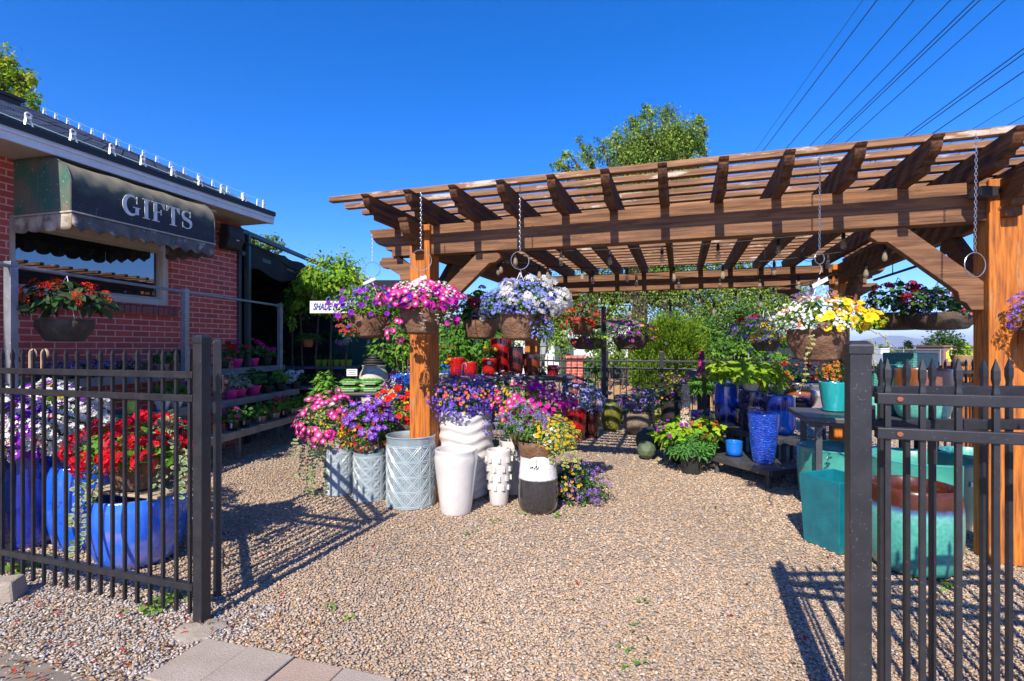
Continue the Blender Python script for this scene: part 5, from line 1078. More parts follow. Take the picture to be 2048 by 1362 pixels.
smallpot('pot of red geraniums on the top tier peeping over the gate post', on_tier(2, 446), .09, .13, NURS, 'round', GER, (HR,), 1.8, 1.6, 90)
for k, px in enumerate((385, 352, 325)): smallpot(('tan pot of dark geranium with pink buds beside the second pipe post', 'tan pot of leafy dark geranium between trays and pink budded geranium', 'tan pot of deep green leaves nearest the alyssum trays')[k], on_tier(2, px), .07, .10, TANP, 'round', GER, (HM,) if k == 0 else (), 1.7, 1.4, 70)
for k, px in enumerate((112, 150, 190, 230, 268)):
    t = thing('seedling_tray', ('tray of dusky violet alyssum, leftmost on the top tier behind the fence', 'tray of dusky violet alyssum, second from the left on the top tier', 'tray of violet alyssum below the begonia basket', 'tray of violet alyssum, fourth along the top tier', 'tray of thin greenish alyssum, last of the trays before the geraniums')[k], 'seedling tray', on_tier(2, px), 0, 'alyssum trays on the top tier')
    MB().box((0, 0, .035), (.22, .27, .07), 0, 1.06).build('tray', NURS, t)
    q = t.location; s_ = q.y / F; bouquet(t, q.y, 1024 + q.x / s_, HY - (q.z + .1 - H) / s_, .15 / s_, .07 / s_, [('quick', 200, .03, G_DARK)], [('tiny', 260 if k < 4 else 60, .018, (.22, .15, .38), (.4, .35, .5), ((0, -.2, 1), .1), 'alyssum')], zmin=-.2)
smallpot('hot pink pot of variegated nasturtium on the middle tier beside the gate', on_tier(1, 462), .09, .12, PINKP, 'var', [(.2, .3, .16), (.14, .24, .08)], (), 1.7, 1.5, 130, ls=.04)
smallpot('second hot pink pot with variegated leaves on the middle tier', on_tier(1, 480), .085, .12, PINKP, 'var', [(.2, .3, .16), (.14, .24, .08)], (), 1.6, 1.4, 110, ls=.04)
smallpot('hot pink pot of leafy geranium without blooms on the middle tier', on_tier(1, 508), .095, .14, PINKP, 'round', GER, (), 1.9, 1.6, 120)
smallpot('black pot of dark foliage on the middle tier', on_tier(1, 533), .08, .11, NURS, 'round', G_DARK, (), 1.7, 1.3, 80)
smallpot('black pot of bright lime geranium leaves on the middle tier', on_tier(1, 560), .085, .11, NURS, 'round', [(.22, .36, .04), (.16, .3, .04)], (), 1.8, 1.6, 90)
smallpot('pot of white mophead hydrangea at the end of the middle tier', on_tier(1, 590), .09, .11, NURS, 'leaf', G_MID, (('head', 9, .11, (.66, .70, .74), (.6, .65, .7), ((0, -.5, .7), .0), 'hydrangea'),), 2.0, 1.3, 60)
smallpot('white pot of green geranium on the middle tier behind the fence', on_tier(1, 325), .075, .10, WHITEP, 'round', [(.09, .22, .03), (.12, .26, .04)], (('head', 2, .05, RED, RED, ((-.3, -.3, .9), .3), 'geraniums'),), 1.8, 1.6, 80)
smallpot('second white pot of green geranium on the middle tier next to the gate post', on_tier(1, 352), .075, .10, WHITEP, 'round', [(.09, .22, .03), (.12, .26, .04)], (), 1.8, 1.6, 80)
smallpot('white pot with magenta geranium just behind the gate post', on_tier(1, 384), .075, .10, WHITEP, 'round', GER, (HM,), 1.7, 1.5, 70)
q = on_tier(1, 262); t = thing('tomato_pot', 'yellow printed pot showing red tomatoes behind the fence', 'pot', q)
pot_body([(.055, 0), (.075, .13), (.078, .14)], surf('yellow_print', (.6, .5, .06), (.4, .42, .06), scale=22, rough=.5), t, wall=.004, depth=.02, seg=20, sm=0); m_ = MB()
for z in (.04, .075): m_.lathe([(.002, -.018), (.014, -.012), (.02, 0), (.014, .012), (.002, .018)], 12, c=(-.01, -.066), z0=z)
m_.build('tomatoes', surf('tomato_red', (.6, .02, .01), rough=.3), t, smooth=True)
q = on_tier(1, 235); t = thing('saucer', 'wide teal plastic saucer on the middle tier behind the fence', 'saucer', q + Vector((0, 0, .0)))
MB().lathe([(.15, .0), (.19, .035), (.2, .04), (.19, .038), (.15, .012), (.002, .01)], 30).build('dish', surf('teal_plastic', (.03, .16, .17), rough=.5), t, smooth=True)
LOWP = [(464, NURS, 'round', GER, ('head', 4, .055, (.7, .02, .4), MAG, ((0, -.3, .9), .2), 'geraniums'), 'pot of magenta geranium on the bottom tier beside the open gate'), (489, NURS, 'round', GER, None, 'dark pot of leafy geranium on the bottom tier, second from the gate'), (520, TANP, 'round', [(.14, .3, .03), (.1, .24, .03)], None, 'tan pot of bright sunlit geranium leaves on the bottom tier'),
        (549, TANP, 'round', [(.14, .3, .03), (.1, .24, .03)], ('head', 5, .055, (.75, .02, .12), RED, ((0, -.3, .9), .2), 'geraniums'), 'tan pot of cherry red geranium in the sun on the bottom tier'), (567, NURS, 'round', [(.14, .3, .03)], ('head', 4, .055, (.75, .02, .2), RED, ((0, -.3, .9), .2), 'geraniums'), 'black pot of rosy geranium after the cherry red one on the bottom tier'),
        (585, TANP, 'round', [(.12, .28, .03)], ('head', 3, .05, RED, RED, ((0, -.3, .9), .2), 'geraniums'), 'tan pot of small red geranium third from the far end of the bottom tier'), (598, TANP, 'round', [(.12, .28, .03)], None, 'tan pot of green geranium second from the far end of the bottom tier'), (609, TANP, 'round', [(.12, .28, .03)], ('head', 2, .05, RED, RED, ((0, -.3, .9), .2), 'geraniums'), 'last little tan pot at the far end of the bottom tier')]
for px, pm, lf, cols, fl, lab in LOWP:
    t = smallpot(lab, on_tier(0, px), .075, .10, pm, lf, cols, (fl,) if fl else (), 1.8, 1.5, 80, ls=.05)
    o = MB().box((0, 0, 0), (.022, .003, .06)).build('plant_tag', TAGM, t); o.location = (.04, -.09, .07); o.rotation_euler = (.2, .2, 0)

# ================================================================== SHADE HOUSE BEHIND THE SHOP
NET = surf('black_shade_net', (.012, .012, .013), (.02, .02, .021), scale=30, rough=.9); GSTEEL = surf('dark_green_frame', (.035, .05, .055), (.03, .045, .045), rough=.5)
sh = thing('shade_house', 'dark shade net shelter with steel frame behind the brick shop', 'shelter', (-3.95, 7.8, 0))
m_ = MB().box((0, 1.9, 3.14), (.06, 4.2, .06)).box((-.02, 1.9, 2.82), (.06, 4.2, .06))
m_.box((-.0, -.03, 1.57), (.07, .07, 3.14)); m_.build('frame', GSTEEL, sh)
for x, y, z in ((-.5 + 1.0, 4.2, 2.8), (-3.0, 4.2, 2.8), (1.2, 2.2, 2.2)): MB().box((x, y, z / 2), (.10, .10, z)).build('post', GSTEEL, sh)
m_ = MB(); n = 18
vs_ = [(-5 + 5.05 * i / n, -.2 + 4.6 * j / n, 3.02 - .10 * math.sin(i / n * math.pi * 5) ** 2 - .16 * math.sin(j / n * math.pi) + .03 * math.sin(i * 2 + j)) for j in range(n + 1) for i in range(n + 1)]
m_.add(vs_, [(j * (n + 1) + i, j * (n + 1) + i + 1, (j + 1) * (n + 1) + i + 1, (j + 1) * (n + 1) + i) for j in range(n) for i in range(n)])
o = m_.build('net_roof', NET, sh, smooth=True); sd = o.modifiers.new('thick', 'SOLIDIFY'); sd.thickness = .01
m_ = MB(); n = 24; vs_ = [(.02 + .02 * math.sin(i * 1.3), -.1 + 4.4 * i / n, z) for i in range(n + 1) for z in (3.02 - .03 * abs(math.sin(i * .9)), 2.60 + .05 * math.sin(i * .8))]
m_.add(vs_, [(2 * i, 2 * i + 1, 2 * i + 3, 2 * i + 2) for i in range(n)]); o = m_.build('net_skirt', NET, sh); sd = o.modifiers.new('thick', 'SOLIDIFY'); sd.thickness = .006
MB().box((-1.6, 4.35, 1.5), (6.8, .03, 3.0)).build('back_net', NET, sh)
MB().box((-5.0, 2.1, 1.5), (.03, 4.5, 3.0)).build('side_net', NET, sh)
# benches inside the shade
def darkbench(label, x0, x1, y, z, d=.6):
    t = thing('display_bench', label, 'bench', ((x0 + x1) / 2, y, 0)); ln = x1 - x0
    MB().box((0, 0, z - .03), (ln, d, .05)).build('top', BLEND, t)
    for x in (-ln / 2 + .06, ln / 2 - .06):
        for yy in (-d / 2 + .05, d / 2 - .05): MB().box((x, yy, (z - .055) / 2), (.05, .05, z - .055)).build('leg', BLEND, t)
darkbench('rear display bench in the shade house carrying lime green pots', -4.6, -3.1, 10.3, 1.07); darkbench('lower display bench in the shade house with rows of dark pots', -4.3, -2.75, 9.35, .75)
for k in range(6):
    px = 636 + 12.4 * k; Y = 10.15; smallpot('small lime green pot with dark seedlings on the rear shade bench', Vector(((px - 1024) / F * Y, Y, 1.072)), .062, .12, LIMEP, 'quick', G_DARK, (), 1.3, 1.1, 40, group='lime green pots in the shade house', ls=.05)
for k in range(8):
    px = 572 + 8.4 * k; Y = 10.2; smallpot('small black pot of dark seedlings beside the lime pots on the rear shade bench', Vector(((px - 1024) / F * Y, Y, 1.072)), .045, .10, NURS, 'quick', G_DARK, (), 1.4, 1.2, 30, group='black seedling pots on the rear shade bench', ls=.05)
for k in range(12):
    px = 578 + 12.2 * k; Y = 9.3; smallpot('small black pot of mixed seedlings on the lower shade bench', Vector(((px - 1024) / F * Y, Y, .752)), .05, .09, NURS, 'quick', G_DARK + G_MID[:1], (('five', 5, .04, (.6, .02, .02) if k % 3 else (.6, .2, .3), EYED, ((0, -.2, 1), .2), 'blooms'),) if k in (6, 8, 9, 10) else (), 1.5, 1.4, 40, group='seedling pots on the lower shade bench', ls=.05)
def fern(label, px, py, Y, r_, n=170, pot=True, cols=None):
    t = thing('hanging_fern', label, 'hanging plant', at(px, py, Y)); s_ = Soup(); k = n
    a = rng.uniform(0, 2 * math.pi, k); el = rng.uniform(.2, 1.2, k)
    for j in range(k):
        d = np.array([math.cos(a[j]) * math.cos(el[j]), math.sin(a[j]) * math.cos(el[j]), math.sin(el[j])]); q = np.linspace(.1, 1, 9)[:, None]; ln = r_ * rng.uniform(.7, 1.15)
        p = d * q * ln + np.array([0, 0, -.55]) * ln * q ** 2.4 + np.array([0, 0, .12])
        for sg in (-1, 1): s_.add(*T_quick(.16), p, frames(np.tile([[0, -.3, 1.]], (9, 1)) + rng.normal(size=(9, 3)) * .2, np.tile(np.cross(d, [0, 0, 1.])[None] * sg + d * .5, (9, 1))), np.linspace(.3, .12, 9) * r_ * .8, tints(cols or [(.10, .24, .04), (.07, .18, .03)], 9))
    s_.build('fronds', LEAF, t)
    if pot: pot_body([(.07, 0), (.1, .13), (.11, .14)], TERRA, t, wall=.006, depth=.02, seg=18, sm=0); MB().tube([(0, 0, .13), (0, 0, .62)], .003, 5).build('hanger_wire', BLK, t)
    return t
fern('hanging fern in a terracotta pot in front of the shade house', 616, 694, 9.2, .32, 60)
for k, (px, py, Y) in enumerate([(515, 600, 9.6), (540, 640, 10.4), (575, 615, 9.4), (505, 670, 10.6), (590, 660, 10.8), (660, 690, 10.6)]):
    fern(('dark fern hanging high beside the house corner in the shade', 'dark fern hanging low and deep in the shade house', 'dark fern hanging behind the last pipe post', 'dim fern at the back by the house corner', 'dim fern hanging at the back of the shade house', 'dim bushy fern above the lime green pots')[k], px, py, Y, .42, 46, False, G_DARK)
smp = thing('hanging_bowl', 'dark glazed bowl with pale flowers hanging at the edge of the shade', 'hanging plant', at(684, 692, 9.3))
pot_body([(.05, 0), (.12, .03), (.14, .1)], surf('dark_blue_print', (.03, .03, .09), (.2, .2, .3), scale=30, rough=.2), smp, wall=.01, depth=.02, seg=20); bouquet(smp, 9.3, 684, 676, 15, 9, [('quick', 90, .06, G_DARK)], [('five', 14, .04, (.6, .6, .7), EYEY, None, 'flowers')])
# sign
sg = thing('shade_sign', 'white board lettered SHADE PLANTS in blue hanging before the vine', 'sign', at(667, 614, 7.9), -.06)
MB().box((0, 0, 0), (.73, .015, .185)).build('board', surf('white_board', (.66, .67, .64), (.6, .6, .57), scale=6, rough=.5), sg)
def text(body, size, mat, parent, loc, rot=(R(90), 0, 0), shear=0, bold=.0, name='lettering', sx=1, align='CENTER'):
    cu = bpy.data.curves.new(name, 'FONT'); cu.body = body; cu.size = size; cu.extrude = .002; cu.align_x = align; cu.align_y = 'CENTER'; cu.shear = shear; cu.offset = bold
    o = bpy.data.objects.new(name, cu); C.objects.link(o); bpy.context.view_layer.update()
    me = bpy.data.meshes.new_from_object(o.evaluated_get(bpy.context.evaluated_depsgraph_get())); bpy.data.objects.remove(o)
    p = link(name, me, mat, parent); p.location = loc; p.rotation_euler = rot; p.scale = (sx, 1, 1); return p
BLUEP = surf('blue_sign_paint', (.012, .03, .30), rough=.5)
text('SHADE PLANTS', .138, BLUEP, sg, (0, -.009, 0), shear=.25, bold=.004, sx=.66)
for x in (-.32, .32): MB().tube([(x, 0, .1), (x, .03, .55)], .003, 5).build('sign_wire', BLK, sg)
# white notice on a thin stake
nt_ = thing('notice', 'small white printed notice in front of the shade benches', 'sign', at(704, 745, 8.3), .05)
MB().box((0, 0, 0), (.165, .01, .11)).build('card', TAGM, nt_); MB().box((.07, .012, -.32), (.012, .012, .72)).build('stake', GSTEEL, nt_)
for k, tx in enumerate(('Shade Perennials', 'located over', 'on the next table')): text(tx, .022, BLUEP if k < 1 else BLK, nt_, (0, -.007, .03 - .028 * k), sx=.8, name='printing')

# ================================================================== CLIMBERS AND HEDGES BEHIND THE DISPLAY
def leafmass(name, label, cat, clumps, Y, size, cols, kind='quick', dens=1.0, stems=True, group=None, blooms=(), thick=.7, root=None, z0=0):
    """clumps [(px, py, rx, ry, n)] in photo pixels at depth Y; every leaf is real and the clumps have depth"""
    s_ = Y / F; p0 = at(clumps[0][0], clumps[0][1], Y); t = root or thing(name, label, cat, (p0.x, p0.y, z0), 0, group); sp = Soup()
    tv = {'quick': T_quick, 'leaf': T_leaf, 'round': T_round, 'thin': lambda: T_leaf(.12, .05, .3)}[kind]()
    for (px, py, rx, ry, n) in clumps:
        n = int(n * dens); c = np.array(at(px, py, Y) - t.location); nsub = max(4, n // 45); sd = sphere_dirs(nsub) * (rng.uniform(.3, 1, (nsub, 1)) ** .45)
        k = rng.integers(0, nsub, n); off = sd[k] + rng.normal(size=(n, 3)) * .17
        p = c + off * np.array([rx * s_, rx * s_ * thick, ry * s_])
        nz = off * .7 + np.array([0, -.2, .55]) + rng.normal(size=(n, 3)) * .5
        ct = tints(cols, nsub, .25)[k] * rng.uniform(.75, 1.25, (n, 1))
        sp.add(*tv, p, frames(nz, off + np.array([0, 0, -.7]) + rng.normal(size=(n, 3)) * .5), rng.uniform(.7, 1.3, n) * size, ct)
    sp.build('foliage', LEAF, t)['kind'] = 'stuff'
    if stems:
        m_ = MB()
        for (px, py, rx, ry, n) in clumps:
            e = at(px, py, Y) - t.location
            m_.tube([(e.x * .8 + random.uniform(-.1, .1), random.uniform(-.1, .1), -t.location.z + z0 * 0), (e.x * .9 + random.uniform(-.1, .1), random.uniform(-.1, .1), e.z * .5), (e.x, e.y, e.z)], [.03, .02, .012], 6)
        m_.build('stems', surf('vine_bark', (.14, .09, .06), (.08, .05, .035), rough=.9), t)
    for bl in blooms: pass
    return t
VINE = [(.20, .38, .02), (.13, .30, .02), (.30, .46, .03), (.09, .21, .02), (.38, .42, .03)]
leafmass('wisteria_vine', 'bright green wisteria mound on the corner of the shade house', 'vine', [(665, 560, 62, 52, 1500), (640, 590, 40, 40, 500), (700, 590, 40, 50, 700), (600, 590, 26, 30, 200), (585, 620, 24, 34, 140)], 9.4, .078, VINE, 'leaf', 2.3)
leafmass('climbing_vine', 'leafy climber on the teal windscreen fence behind the purple basket', 'vine', [(790, 690, 60, 60, 700), (820, 640, 40, 60, 500), (905, 680, 50, 80, 1500), (950, 690, 50, 70, 1500), (990, 690, 44, 60, 900), (760, 740, 40, 40, 300), (770, 620, 30, 26, 200)], 9.6, .09, [(.09, .24, .02), (.06, .17, .02), (.14, .30, .03)], 'leaf')
leafmass('rose_bush', 'green rose bush with a few crimson blooms behind the red pots', 'bush', [(905, 715, 34, 40, 500), (890, 730, 20, 24, 200)], 8.9, .07, [(.09, .24, .02), (.13, .3, .03)], 'leaf')
WS = surf('teal_windscreen', (.02, .085, .08), (.03, .11, .10), scale=3, rough=.9)
o = MB().box((0, 0, .95), (3.6, .02, 1.9)).build('windscreen_fence', WS); o.location = (-2.0, 10.9, 0); tag(o, 'dark teal windscreen fabric fence behind the climber', 'fence')
r, Y = planter('shrub_pot', 'upright green shrub in a pale green pot at the end of the benches', 632, 848, [(14, 0), (18, 40), (19, 46)], surf('pale_green_pot', (.2, .25, .16), (.16, .2, .12)), Y=7.0, cat='potted shrub')
bouquet(r, 7.0, 650, 800, 34, 50, [('leaf', 500, .075, [(.12, .3, .03), (.09, .24, .02), (.18, .36, .05)])], zmin=-.9); bouquet(r, 7.0, 648, 765, 16, 26, [('leaf', 130, .065, [(.14, .32, .03), (.2, .4, .05)])], zmin=-.9, fname='top_shoots')

# ================================================================== MIDDLE DISTANCE TABLES AND POTS
TABLE = surf('grey_plastic_table', (.055, .056, .062), (.075, .076, .082), scale=5, rough=.45, bump=.1, c3=(.14, .12, .1), s3=12, r3=(.6, .75))
def table(label, p, ang, ln, d, z, name='display_table', mat=TABLE):
    t = thing(name, label, 'table', p, ang)
    MB().box((0, 0, z - .022), (ln, d, .045)).box((0, 0, z - .06), (ln - .08, d - .08, .03)).build('tabletop', mat, t, bevel=.008)
    for x in (-ln / 2 + .12, ln / 2 - .12):
        for y in (-d / 2 + .09, d / 2 - .09): MB().box((x, y, (z - .075) / 2), (.05, .05, z - .075)).build('leg', mat, t, bevel=.004)
    return t
table('dark table carrying the row of red glazed pots under the pergola', ((1030 - 1024) / F * 8.2, 8.25, 0), .03, 1.85, .62, 1.0)
def tp(px, Yq=8.15, z=1.0): return px, Yq, z
def potT(name, label, px, by, prof, mat, Yq, z, **kw):
    r, _ = planter(name, label, px, by, prof, mat, Y=Yq, z=z, **kw); return r
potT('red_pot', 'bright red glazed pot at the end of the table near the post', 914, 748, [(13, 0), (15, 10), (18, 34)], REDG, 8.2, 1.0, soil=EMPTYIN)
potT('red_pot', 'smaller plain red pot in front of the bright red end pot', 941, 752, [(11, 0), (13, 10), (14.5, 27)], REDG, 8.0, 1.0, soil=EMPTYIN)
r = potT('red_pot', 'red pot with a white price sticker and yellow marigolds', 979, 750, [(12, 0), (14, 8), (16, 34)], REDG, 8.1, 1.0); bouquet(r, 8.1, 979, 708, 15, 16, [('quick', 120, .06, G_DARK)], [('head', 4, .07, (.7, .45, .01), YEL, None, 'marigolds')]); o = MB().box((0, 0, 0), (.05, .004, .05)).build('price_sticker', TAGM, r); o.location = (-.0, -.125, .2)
potT('red_vase', 'tallest oxblood red vase at the back of the red pot table', 1002, 746, [(14, 0), (18, 10), (22, 50), (22, 72)], REDV, 8.4, 1.0, soil=EMPTYIN)
potT('red_vase', 'tall dark oxblood vase with a narrow rounded foot', 1031, 749, [(9, 0), (14, 6), (16, 30), (16, 57)], REDD, 8.15, 1.0, soil=EMPTYIN)
potT('red_pot', 'broad brown red pot beside the dark oxblood vase', 1063, 746, [(11, 0), (15, 8), (17.5, 30), (17.5, 42)], BROWNG, 8.25, 1.0, soil=EMPTYIN)
potT('red_pot', 'little round red pot at the far end of the red pot table', 1106, 746, [(9, 0), (11, 6), (12, 14), (11, 20)], REDV, 8.1, 1.0, soil=EMPTYIN)
r = potT('mini_basket', 'tiny black pot of white flowers near the end of the red pot table', 1085, 743, [(7, 0), (8, 5)], NURS, 8.2, 1.0); bouquet(r, 8.2, 1085, 737, 9, 5, [('quick', 60, .04, G_MID)], [('five', 16, .035, WHT, CORAL, None, 'flowers')])
r, Y = planter('flower_crate', 'low mass of white, coral and violet bedding plants below the red pot table', 1010, 800, [(40, 0), (46, 14)], NURS, Y=7.4, z=.45, cat='planter'); bouquet(r, 7.4, 1010, 772, 72, 26, [('quick', 700, .045, G_MID + G_DARK)], [('five', 90, .04, WHT, EYEY, ((.2, -.5, .6), .1), 'white_blooms'), ('five', 80, .035, LOB, WHT, ((-.2, -.5, .6), .1), 'violet_lobelia'), ('five', 40, .04, CORAL, EYED, ((-.5, -.5, .6), .3), 'coral_blooms')], zmin=-.5)
st_ = thing('plant_stand', 'low dark bench under the bedding plants behind the lobelia', 'stand', (r.location.x, 7.4, 0)); MB().box((0, 0, .425), (1.1, .45, .04)).box((-.45, 0, .2), (.06, .4, .4)).box((.45, 0, .2), (.06, .4, .4)).build('frame', BLK, st_)
for lab, px, by, pr, pm, rx, Yq in (('glossy red vase of blue lobelia beside the magenta petunias', 1150, 878, [(16, 0), (20, 10), (23, 40), (24, 64)], REDV, 36, 8.1), ('dark red vase of pale blue lobelia beside the glossy red one', 1183, 876, [(11, 0), (14, 8), (17, 40), (18, 62)], REDD, 26, 8.3)):
    r, Y = planter('red_vase', lab, px, by, pr, pm, Y=Yq, cat='potted plant'); bouquet(r, Yq - .05, px - 2, by - (84 if Yq < 8.2 else 72), rx, 32, [('thin', 500, .05, G_MID + G_GREY)], [('five', 420, .032, [LOBB, (.35, .38, .82)], (.8, .8, .9), None, 'blue_lobelia')], zmin=-.75)
# table with green bags, fountain jar, blue pots on the left
table('small dark table stacked with green soil bags', ((722 - 1024) / F * 8.45, 8.5, 0), .04, .92, .5, .715)
BAGM = surf('green_bag_film', (.10, .30, .03), (.07, .24, .03), scale=9, rough=.35, bump=.4, bscale=14)
for i, (px, py) in enumerate([(699, 769), (742, 769), (701, 755), (741, 755)]):
    p = at(px, py, 8.35); labs = ['lower left green soil bag of the stack', 'lower right green soil bag of the stack', 'upper left green soil bag of the stack', 'upper right green soil bag of the stack']
    t = thing('soil_bag', labs[i] + ' on the dark table', 'bag', (p.x, 8.42, .717 + .107 * (i // 2)), random.uniform(-.04, .04), 'green soil bags'); m_ = MB(); n, k = 16, 12; vs_ = []
    for a in range(n + 1):
        u_ = a / n * 2 - 1; th = (1 - abs(u_) ** 4) ** .5 * .052 + .004; w_ = .15 * (1 - .12 * abs(u_) ** 3)
        for b2 in range(k): an = 2 * math.pi * b2 / k; vs_.append((u_ * .175, w_ * math.cos(an), .053 + th * math.sin(an) * (1 + .08 * math.sin(a * 2 + i))))
    m_.add(vs_, [(a * k + b2, a * k + (b2 + 1) % k, (a + 1) * k + (b2 + 1) % k, (a + 1) * k + b2) for a in range(n) for b2 in range(k)]); m_.build('sack', BAGM, t, smooth=True, angle=80)
    MB().box((0, -.146, .03), (.2, .012, .022)).build('grey_band', surf('bag_band', (.3, .35, .28)), t); MB().box((0, -.132, .078), (.16, .012, .014)).build('dark_print', surf('bag_print', (.02, .09, .02)), t)
r, Y = planter('fountain_jar', 'tall antique white jar with a black bubbling top, behind the soil bags', 748, 850, [(20, 0), (26, 30), (30, 70), (28, 105), (22, 118), (24, 124)], CRACK, Y=9.3, cat='jar', soil=None)
s_ = 9.3 / F; m_ = MB()
for k, (r0, z0) in enumerate(((20, 124), (20, 129), (15, 133), (11, 138), (7, 143))): m_.lathe([(r0 * s_, z0 * s_), (r0 * s_ * 1.08, (z0 + 2) * s_), (r0 * s_, (z0 + 4) * s_)], 20)
m_.build('fountain_top', BLK, r, smooth=True)
st_ = thing('plant_stand', 'black stand holding the round cobalt pot with the stake plant', 'stand', at(806, 780, 8.1)); h = st_.location.z; st_.location.z = 0
MB().box((0, 0, h - .02), (.5, .4, .036)).box((-.2, 0, h / 2 - .02), (.04, .36, h - .04)).box((.2, 0, h / 2 - .02), (.04, .36, h - .04)).build('frame', BLK, st_)
r, Y = planter('blue_pot', 'round cobalt blue pot holding a thin stake plant', 806, 779, [(13, 0), (20, 8), (24, 22), (24, 31)], COBALT, Y=8.1, z=h, cat='potted plant', seg=36)
bouquet(r, 8.1, 802, 690, 12, 34, [('leaf', 50, .09, VINE)], zmin=-.95); MB().tube([(0, 0, .2), (-.02, 0, .85)], .006, 5).build('stem', surf('green_stem', (.2, .25, .06)), r)
r, Y = planter('blue_pot', 'lower blue glazed pot with silver trailing plant behind the calibrachoa', 788, 822, [(20, 0), (26, 14), (27, 34)], COBALT, Y=6.9, z=.6, cat='potted plant'); bouquet(r, 6.9, 786, 776, 24, 14, [('quick', 160, .04, G_GREY)], [('tiny', 90, .03, WHT, WHT, None, 'white_blooms')])
st_ = thing('plant_stand', 'dark crate stand under the lower blue pot', 'stand', (r.location.x, r.location.y, 0)); MB().box((0, 0, .58), (.44, .4, .036)).box((-.18, 0, .28), (.04, .36, .56)).box((.18, 0, .28), (.04, .36, .56)).build('frame', BLK, st_)
r, Y = planter('glazed_bowl', 'pale glazed bowl of yellow marigolds and red geraniums by a pergola post', 885, 766, [(8, 0), (14, 10), (16, 19)], surf('pale_green_glaze', (.4, .45, .38), (.3, .36, .34), scale=8, rough=.15, coat=1), Y=7.6, z=.92, cat='potted plant'); bouquet(r, 7.6, 884, 726, 16, 24, [('quick', 160, .06, G_MID)], [('head', 4, .06, YEL, YEL, ((-.2, -.4, .2), .1), 'yellow_marigolds'), ('head', 4, .06, RED, RED, ((.4, -.3, .5), .2), 'red_geraniums')], zmin=-.9)
r, Y = planter('glazed_bowl', 'deep blue pot with crimson geraniums next to the red pots', 893, 742, [(8, 0), (12, 8), (13, 20)], COBALT, Y=8.35, z=1.0, cat='potted plant'); bouquet(r, 8.35, 893, 708, 18, 18, [('round', 60, .07, G_MID)], [('head', 7, .07, DKR, DKR, None, 'crimson_geraniums')])
table('small grey table carrying the pale glazed bowl of marigolds', ((880 - 1024) / F * 7.6, 7.65, 0), .03, .55, .45, .918)

# back gateway jars
r, Y = planter('olive_jar', 'speckled olive green jar at the foot of the black hanger post', 1222, 846, [(14, 0), (18, 10), (21, 36), (19, 52), (13, 58), (14, 61)], OLIVE, Y=9.0, cat='jar', soil=EMPTYIN)
r, Y = planter('wide_jar', 'wide dark teal planter behind the speckled olive jar', 1256, 835, [(22, 0), (26, 30), (27, 54)], OLIVED, Y=9.9, cat='jar', soil=EMPTYIN)
r, Y = planter('wicker_jar', 'round rough beige clay jar filled with violet lobelia', 1274, 862, [(13, 0), (24, 12), (29, 26), (26, 38), (23, 42)], WICK, Y=8.6, cat='potted plant'); bouquet(r, 8.6, 1272, 803, 33, 25, [('thin', 400, .05, G_MID + G_DARK)], [('five', 230, .034, [LOB, (.25, .12, .7)], (.5, .5, .8), None, 'violet_lobelia'), ('five', 40, .036, (.55, .1, .3), EYED, ((-.6, -.5, .3), .3), 'rosy_blooms')], zmin=-.7)
RIB = lambda t, z, i: 1 + .035 * math.cos(i * 2.1)
r, Y = planter('ribbed_jar', 'ribbed yellow green jar in front of the back gate', 1328, 852, [(15, 0), (21, 12), (25, 34), (22, 52), (20, 58)], RIBY, Y=9.2, cat='jar', fn=RIB, sm=10, soil=EMPTYIN, seg=36); bouquet(r, 9.2, 1310, 800, 16, 22, [('thin', 90, .05, G_DARK)], [('five', 90, .034, LOB, WHT, None, 'violet_lobelia')])
r, Y = planter('tall_jar', 'tall olive jar behind the ribbed yellow green one', 1308, 830, [(14, 0), (20, 20), (22, 50), (20, 64)], OLIVE, Y=10.1, cat='jar', soil=EMPTYIN)
r, Y = planter('nursery_pot', 'tall black pot of trailing purple petunias beside the back gate', 1345, 855, [(18, 0), (22, 40), (24, 84)], NURS, Y=8.7, cat='potted plant'); bouquet(r, 8.7, 1345, 780, 42, 32, [('quick', 700, .045, G_DARK + G_MID)], [('petunia', 16, .06, (.3, .02, .5), EYED, None, 'purple_petunias', (.25, .02, .4)), ('five', 50, .035, (.55, .06, .22), EYEY, ((.4, -.6, .3), .1), 'pink_blooms'), ('five', 22, .035, YEL, YEL, ((0, -.6, .3), .4), 'yellow_blooms')], zmin=-.85)
def facet(label, px, by, r_px, Yq, mat):
    r_ = r_px * Yq / F; me = bpy.data.meshes.new('geodesic_orb'); import bmesh; bm = bmesh.new(); bmesh.ops.create_icosphere(bm, subdivisions=2, radius=r_)
    for v in bm.verts: v.co += Vector((random.uniform(-1, 1), random.uniform(-1, 1), random.uniform(-1, 1))) * r_ * .03; v.co.z = max(v.co.z + r_, .0)
    bm.to_mesh(me); bm.free(); o = link('geodesic_orb', me, mat); o.location = ((px - 1024) / F * Yq, Yq, 0); tag(o, label, 'garden orb')
ORB = surf('green_concrete', (.10, .14, .075), (.07, .105, .06), scale=9, rough=.6); ORBD = surf('dark_green_concrete', (.035, .055, .04), (.025, .04, .03), scale=9, rough=.6)
facet('small faceted green garden orb in front of the larger dark one', 1293, 918, 19, 6.7, ORB); facet('larger dark faceted garden orb by the gravel path', 1298, 905, 27, 7.05, ORBD)
hp_ = thing('hanger_post', 'tall black post with a grey bracket arm at the back gate', 'post', ((1207 - 1024) / F * 9.3, 9.3, 0))
MB().box((0, 0, 1.08), (.085, .085, 2.16)).build('post', STEEL, hp_); MB().bar((-.1, 0, 1.87), (.56, 0, 1.87), .03, .09).build('arm', surf('grey_bracket', (.1, .11, .12), rough=.5), hp_)
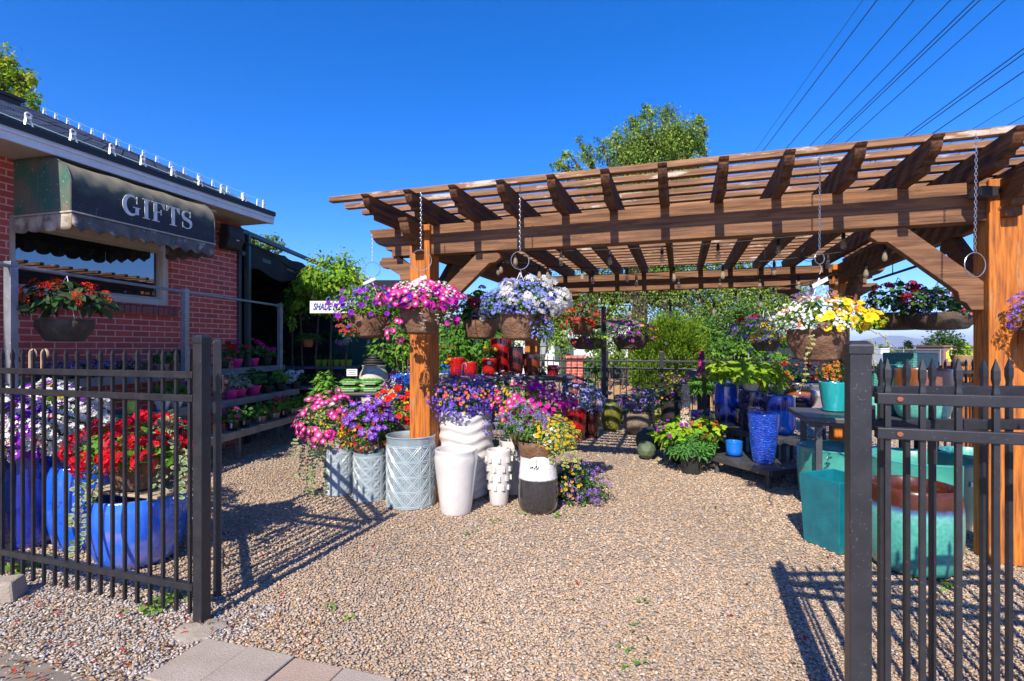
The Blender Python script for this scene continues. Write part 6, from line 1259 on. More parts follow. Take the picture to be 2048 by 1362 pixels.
MB().bar((-.42, 0, 1.80), (-.05, 0, 1.80), .02, .05).build('short_arm', BLK, hp_)
bf = uv(0, 0); fx, fy = 1.95, 10.75
fence('metal_fence', 'black picket fence across the back of the yard by the gate', 'fence', (fx - 2.2 * CU, fy + 2.2 * SU), (fx + 3.4 * CU, fy - 3.4 * SU), 1.26, (1.15, 1.0, .15), 44, [(0, .06, 1.3), (2.2, .07, 1.38), (3.3, .07, 1.36), (5.6, .06, 1.3)], bolts=False)
fence('metal_fence', 'black picket fence beyond the orange pergola post', 'fence', (3.72, 4.75), (7.4, 6.4), 1.33, (1.20, 1.08, .15), 34, [(0, .06, 1.36), (2.0, .06, 1.36)], bolts=False)

# ================================================================== RIGHT: STEPPED RESIN SHELF
RES = surf('black_resin', (.045, .046, .05), (.065, .066, .07), scale=7, rough=.5, bump=.3, bscale=50, c3=(.15, .13, .11), s3=9, r3=(.58, .75))
def tier(label, c, a, ln, d, z, legs):
    a = Vector((a[0], a[1], 0)).normalized(); b_ = Vector((a.y, -a.x, 0)); ctr = Vector((c[0], c[1], 0)) + a * ln / 2 + b_ * d / 2
    t = thing('resin_shelf', label, 'shelf', ctr, math.atan2(a.y, a.x), 'stepped resin shelves'); m_ = MB(); n = 7
    for k in range(n): m_.box((0, -d / 2 + d * (k + .5) / n, z - .018), (ln - .02, d / n - .006, .030))
    for y in (-d / 2, d / 2): m_.box((0, y, z - .031), (ln, .02, .062))
    for x in (-ln / 2, ln / 2): m_.box((x, 0, z - .0318), (.02, d - .021, .059))
    m_.build('tray', RES, t, bevel=.004)
    for x in np.linspace(-ln / 2 + .07, ln / 2 - .07, legs):
        for y in (-d / 2 + .06, d / 2 - .06): MB().lathe([(.030, 0), (.026, .02), (.026, z - .05)], 14, c=(x, y)).build('leg', RES, t, smooth=True)
tier('lowest black resin shelf step carrying the blue textured vase', (2.60, 5.24), (-.37, .93), .86, .52, .20, 2)
tier('middle black resin shelf step carrying the navy pots', (2.97, 5.66), (-.33, .945), 1.35, .44, .43, 4)
tier('upper black resin shelf step holding the navy and orange pot', (3.38, 6.02), (-.33, .945), 1.5, .45, .68, 4)
r, Y = planter('textured_vase', 'tall bright blue textured vase at the end of the lowest shelf', 1527, 924, [(18, 0), (21, 8), (26, 50), (29, 88), (29, 96)], BLUEW, Y=5.62, z=.2, soil=EMPTYIN, depth=.12, seg=48)
r, Y = planter('small_pot', 'small bright blue pot on its saucer on the lowest shelf', 1468, 910, [(11, 1), (15, 8), (16, 24), (16.5, 28)], surf('azure_glaze', (.01, .15, .62), (.015, .2, .72), rough=.1, coat=1), Y=5.98, z=.2, soil=EMPTYIN, depth=.1); MB().lathe([(.07, .0), (.095, .012), (.1, .02), (.09, .018), (.05, .006)], 28).build('saucer', surf('azure_saucer', (.01, .14, .58), rough=.1, coat=1), r, smooth=True)
r, Y = planter('navy_vase', 'tall blue vase with painted sun and shade on the middle resin shelf', 1453, 848, [(17, 0), (21, 8), (23, 40), (22, 82)], zglaze('vase_blue_painted_sun', [(0, (.008, .011, .05)), (.24, (.01, .02, .12)), (.32, (.012, .09, .68)), (.6, (.012, .08, .6))], .04, 9), Y=6.75, z=.43, soil=EMPTYIN)  # bright blue above navy: sunlight and shade put into the glaze colour
r, Y = planter('navy_vase', 'tall dark navy wavy vase supporting the white pot', 1506, 852, [(17, 0), (21, 8), (26, 44), (26, 78)], NAVYW, Y=6.4, z=.43)
rz_ = .43 + 78 * Y / F
wp = thing('white_pot', 'white pot of lime sweet potato vine on the dark navy vase', 'potted plant', (r.location.x, r.location.y, rz_ + .002)); pot_body([(.10, 0), (.125, .09), (.13, .10)], WHITEP, wp, wall=.008, depth=.02, seg=30, sm=0)
bouquet(wp, Y, 1492, 748, 70, 27, [('heart', 460, .080, G_LIME)], zmin=-.5); bouquet(wp, Y - .08, 1450, 748, 30, 22, [('heart', 110, .075, G_LIME)], zmin=-.8, fname='trailing_foliage'); bouquet(wp, Y - .06, 1540, 762, 34, 26, [('heart', 110, .075, G_LIME)], [('five', 12, .04, YEL, CORAL, None, 'yellow_blooms')], zmin=-.8, fname='trailing_foliage'); o = hookmb(.2, .008).build('hook', surf('grey_hook', (.3, .32, .34)), wp, smooth=True); o.location = at(1497, 728, Y) - wp.location
r, Y = planter('blue_cylinder', 'glossy blue cylinder pot with painted sunlight low down, on the middle shelf', 1562, 866, [(19, 0), (24, 8), (26, 24), (26, 74)], zglaze('cylinder_blue_painted_sun', [(0, (.012, .18, .8)), (.26, (.02, .22, .85)), (.29, (.008, .03, .25)), (.46, (.008, .025, .2))], .01, 8), Y=6.12, z=.43, soil=EMPTYIN, depth=.1)  # lower part coloured brighter to stand for sunlight on the blue glaze
r, Y = planter('bowl_pot', 'navy bowl with an orange shoulder holding red and yellow calibrachoa', 1597, 809, [(20, 0), (28, 8), (33, 22), (31, 34), (26, 38), (25, 48)], zglaze('navy_orange_glaze', [(0, (.012, .012, .05)), (.15, (.012, .015, .07)), (.2, (.34, .10, .02)), (.24, (.36, .12, .03)), (.26, (.16, .13, .10)), (.32, (.2, .17, .13))], .008, 8), Y=6.5, z=.68, cat='potted plant')
bouquet(r, 6.5, 1592, 745, 56, 26, [('quick', 600, .04, G_MID + G_DARK)], [('head', 12, .07, (.66, .01, .03), RED, ((.2, -.7, .1), .2), 'red_verbena'), ('five', 90, .036, (.85, .55, .1), (.6, .02, .02), None, 'yellow_red_calibrachoa'), ('five', 40, .034, (.4, .02, .03), EYEY, None, 'dark_red_calibrachoa')], zmin=-.6)
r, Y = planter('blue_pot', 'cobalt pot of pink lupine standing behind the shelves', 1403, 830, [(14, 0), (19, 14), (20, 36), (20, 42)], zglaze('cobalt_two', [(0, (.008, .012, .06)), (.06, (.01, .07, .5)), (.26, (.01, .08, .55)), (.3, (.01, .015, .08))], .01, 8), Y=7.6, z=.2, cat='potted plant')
bouquet(r, 7.6, 1403, 775, 32, 20, [('palm', 90, .10, [(.12, .28, .04), (.16, .34, .05)])], zmin=-.5)
def spike(root, Yq, px, py0, py1, w_, cols, n, name):
    sp = Soup(); s_ = Yq / F; t = rng.uniform(0, 1, n); a = rng.uniform(0, 2 * math.pi, n); rr = w_ * s_ * (1 - .55 * t); z = py0 + (py1 - py0) * t
    base = np.array([list(at(px, q, Yq) - root.location) for q in z]); d = np.stack([np.cos(a), np.sin(a), np.full(n, .25)], 1)
    sp.add(*T_five((1, 1, 1), (1, .95, .9)), base + d * rr[:, None], frames(d), rng.uniform(.8, 1.2, n) * w_ * s_ * 1.05, tints(cols, n, .3)); sp.build(name, PETAL, root)
    e0 = at(px, py0 + 26, Yq) - root.location; e1 = at(px, py1, Yq) - root.location; MB().tube([e0, e1], .006, 6).build('flower_stem', surf('lupine_stem', (.12, .22, .05)), root)
spike(r, 7.6, 1403, 776, 705, 7.5, [(.55, .04, .22), (.36, .02, .14)], 80, 'pink_lupine'); spike(r, 7.6, 1424, 785, 765, 6, [(.45, .05, .2)], 60, 'pink_lupine')
r, Y = planter('nursery_pot', 'ribbed black nursery pot of lupine with a cream flower spike on the gravel', 1383, 950, [(18, 0), (19, 4), (21, 36), (22.5, 36.5), (22.5, 42)], NURS, fn=lambda t, z, i: 1 + .012 * math.cos(24 * t), sm=0, seg=96, cat='potted plant')
bouquet(r, Y, 1380, 892, 46, 30, [('palm', 90, .11, [(.10, .30, .05), (.14, .36, .06), (.07, .22, .05)])], zmin=-.5); bouquet(r, Y + .05, 1352, 866, 38, 30, [('heart', 170, .085, G_LIME)], [('petunia', 10, .05, PURP, EYED, ((-.5, -.3, .7), .4), 'purple_petunias', (.3, .02, .3))], zmin=-.8, fname='lime_vine'); bouquet(r, Y + .1, 1408, 862, 34, 28, [('heart', 120, .08, G_LIME)], [('five', 16, .05, (.75, .09, .01), EYED, ((.2, -.7, .3), .2), 'orange_calibrachoa')], zmin=-.8, fname='lime_vine'); spike(r, Y, 1371, 856, 772, 9.5, [(.62, .56, .40), (.46, .34, .22)], 170, 'cream_lupine')
r, Y = planter('trough', 'dark pot of lime potato vine, orange calibrachoa and purple petunias behind the lupine', 1375, 905, [(30, 0), (36, 30)], NURS, Y=6.55, cat='potted plant'); bouquet(r, 6.5, 1376, 866, 62, 36, [('heart', 200, .11, G_LIME), ('quick', 300, .04, G_DARK)], [('petunia', 22, .06, [(.36, .02, .36)], EYED, ((-.6, -.4, .6), .5), 'purple_petunias', (.3, .02, .3)), ('five', 30, .045, (.8, .12, .01), EYED, ((.5, -.6, .3), .4), 'orange_calibrachoa')], zmin=-.6)
r, Y = planter('nursery_pot', 'dark pot of purple verbena and red blooms between the lupine and shelves', 1430, 880, [(22, 0), (26, 26)], NURS, Y=6.9, cat='potted plant'); bouquet(r, 6.9, 1425, 845, 36, 30, [('quick', 400, .04, G_DARK)], [('five', 40, .036, RED, EYED, None, 'red_blooms'), ('fluff', 8, .07, (.45, .12, .5), WHT, ((.2, -.3, .8), .2), 'purple_verbena')])
r, Y = planter('grey_pail', 'weathered grey pail standing behind the pink lupine', 1392, 765, [(16, 0), (19, 26), (20, 28)], surf('grey_zinc', (.2, .22, .24), (.15, .16, .18), rough=.5, metal=.3), Y=9.6, z=.75, soil=EMPTYIN); st_ = thing('plant_stand', 'dark bench behind the lupines holding the grey pail', 'stand', (r.location.x + .3, 9.6, 0)); MB().box((0, 0, .73), (1.3, .5, .04)).box((-.5, 0, .35), (.05, .4, .7)).box((.5, 0, .35), (.05, .4, .7)).build('frame', BLK, st_)
r, Y = planter('blue_pot', 'blue pot with lime leaves on the dark stand behind the shelves', 1440, 780, [(14, 0), (18, 10), (20, 32)], COBALT, Y=7.9, z=.8, cat='potted plant'); bouquet(r, 7.9, 1438, 738, 30, 16, [('heart', 150, .08, G_LIME)], zmin=-.5)
st_ = thing('plant_stand', 'dark stand under the blue pot at the back of the shelves', 'stand', (r.location.x, 7.9, 0)); MB().box((0, 0, .775), (.6, .5, .044)).box((-.25, 0, .37), (.05, .4, .74)).box((.25, 0, .37), (.05, .4, .74)).build('frame', BLK, st_)
r, Y = planter('navy_vase', 'dark blue vase hidden behind the white potato vine pot', 1545, 820, [(18, 0), (22, 30), (22, 62)], NAVY, Y=7.2, z=.43)

# grey table with turquoise pots
tb = table('grey folding table carrying the turquoise and brown pots', (3.11, 4.62, 0), -.32, 1.05, .78, .85)
r, Y = planter('turquoise_pot', 'glossy turquoise pot of orange flowers on the grey table', 1668, 822, [(18, 2), (21, 12), (25, 40), (27, 58)], TURQ, Y=4.82, z=.85, cat='potted plant', seg=40); MB().lathe([(.085, 0), (.105, .012), (.108, .026), (.09, .02), (.05, .008)], 28).build('saucer', TURQ, r, smooth=True)
bouquet(r, 4.85, 1672, 742, 34, 26, [('quick', 350, .035, G_DARK)], [('five', 50, .034, [(.8, .2, .01), (.75, .3, .02)], EYED, None, 'orange_calibrachoa')], zmin=-.6)
BT_ = zglaze('brown_over_teal', coat=.35, rough=.3, stops=[(0, (.05, .30, .25)), (.35, (.08, .37, .30)), (.405, (.13, .42, .38)), (.43, (.05, .15, .32)), (.455, (.06, .018, .006)), (.50, (.075, .017, .004)), (.58, (.10, .022, .005))], amp=.022, nscale=16)
BT2 = zglaze('brown_over_teal_bowl', coat=.35, rough=.3, stops=[(0, (.10, .42, .34)), (.16, (.12, .45, .37)), (.235, (.16, .48, .42)), (.25, (.10, .2, .3)), (.27, (.17, .06, .018)), (.37, (.20, .065, .018)), (.45, (.22, .075, .02))], amp=.012, nscale=16)
r, Y = planter('glazed_bowl', 'turquoise bowl with a broad brown rim on the grey table behind the fence', 1845, 838, [(30, 0), (42, 8), (50, 40), (50, 64), (47, 99)], BT2, Y=4.32, z=.85, cat='pot', seg=52, soil=EMPTYIN, depth=.1)
def square_pot(name, label, px, by, Yq, z, w0, w1, h, mat, rz, cat='pot', tagp=True):
    s_ = Yq / F; t = thing(name, label, cat, ((px - 1024) / F * Yq, Yq, z), rz); k = math.sqrt(2)
    MB().lathe([(w0 * s_ / 2 * k, 0), (w1 * s_ / 2 * k, h * s_), ((w1 * s_ / 2 - .006) * k, h * s_ + .006), ((w1 * s_ / 2 - .016) * k, h * s_ + .004), ((w1 * s_ / 2 - .022) * k, h * s_ - .12)], 4, ph=math.pi / 4).build('pot', mat, t, bevel=.006)
    MB().box((0, 0, h * s_ - .125), (w1 * s_ - .05, w1 * s_ - .05, .012)).build('inner_base', TEALIN, t)
    return t
square_pot('square_planter', 'tall square carved turquoise planter at the back of the grey table', 1820, 838, 4.75, .85, 58, 64, 118, TEALTEX, .25); square_pot('square_planter', 'shorter square carved turquoise planter next to the tall one', 1762, 832, 4.7, .85, 56, 58, 96, TEALTEX, -.1)
r, Y = planter('small_pot', 'small turquoise and brown cup partly behind the wide gate post', 1752, 836, [(14, 0), (18, 10), (18, 46)], BT2, Y=4.42, z=.85, soil=EMPTYIN)
r, Y = planter('garden_pot', 'tall sea green garden pot with a dark inside beneath the grey table', 1674, 1020, [(50, 0), (64, 14), (70, 60), (71, 110), (72, 118)], TEAL, Y=4.72, soil=TEALIN, depth=.34, wall=.03, seg=52); o = MB().box((0, 0, 0), (.05, .004, .04)).build('price_sticker', TAGM, r); o.location = (-.24, -.21, .50); o.rotation_euler = (0, 0, -.85)
t = square_pot('square_planter', 'deep teal square planter standing on the gravel behind a gate post', 1672, 1104, 3.80, 0, 80, 92, 138, TEALD, .32)
r, Y = planter('garden_pot', 'big teal pot with a glossy brown rim on the gravel behind the fence', 1824, 1160, [(47, 0), (69, 14), (80, 60), (81, 120), (76, 166)], BT_, Y=3.40, seg=56, soil=EMPTYIN, depth=.13, wall=.032)
r, Y = planter('garden_pot', 'wide sea green pot behind the brown rimmed pot', 1840, 1062, [(58, 0), (78, 20), (88, 80), (90, 134), (91, 142)], TEAL, Y=4.15, seg=52, soil=TEALIN, depth=.34, wall=.035); o = MB().box((0, 0, 0), (.055, .004, .035)).build('price_sticker', TAGM, r); o.location = (.12, -.343, .44); o.rotation_euler = (0, 0, .34)
r, Y = planter('garden_pot', 'dark rimmed navy pot between the sea green ones under the table', 1780, 985, [(60, 0), (74, 40), (80, 96)], TEALD, Y=4.85, seg=44, soil=TEALIN, depth=.28, wall=.03)
r, Y = planter('garden_pot', 'sea green pot half hidden by the orange pergola post', 1948, 1030, [(40, 0), (52, 20), (58, 80), (58, 124)], TEAL, Y=4.5, seg=44, soil=TEALIN, depth=.28)
r, Y = planter('garden_pot', 'sea green pot standing on the gravel beyond the orange pergola post', 2040, 1052, [(40, 0), (52, 20), (58, 80), (58, 118)], TEAL, Y=4.3, seg=44, soil=TEALIN, depth=.28)
r, Y = planter('lime_planter', 'pot of lime green leaves beyond the orange pergola post', 2012, 760, [(16, 0), (22, 30)], TANP, Y=5.3, z=1.0, cat='potted plant'); bouquet(r, 5.3, 2010, 690, 22, 36, [('leaf', 240, .06, G_LIME)], zmin=-.9)
st_ = thing('plant_stand', 'brown stand under the lime leaves beyond the orange post', 'stand', (r.location.x, 5.3, 0)); MB().box((0, 0, .98), (.45, .4, .036)).box((-.18, 0, .48), (.05, .36, .96)).box((.18, 0, .48), (.05, .36, .96)).build('frame', POSTW, st_)
r, Y = planter('lime_planter', 'pot of chartreuse leaves on a pillar before the crossing sign', 1925, 735, [(14, 0), (20, 20)], TANP, Y=5.4, z=1.25, cat='potted plant'); bouquet(r, 5.4, 1925, 702, 17, 20, [('leaf', 160, .05, G_LIME)], zmin=-.9)
st_ = thing('plant_stand', 'brown pillar stand under the chartreuse leaves behind the fence', 'stand', (r.location.x, 5.4, 0)); MB().box((0, 0, 1.23), (.3, .3, .036)).box((0, 0, .6), (.12, .12, 1.2)).build('frame', POSTW, st_)

# ================================================================== TREES AND FAR THINGS
BARK = surf('tree_bark', (.14, .10, .075), (.06, .045, .035), scale=9, rough=.95, bump=1, bscale=14, stretch=(1, 1, .3), bdist=.05)
def tree(label, px, Y, clumps, size, cols, trunk=(.25,), lean=0, kind='quick', droop=.7, sub=40, name='tree', group=None, spread=.17, depth=.75):
    """clumps [(px, py, r px, n, dy in metres)] ; leaves sit in many small tufts so that sky shows between them"""
    s_ = Y / F; zg = float(gz(0, np.array(float(Y)))); t = thing(name, label, 'tree', ((px - 1024) / F * Y, Y, zg), 0, group); sp = Soup(); tv = T_quick(.22) if kind == 'quick' else T_leaf(.2)
    m_ = MB(); lows = [at(c[0], c[1], Y) - t.location for c in clumps]; top = max(v.z for v in lows); zf = top * .38
    tr = trunk[0]; fork = Vector((lean * .5, 0, zf))
    m_.tube([(0, 0, -.3), (lean * .15, .05, zf * .45), fork], [tr * 1.25, tr, tr * .8], 10)
    for (cx, cy, r_, n, *dy) in clumps:
        c = at(cx, cy, Y) - t.location + Vector((0, dy[0] if dy else 0, 0)); mid = fork.lerp(c, .5) + Vector((random.uniform(-.3, .3), random.uniform(-.3, .3), .12 * (c - fork).length))
        m_.tube([fork - Vector((0, 0, tr)), mid, c], [tr * .5, tr * .3, tr * .1], 7)
        ns = max(5, n // sub); sd = sphere_dirs(ns) * (rng.uniform(.1, 1, (ns, 1)) ** .4); rr = r_ * s_
        cc = np.array(c) + sd * np.array([rr, rr * depth, rr])
        for q in range(0, ns, 3):
            m_.tube([c, c.lerp(Vector(cc[q]), .6) + Vector((0, 0, rr * .06)), Vector(cc[q])], [tr * .09, tr * .06, tr * .02], 4)
        k = rng.integers(0, ns, n); g = rng.normal(size=(n, 3)) * spread * rr * np.array([1, 1, 1.15])
        p = cc[k] + g - np.array([0, 0, 1]) * np.abs(g[:, :1]) * .3
        nz = sd[k] * .6 + np.array([0, -.2, .5]) + rng.normal(size=(n, 3)) * .55
        ct = tints(cols, ns, .22)[k] * rng.uniform(.75, 1.25, (n, 1))
        sp.add(*tv, p, frames(nz, rng.normal(size=(n, 3)) + np.array([0, 0, -droop])), rng.uniform(.7, 1.3, n) * size, ct)
    m_.build('trunk', BARK, t, smooth=True); sp.build('crown', LEAF, t); return t
ELM = [(.24, .36, .05), (.17, .28, .04), (.31, .42, .07), (.10, .19, .025)]
tree('big loose leaved elm rising behind the pergola', 1272, 15.0,
     [(1300, 300, 60, 6750), (1352, 275, 42, 3750), (1245, 305, 40, 2250), (1180, 312, 22, 562), (1135, 335, 24, 487), (1390, 285, 24, 1312), (1190, 380, 50, 1687), (1280, 380, 70, 5250), (1360, 360, 50, 3187), (1285, 490, 90, 6750),
      (1408, 262, 13, 250), (1396, 240, 15, 325), (1335, 226, 18, 450), (1296, 224, 16, 375), (1262, 246, 18, 400), (1228, 272, 16, 250), (1205, 290, 16, 200), (1160, 286, 13, 137), (1136, 304, 13, 137), (1113, 326, 12, 137), (1150, 350, 18, 250), (1375, 320, 30, 875),
      (1140, 590, 50, 1700), (1085, 640, 40, 1100), (1060, 690, 34, 700), (1200, 660, 40, 1100), (1390, 520, 80, 5525), (1470, 560, 75, 5525), (1540, 590, 60, 4250), (1590, 600, 40, 2125), (1190, 560, 60, 3187), (1150, 620, 45, 2125), (1110, 650, 40, 1487), (1330, 580, 70, 4675), (1420, 630, 75, 5525), (1500, 650, 55, 3612), (1380, 690, 60, 3825), (1460, 700, 50, 2762), (1230, 620, 50, 1912)],
     .085, ELM, (.26,), .3, droop=1.6, sub=26, spread=.18)
tree('yellow green locust tree behind the shingle roof', -10, 15.5, [(10, 165, 42, 1200), (50, 160, 24, 420), (60, 205, 22, 360), (-40, 150, 70, 1600), (5, 110, 26, 350), (-70, 260, 80, 1400), (30, 215, 26, 320)], .13, [(.34, .44, .02), (.24, .38, .02), (.44, .46, .03), (.17, .29, .02)], (.2,), .1, sub=24)
tree('pale tree seen through the gap above the shade house', 545, 18.0, [(520, 480, 26, 420), (550, 490, 22, 300), (500, 500, 30, 300)], .15, [(.18, .26, .05), (.12, .2, .04)], (.16,))
# golden conifer: upright sprays
def conifer(label, px, by, Y, rpx, hpx, cols, n, size, lean=.2):
    s_ = Y / F; t = thing('conifer', label, 'tree', ((px - 1024) / F * Y, Y, 0)); sp = Soup(); d = sphere_dirs(n * 2); d = d[d[:, 2] > -.75][:n]; n = len(d)
    R_ = rpx * s_; Hh = hpx * s_; zc = H + (HY - by) * s_ + Hh * .5; lump = .95 + .22 * np.sin(d[:, :1] * 9 + 2) * np.cos(d[:, 2:] * 8) + .16 * np.sin(d[:, 1:2] * 17 + d[:, 2:] * 9)
    p = d * lump * rng.uniform(.72, 1.05, (n, 1)) * np.array([R_, R_, Hh * .55]) + np.array([0, 0, zc])
    x = d * .8 + np.array([0, 0, .55]) + rng.normal(size=(n, 3)) * .35
    for k in range(3): sp.add(*T_quick(.14), p + rng.normal(size=(n, 3)) * .03, frames(np.cross(x, rng.normal(size=(n, 3))), x + rng.normal(size=(n, 3)) * .3), rng.uniform(.7, 1.3, n) * size, tints(cols, n, .25))
    sp.build('crown', LEAF, t); MB().tube([(0, 0, -.1), (0, 0, zc)], [.12, .05], 8).build('trunk', BARK, t)
GOLD = [(.20, .34, .015), (.13, .25, .015), (.27, .38, .02), (.05, .11, .01), (.09, .18, .012)]
conifer('golden green rounded conifer behind the back fence', 1335, 770, 12.0, 68, 130, GOLD, 6500, .085)
conifer('smaller golden conifer bush low against the back fence', 1300, 790, 11.6, 34, 70, GOLD, 1800, .08)
tree('dark leafy tree filling the gap beside the golden conifer', 1430, 13.5, [(1430, 680, 55, 1500), (1480, 690, 45, 1000), (1390, 720, 40, 800), (1500, 640, 40, 700)], .11, [(.05, .12, .02), (.035, .085, .018), (.08, .16, .03)], (.12,), sub=30)
leafmass('hedge_shrub', 'broad mid green shrub behind the back fence and the lime potato vine', 'bush', [(1420, 700, 46, 44, 1500), (1470, 710, 40, 40, 1200), (1500, 690, 36, 44, 900), (1545, 700, 30, 30, 500)], 12.8, .10, [(.10, .23, .03), (.14, .29, .035), (.06, .15, .02)], 'quick')
leafmass('hedge_shrub', 'feathery light green shrub between the brick pillar and the hanging baskets', 'bush', [(1215, 690, 36, 40, 900), (1250, 715, 26, 26, 380), (1120, 690, 34, 30, 500)], 13.6, .09, [(.17, .31, .04), (.12, .24, .03), (.22, .36, .05)], 'quick')
leafmass('hedge_shrub', 'leafy shrub behind the back fence beside the brick pillar', 'bush', [(1165, 745, 36, 34, 600), (1188, 715, 22, 30, 260)], 12.2, .11, [(.07, .18, .02), (.11, .24, .03)], 'quick')
# white building, brick pillar with carriage lamp
STUC = surf('white_stucco', (.72, .72, .70), (.66, .66, .64), scale=3, rough=.9, bump=.2); BR2 = surf('pillar_brick', (.38, .14, .09), (.27, .1, .07), scale=8, rough=.9, bump=.5)
bw = thing('white_building', 'white stucco building behind the elm across the road', 'building', (2.3, 25, -.2), -.1)
MB().box((-.5, 2, 1.4), (7.5, 5, 2.9)).build('wall', STUC, bw); MB().box((-.5, 2, 3.0), (7.9, 5.4, .25)).build('roof', surf('roof_grey', (.2, .17, .15)), bw)
for x in (-2.6, .2): MB().box((x, -.52, 1.5), (.9, .06, 1.1)).build('window', surf('dim_window', (.08, .12, .12), rough=.1), bw, bevel=.01)
for x in (-1.2, 1.9): MB().box((x, -.53, .6), (.6, .08, 1.3)).build('pier', BR2, bw)
bp_ = thing('brick_pillar', 'red brick pillar at the end of the back fence', 'pillar', at(1148, 790, 11.6)); bp_.location.z = 0
MB().box((0, 0, .6), (.36, .36, 1.2)).box((0, 0, 1.22), (.44, .44, .06)).build('shaft', BRICK, bp_)
lp = thing('lamp_post', 'grey carriage lantern on a post behind the red pots', 'lamp', ((1086 - 1024) / F * 11.3, 11.3, 0)); z0 = 1.45 + (693 - 712) * 11.3 / F
LM = surf('grey_lantern', (.16, .18, .19), (.12, .13, .14), rough=.5); k = 11.3 / F
MB().lathe([(.05, 0), (.04, z0), (.06, z0 + .04)], 12).build('pole', LM, lp, smooth=True)
MB().lathe([(7 * k, z0 + .05), (11 * k, z0 + 20 * k)], 6).build('glass', surf('frosted_lantern', (.5, .55, .52), rough=.3), lp)
m_ = MB().lathe([(13 * k, z0 + 20 * k), (12 * k, z0 + 22 * k), (6 * k, z0 + 31 * k), (2 * k, z0 + 33 * k), (1 * k, z0 + 38 * k)], 6)
for q in range(6): a = R(60 * q); m_.tube([(7 * k * math.cos(a), 7 * k * math.sin(a), z0 + .05), (11 * k * math.cos(a), 11 * k * math.sin(a), z0 + 20 * k)], .007, 4)
m_.build('cap', LM, lp)
o = MB().box((0, 0, .80), (4.6, .12, .66)).build('screen_fence', surf('green_grey_screen', (.035, .055, .05), (.05, .07, .065), rough=.8)); o.location = (3.7, 15.1, 0); tag(o, 'grey green screen fence beyond the mulch bed', 'fence')
o = MB().box((0, 0, 1.15), (.17, .17, 2.3)).box((0, 0, 2.3), (.2, .2, .04), 0, .8).build('marker_post', surf('orange_post', (.75, .36, .02), (.7, .32, .02))); o.location = ((1240 - 1024) / F * 16, 16.2, -.7); tag(o, 'orange yellow marker post beyond the back fence', 'post')
# road signs
def flat(name, pts, mat, parent, y=-.012, t=.006):
    return MB().prism(pts, 'y', y, y + t).build(name, mat, parent)
YG = surf('fluorescent_yellow', (.72, .80, .01), (.70, .78, .01), rough=.5); POLE = surf('sign_pole', (.45, .46, .47), rough=.4, metal=.5)
Ys = 38.0; k = Ys / F; zg = float(gz(0, np.array(Ys))); p = at(1903, 706, Ys)
sc = thing('crossing_sign', 'fluorescent yellow school crossing sign with two walking figures', 'road sign', (p.x, Ys, zg)); zc = p.z - zg; h = 11 * k
flat('panel', [(-h, zc - h), (h, zc - h), (h, zc + .1 * h), (0, zc + h), (-h, zc + .1 * h)], YG, sc)
m_ = MB()
for xo in (-.13, .10):
    m_.lathe([(.001, -.05), (.045, -.02), (.045, .02), (.001, .05)], 10, c=(xo, -.03), z0=zc + .22); m_.bar((xo, -.03, zc + .16), (xo, -.03, zc - .02), .11, .02, (0, 1, 0))
    for dx in (-.07, .07): m_.bar((xo, -.03, zc), (xo + dx, -.03, zc - .2), .045, .02, (0, 1, 0)); m_.bar((xo, -.03, zc + .12), (xo + dx * 1.4, -.03, zc + .02), .035, .02, (0, 1, 0))
m_.build('walking_figures', BLK, sc); flat('arrow_plate', [(-.25, zc - h - .22), (.25, zc - h - .22), (.25, zc - h - .05), (-.25, zc - h - .05)], YG, sc); MB().tube([(0, .02, -.2), (0, .02, zc + h * .8)], .035, 8).build('pole', POLE, sc)
Ys = 26.0; k = Ys / F; zg = float(gz(0, np.array(Ys))); p = at(1534, 712, Ys); ps = thing('parking_sign', 'small white street sign with a yellow top band on a post', 'road sign', (p.x, Ys, zg)); zc = p.z - zg
MB().box((0, 0, zc), (8 * k, .02, 12 * k)).build('panel', TAGM, ps); MB().box((0, -.016, zc + 5 * k), (7.6 * k, .01, 2.6 * k)).build('yellow_band', YG, ps)
m_ = MB()
for q in range(3): m_.box((0, -.016, zc + (1.5 - 2.4 * q) * k), (5 * k, .008, .7 * k))
m_.build('text_lines', BLK, ps); MB().tube([(0, .03, -.2), (0, .03, zc + 6 * k)], .03, 8).tube([(-.2, .03, -.2), (-.2, .03, zc + 7 * k)], .03, 8).build('pole', POLE, ps)
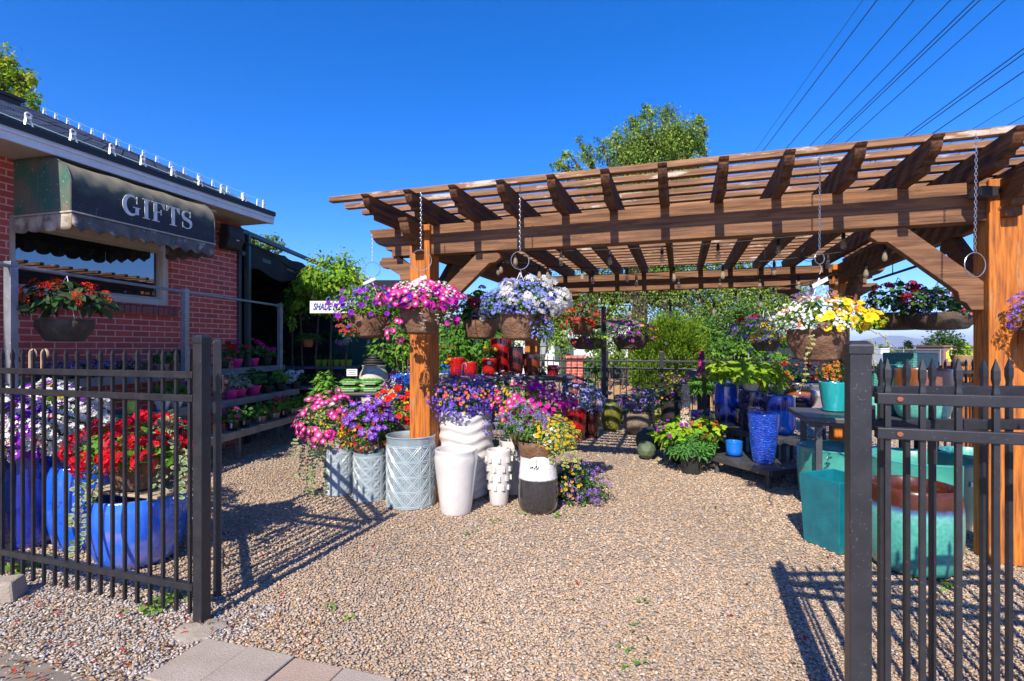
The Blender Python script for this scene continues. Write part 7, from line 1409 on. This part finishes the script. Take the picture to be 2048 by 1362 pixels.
# parked vehicles beyond
def car(label, px, Yc, ln, bodyc, pickup=False, rz=0.1):
    zg = float(gz(0, np.array(Yc))) + (.02 if Yc > 22.6 or Yc < 15.5 else .012); t = thing('parked_car', label, 'car', ((px - 1024) / F * Yc, Yc, zg), rz); PAINT = surf('car_paint_' + label[:8].replace(' ', '_'), bodyc, tuple(c * .9 for c in bodyc), rough=.25, coat=1)
    h = ln / 2
    body = [(-h, .35), (-h + .1, .85), (-h + .3, .95), (h - .9, .98), (h - .15, .82), (h, .6), (h, .33)]
    m_ = MB(); m_.prism(body, 'y', -.86, .86); m_.build('body', PAINT, t, bevel=.05)
    cab = [(-h + (1.9 if pickup else .35), .96), (-h + (2.0 if pickup else .9), 1.48), (h - 2.0, 1.5), (h - 1.2, .98)]
    MB().prism(cab, 'y', -.74, .74).build('roof', PAINT, t, bevel=.05)
    gl = [(-h + (2.05 if pickup else .75), 1.02), (-h + (2.1 if pickup else 1.0), 1.40), (h - 2.05, 1.42), (h - 1.45, 1.02)]
    MB().prism(gl, 'y', -.75, .75).build('windows', surf('car_glass', (.02, .03, .035), rough=.05), t)
    for x in (-h + .75, h - .85):
        for y in (-.8, .8):
            w_ = MB().lathe([(.2, -.1), (.33, -.1), (.34, 0), (.33, .1), (.2, .1)], 20).build('wheel', surf('tyre', (.02, .02, .02)), t); w_.rotation_euler = (R(90), 0, 0); w_.location = (x, y, .33)
            q = MB().lathe([(.19, -.105), (.02, -.09), (.19, .105)], 14).build('rim', POLE, w_)
car('dark blue pickup truck parked beyond the lime potato vine', 1545, 20.6, 5.2, (.008, .015, .07), True)
car('small blue car parked farther along the street', 1560, 31.0, 4.3, (.03, .08, .22)); car('white car parked beyond the shelves at the back', 1452, 27.5, 4.6, (.7, .7, .7))
cl = thing('chain_link_fence', 'grey chain link fence along the far side of the road', 'fence', (0, 34, -.05)); zg = float(gz(0, np.array(34.0))) + .05
m_ = MB(); mesh_ = MB()
for k in range(22): m_.tube([(4 + 2.4 * k, 0, zg - .4), (4 + 2.4 * k, 0, zg + 1.35)], .03, 6)
m_.tube([(4, 0, zg + 1.33), (54, 0, zg + 1.33)], .022, 6).build('posts_and_rail', POLE, cl)
x = np.arange(4, 54, .16)
for sg in (-1, 1):
    for a in x: mesh_.bar((a, 0, zg), (a + sg * 1.3, 0, zg + 1.3), .006, .006)
mesh_.build('wire_mesh', POLE, cl)
o = MB().box((0, 0, .8), (5.2, 3, 2.0)).box((0, 0, 1.86), (5.5, 3.3, .14)).build('low_building', surf('far_brick', (.30, .14, .1), (.25, .11, .08), scale=3)); Yb = 46; o.location = ((1895 - 1024) / F * Yb + 1, Yb, float(gz(0, np.array(46.0))) - .2); tag(o, 'low brick building with white roof edge beyond the crossing sign', 'building')
o = MB().box((0, 0, .8), (3, 3, 1.8)).box((-1, 0, 2.0), (1, 2, .7)).build('low_building', STUC); Yb = 60; o.location = ((1775 - 1024) / F * Yb, Yb, float(gz(0, np.array(60.0)))); tag(o, 'small white roofed building behind the square turquoise planters', 'building')
FARG = [(.06, .13, .025), (.045, .10, .02), (.09, .17, .03)]
def fartree(label, px, Y, clumps, cols, size=.5): tree(label, px, Y, clumps, size, cols, (.3 * Y / 60,), sub=20, spread=.24, droop=.3)
fartree('large dark green round tree in the valley beside the orange post', 1890, 75, [(1890, 690, 30, 1500), (1865, 706, 22, 800), (1915, 705, 22, 800), (1845, 716, 14, 350), (1890, 715, 26, 800)], FARG)
fartree('bright green tree in the valley beyond the carved planters', 1763, 70, [(1765, 712, 19, 700), (1745, 716, 14, 400), (1786, 716, 14, 400)], [(.12, .22, .02), (.09, .18, .02)])
fartree('brownish green bushy tree in front of the dark conifer', 1812, 68, [(1812, 714, 16, 600), (1795, 720, 10, 260), (1828, 720, 10, 260)], [(.10, .11, .04), (.08, .09, .035)])
fartree('slim dark poplar standing above the valley trees', 1817, 95, [(1817, 688, 4.5, 200), (1817, 694, 5, 220), (1818, 702, 5.5, 240), (1818, 711, 6, 260)], [(.03, .07, .025), (.025, .055, .02)], .55)
fartree('mid green tree between the poplar and the large round tree', 1838, 110, [(1838, 708, 14, 420), (1850, 703, 10, 260)], FARG, .7)
fartree('olive yellow tree across the road left of the street sign', 1498, 45, [(1498, 700, 22, 800), (1480, 706, 16, 400), (1520, 704, 14, 360)], [(.16, .17, .05), (.12, .13, .04)], .36)
fartree('green leafy tree across the road right of the street sign', 1575, 48, [(1560, 695, 24, 900), (1590, 690, 24, 800), (1610, 702, 18, 500)], [(.08, .17, .03), (.06, .13, .025)], .36)
fartree('dark tree across the road beyond the orange post', 2040, 60, [(2030, 700, 20, 700), (2060, 690, 26, 900), (2012, 716, 10, 240)], FARG, .4)
for k, (px, Y) in enumerate([(1660, 120), (1700, 140), (1735, 160), (1790, 220), (1850, 260), (1930, 180), (1970, 150), (1640, 180), (1430, 60), (1390, 70), (1340, 80), (1100, 60), (1050, 50), (2000, 240)]):
    fartree('far green tree on the slope below the road', px, Y, [(px, 706, 12, 300), (px + 10, 709, 9, 200), (px - 9, 709, 9, 200)], FARG, .0068 * Y) if False else None
LABF = ['far tree just left of the right gate post at the horizon', 'far tree hidden behind the right gate post', 'far round tree at the left of the valley gap', 'hazy far tree below the mountain', 'hazy far tree low behind the large round one', 'far tree peeping right of the large round one', 'far tree between the lime leaves and the right edge']
for lab, px, Y in zip(LABF, (1660, 1700, 1742, 1800, 1858, 1932, 2000), (120, 140, 160, 230, 260, 180, 150)):
    fartree(lab, px, Y, [(px, 707, 10, 240), (px + 9, 710, 8, 160), (px - 8, 710, 8, 160)], FARG, .0065 * Y)
# town specks far out in the valley
tm = MB()
for k in range(160):
    Y = 10 ** rng.uniform(2.6, 3.8); X = Y * rng.uniform(.3, 1.05); z = float(gz(0, np.array(Y))); w_ = rng.uniform(8, 22) * (1 + Y / 4000); tm.box((X, Y, z + 2.5), (w_, w_, 6))
tag(tm.build('distant_town', surf('town_pale', (.6, .58, .54), (.35, .3, .26), scale=.01)), None, None, kind='stuff')
HAZE = True
if HAZE:
    hz = MB().box((0, 10000, 230), (70000, 44000, 600)).build('haze', None)
    m = bpy.data.materials.new('haze'); m.use_nodes = True; nt = m.node_tree; nt.nodes.remove(nt.nodes['Principled BSDF'])
    pv = nd(nt, 'ShaderNodeVolumePrincipled'); pv.inputs['Color'].default_value = (.62, .76, .95, 1); pv.inputs['Density'].default_value = 5.0e-5
    nt.links.new(pv.outputs[0], nt.nodes['Material Output'].inputs['Volume']); hz.data.materials.append(m); tag(hz, None, None, kind='stuff')
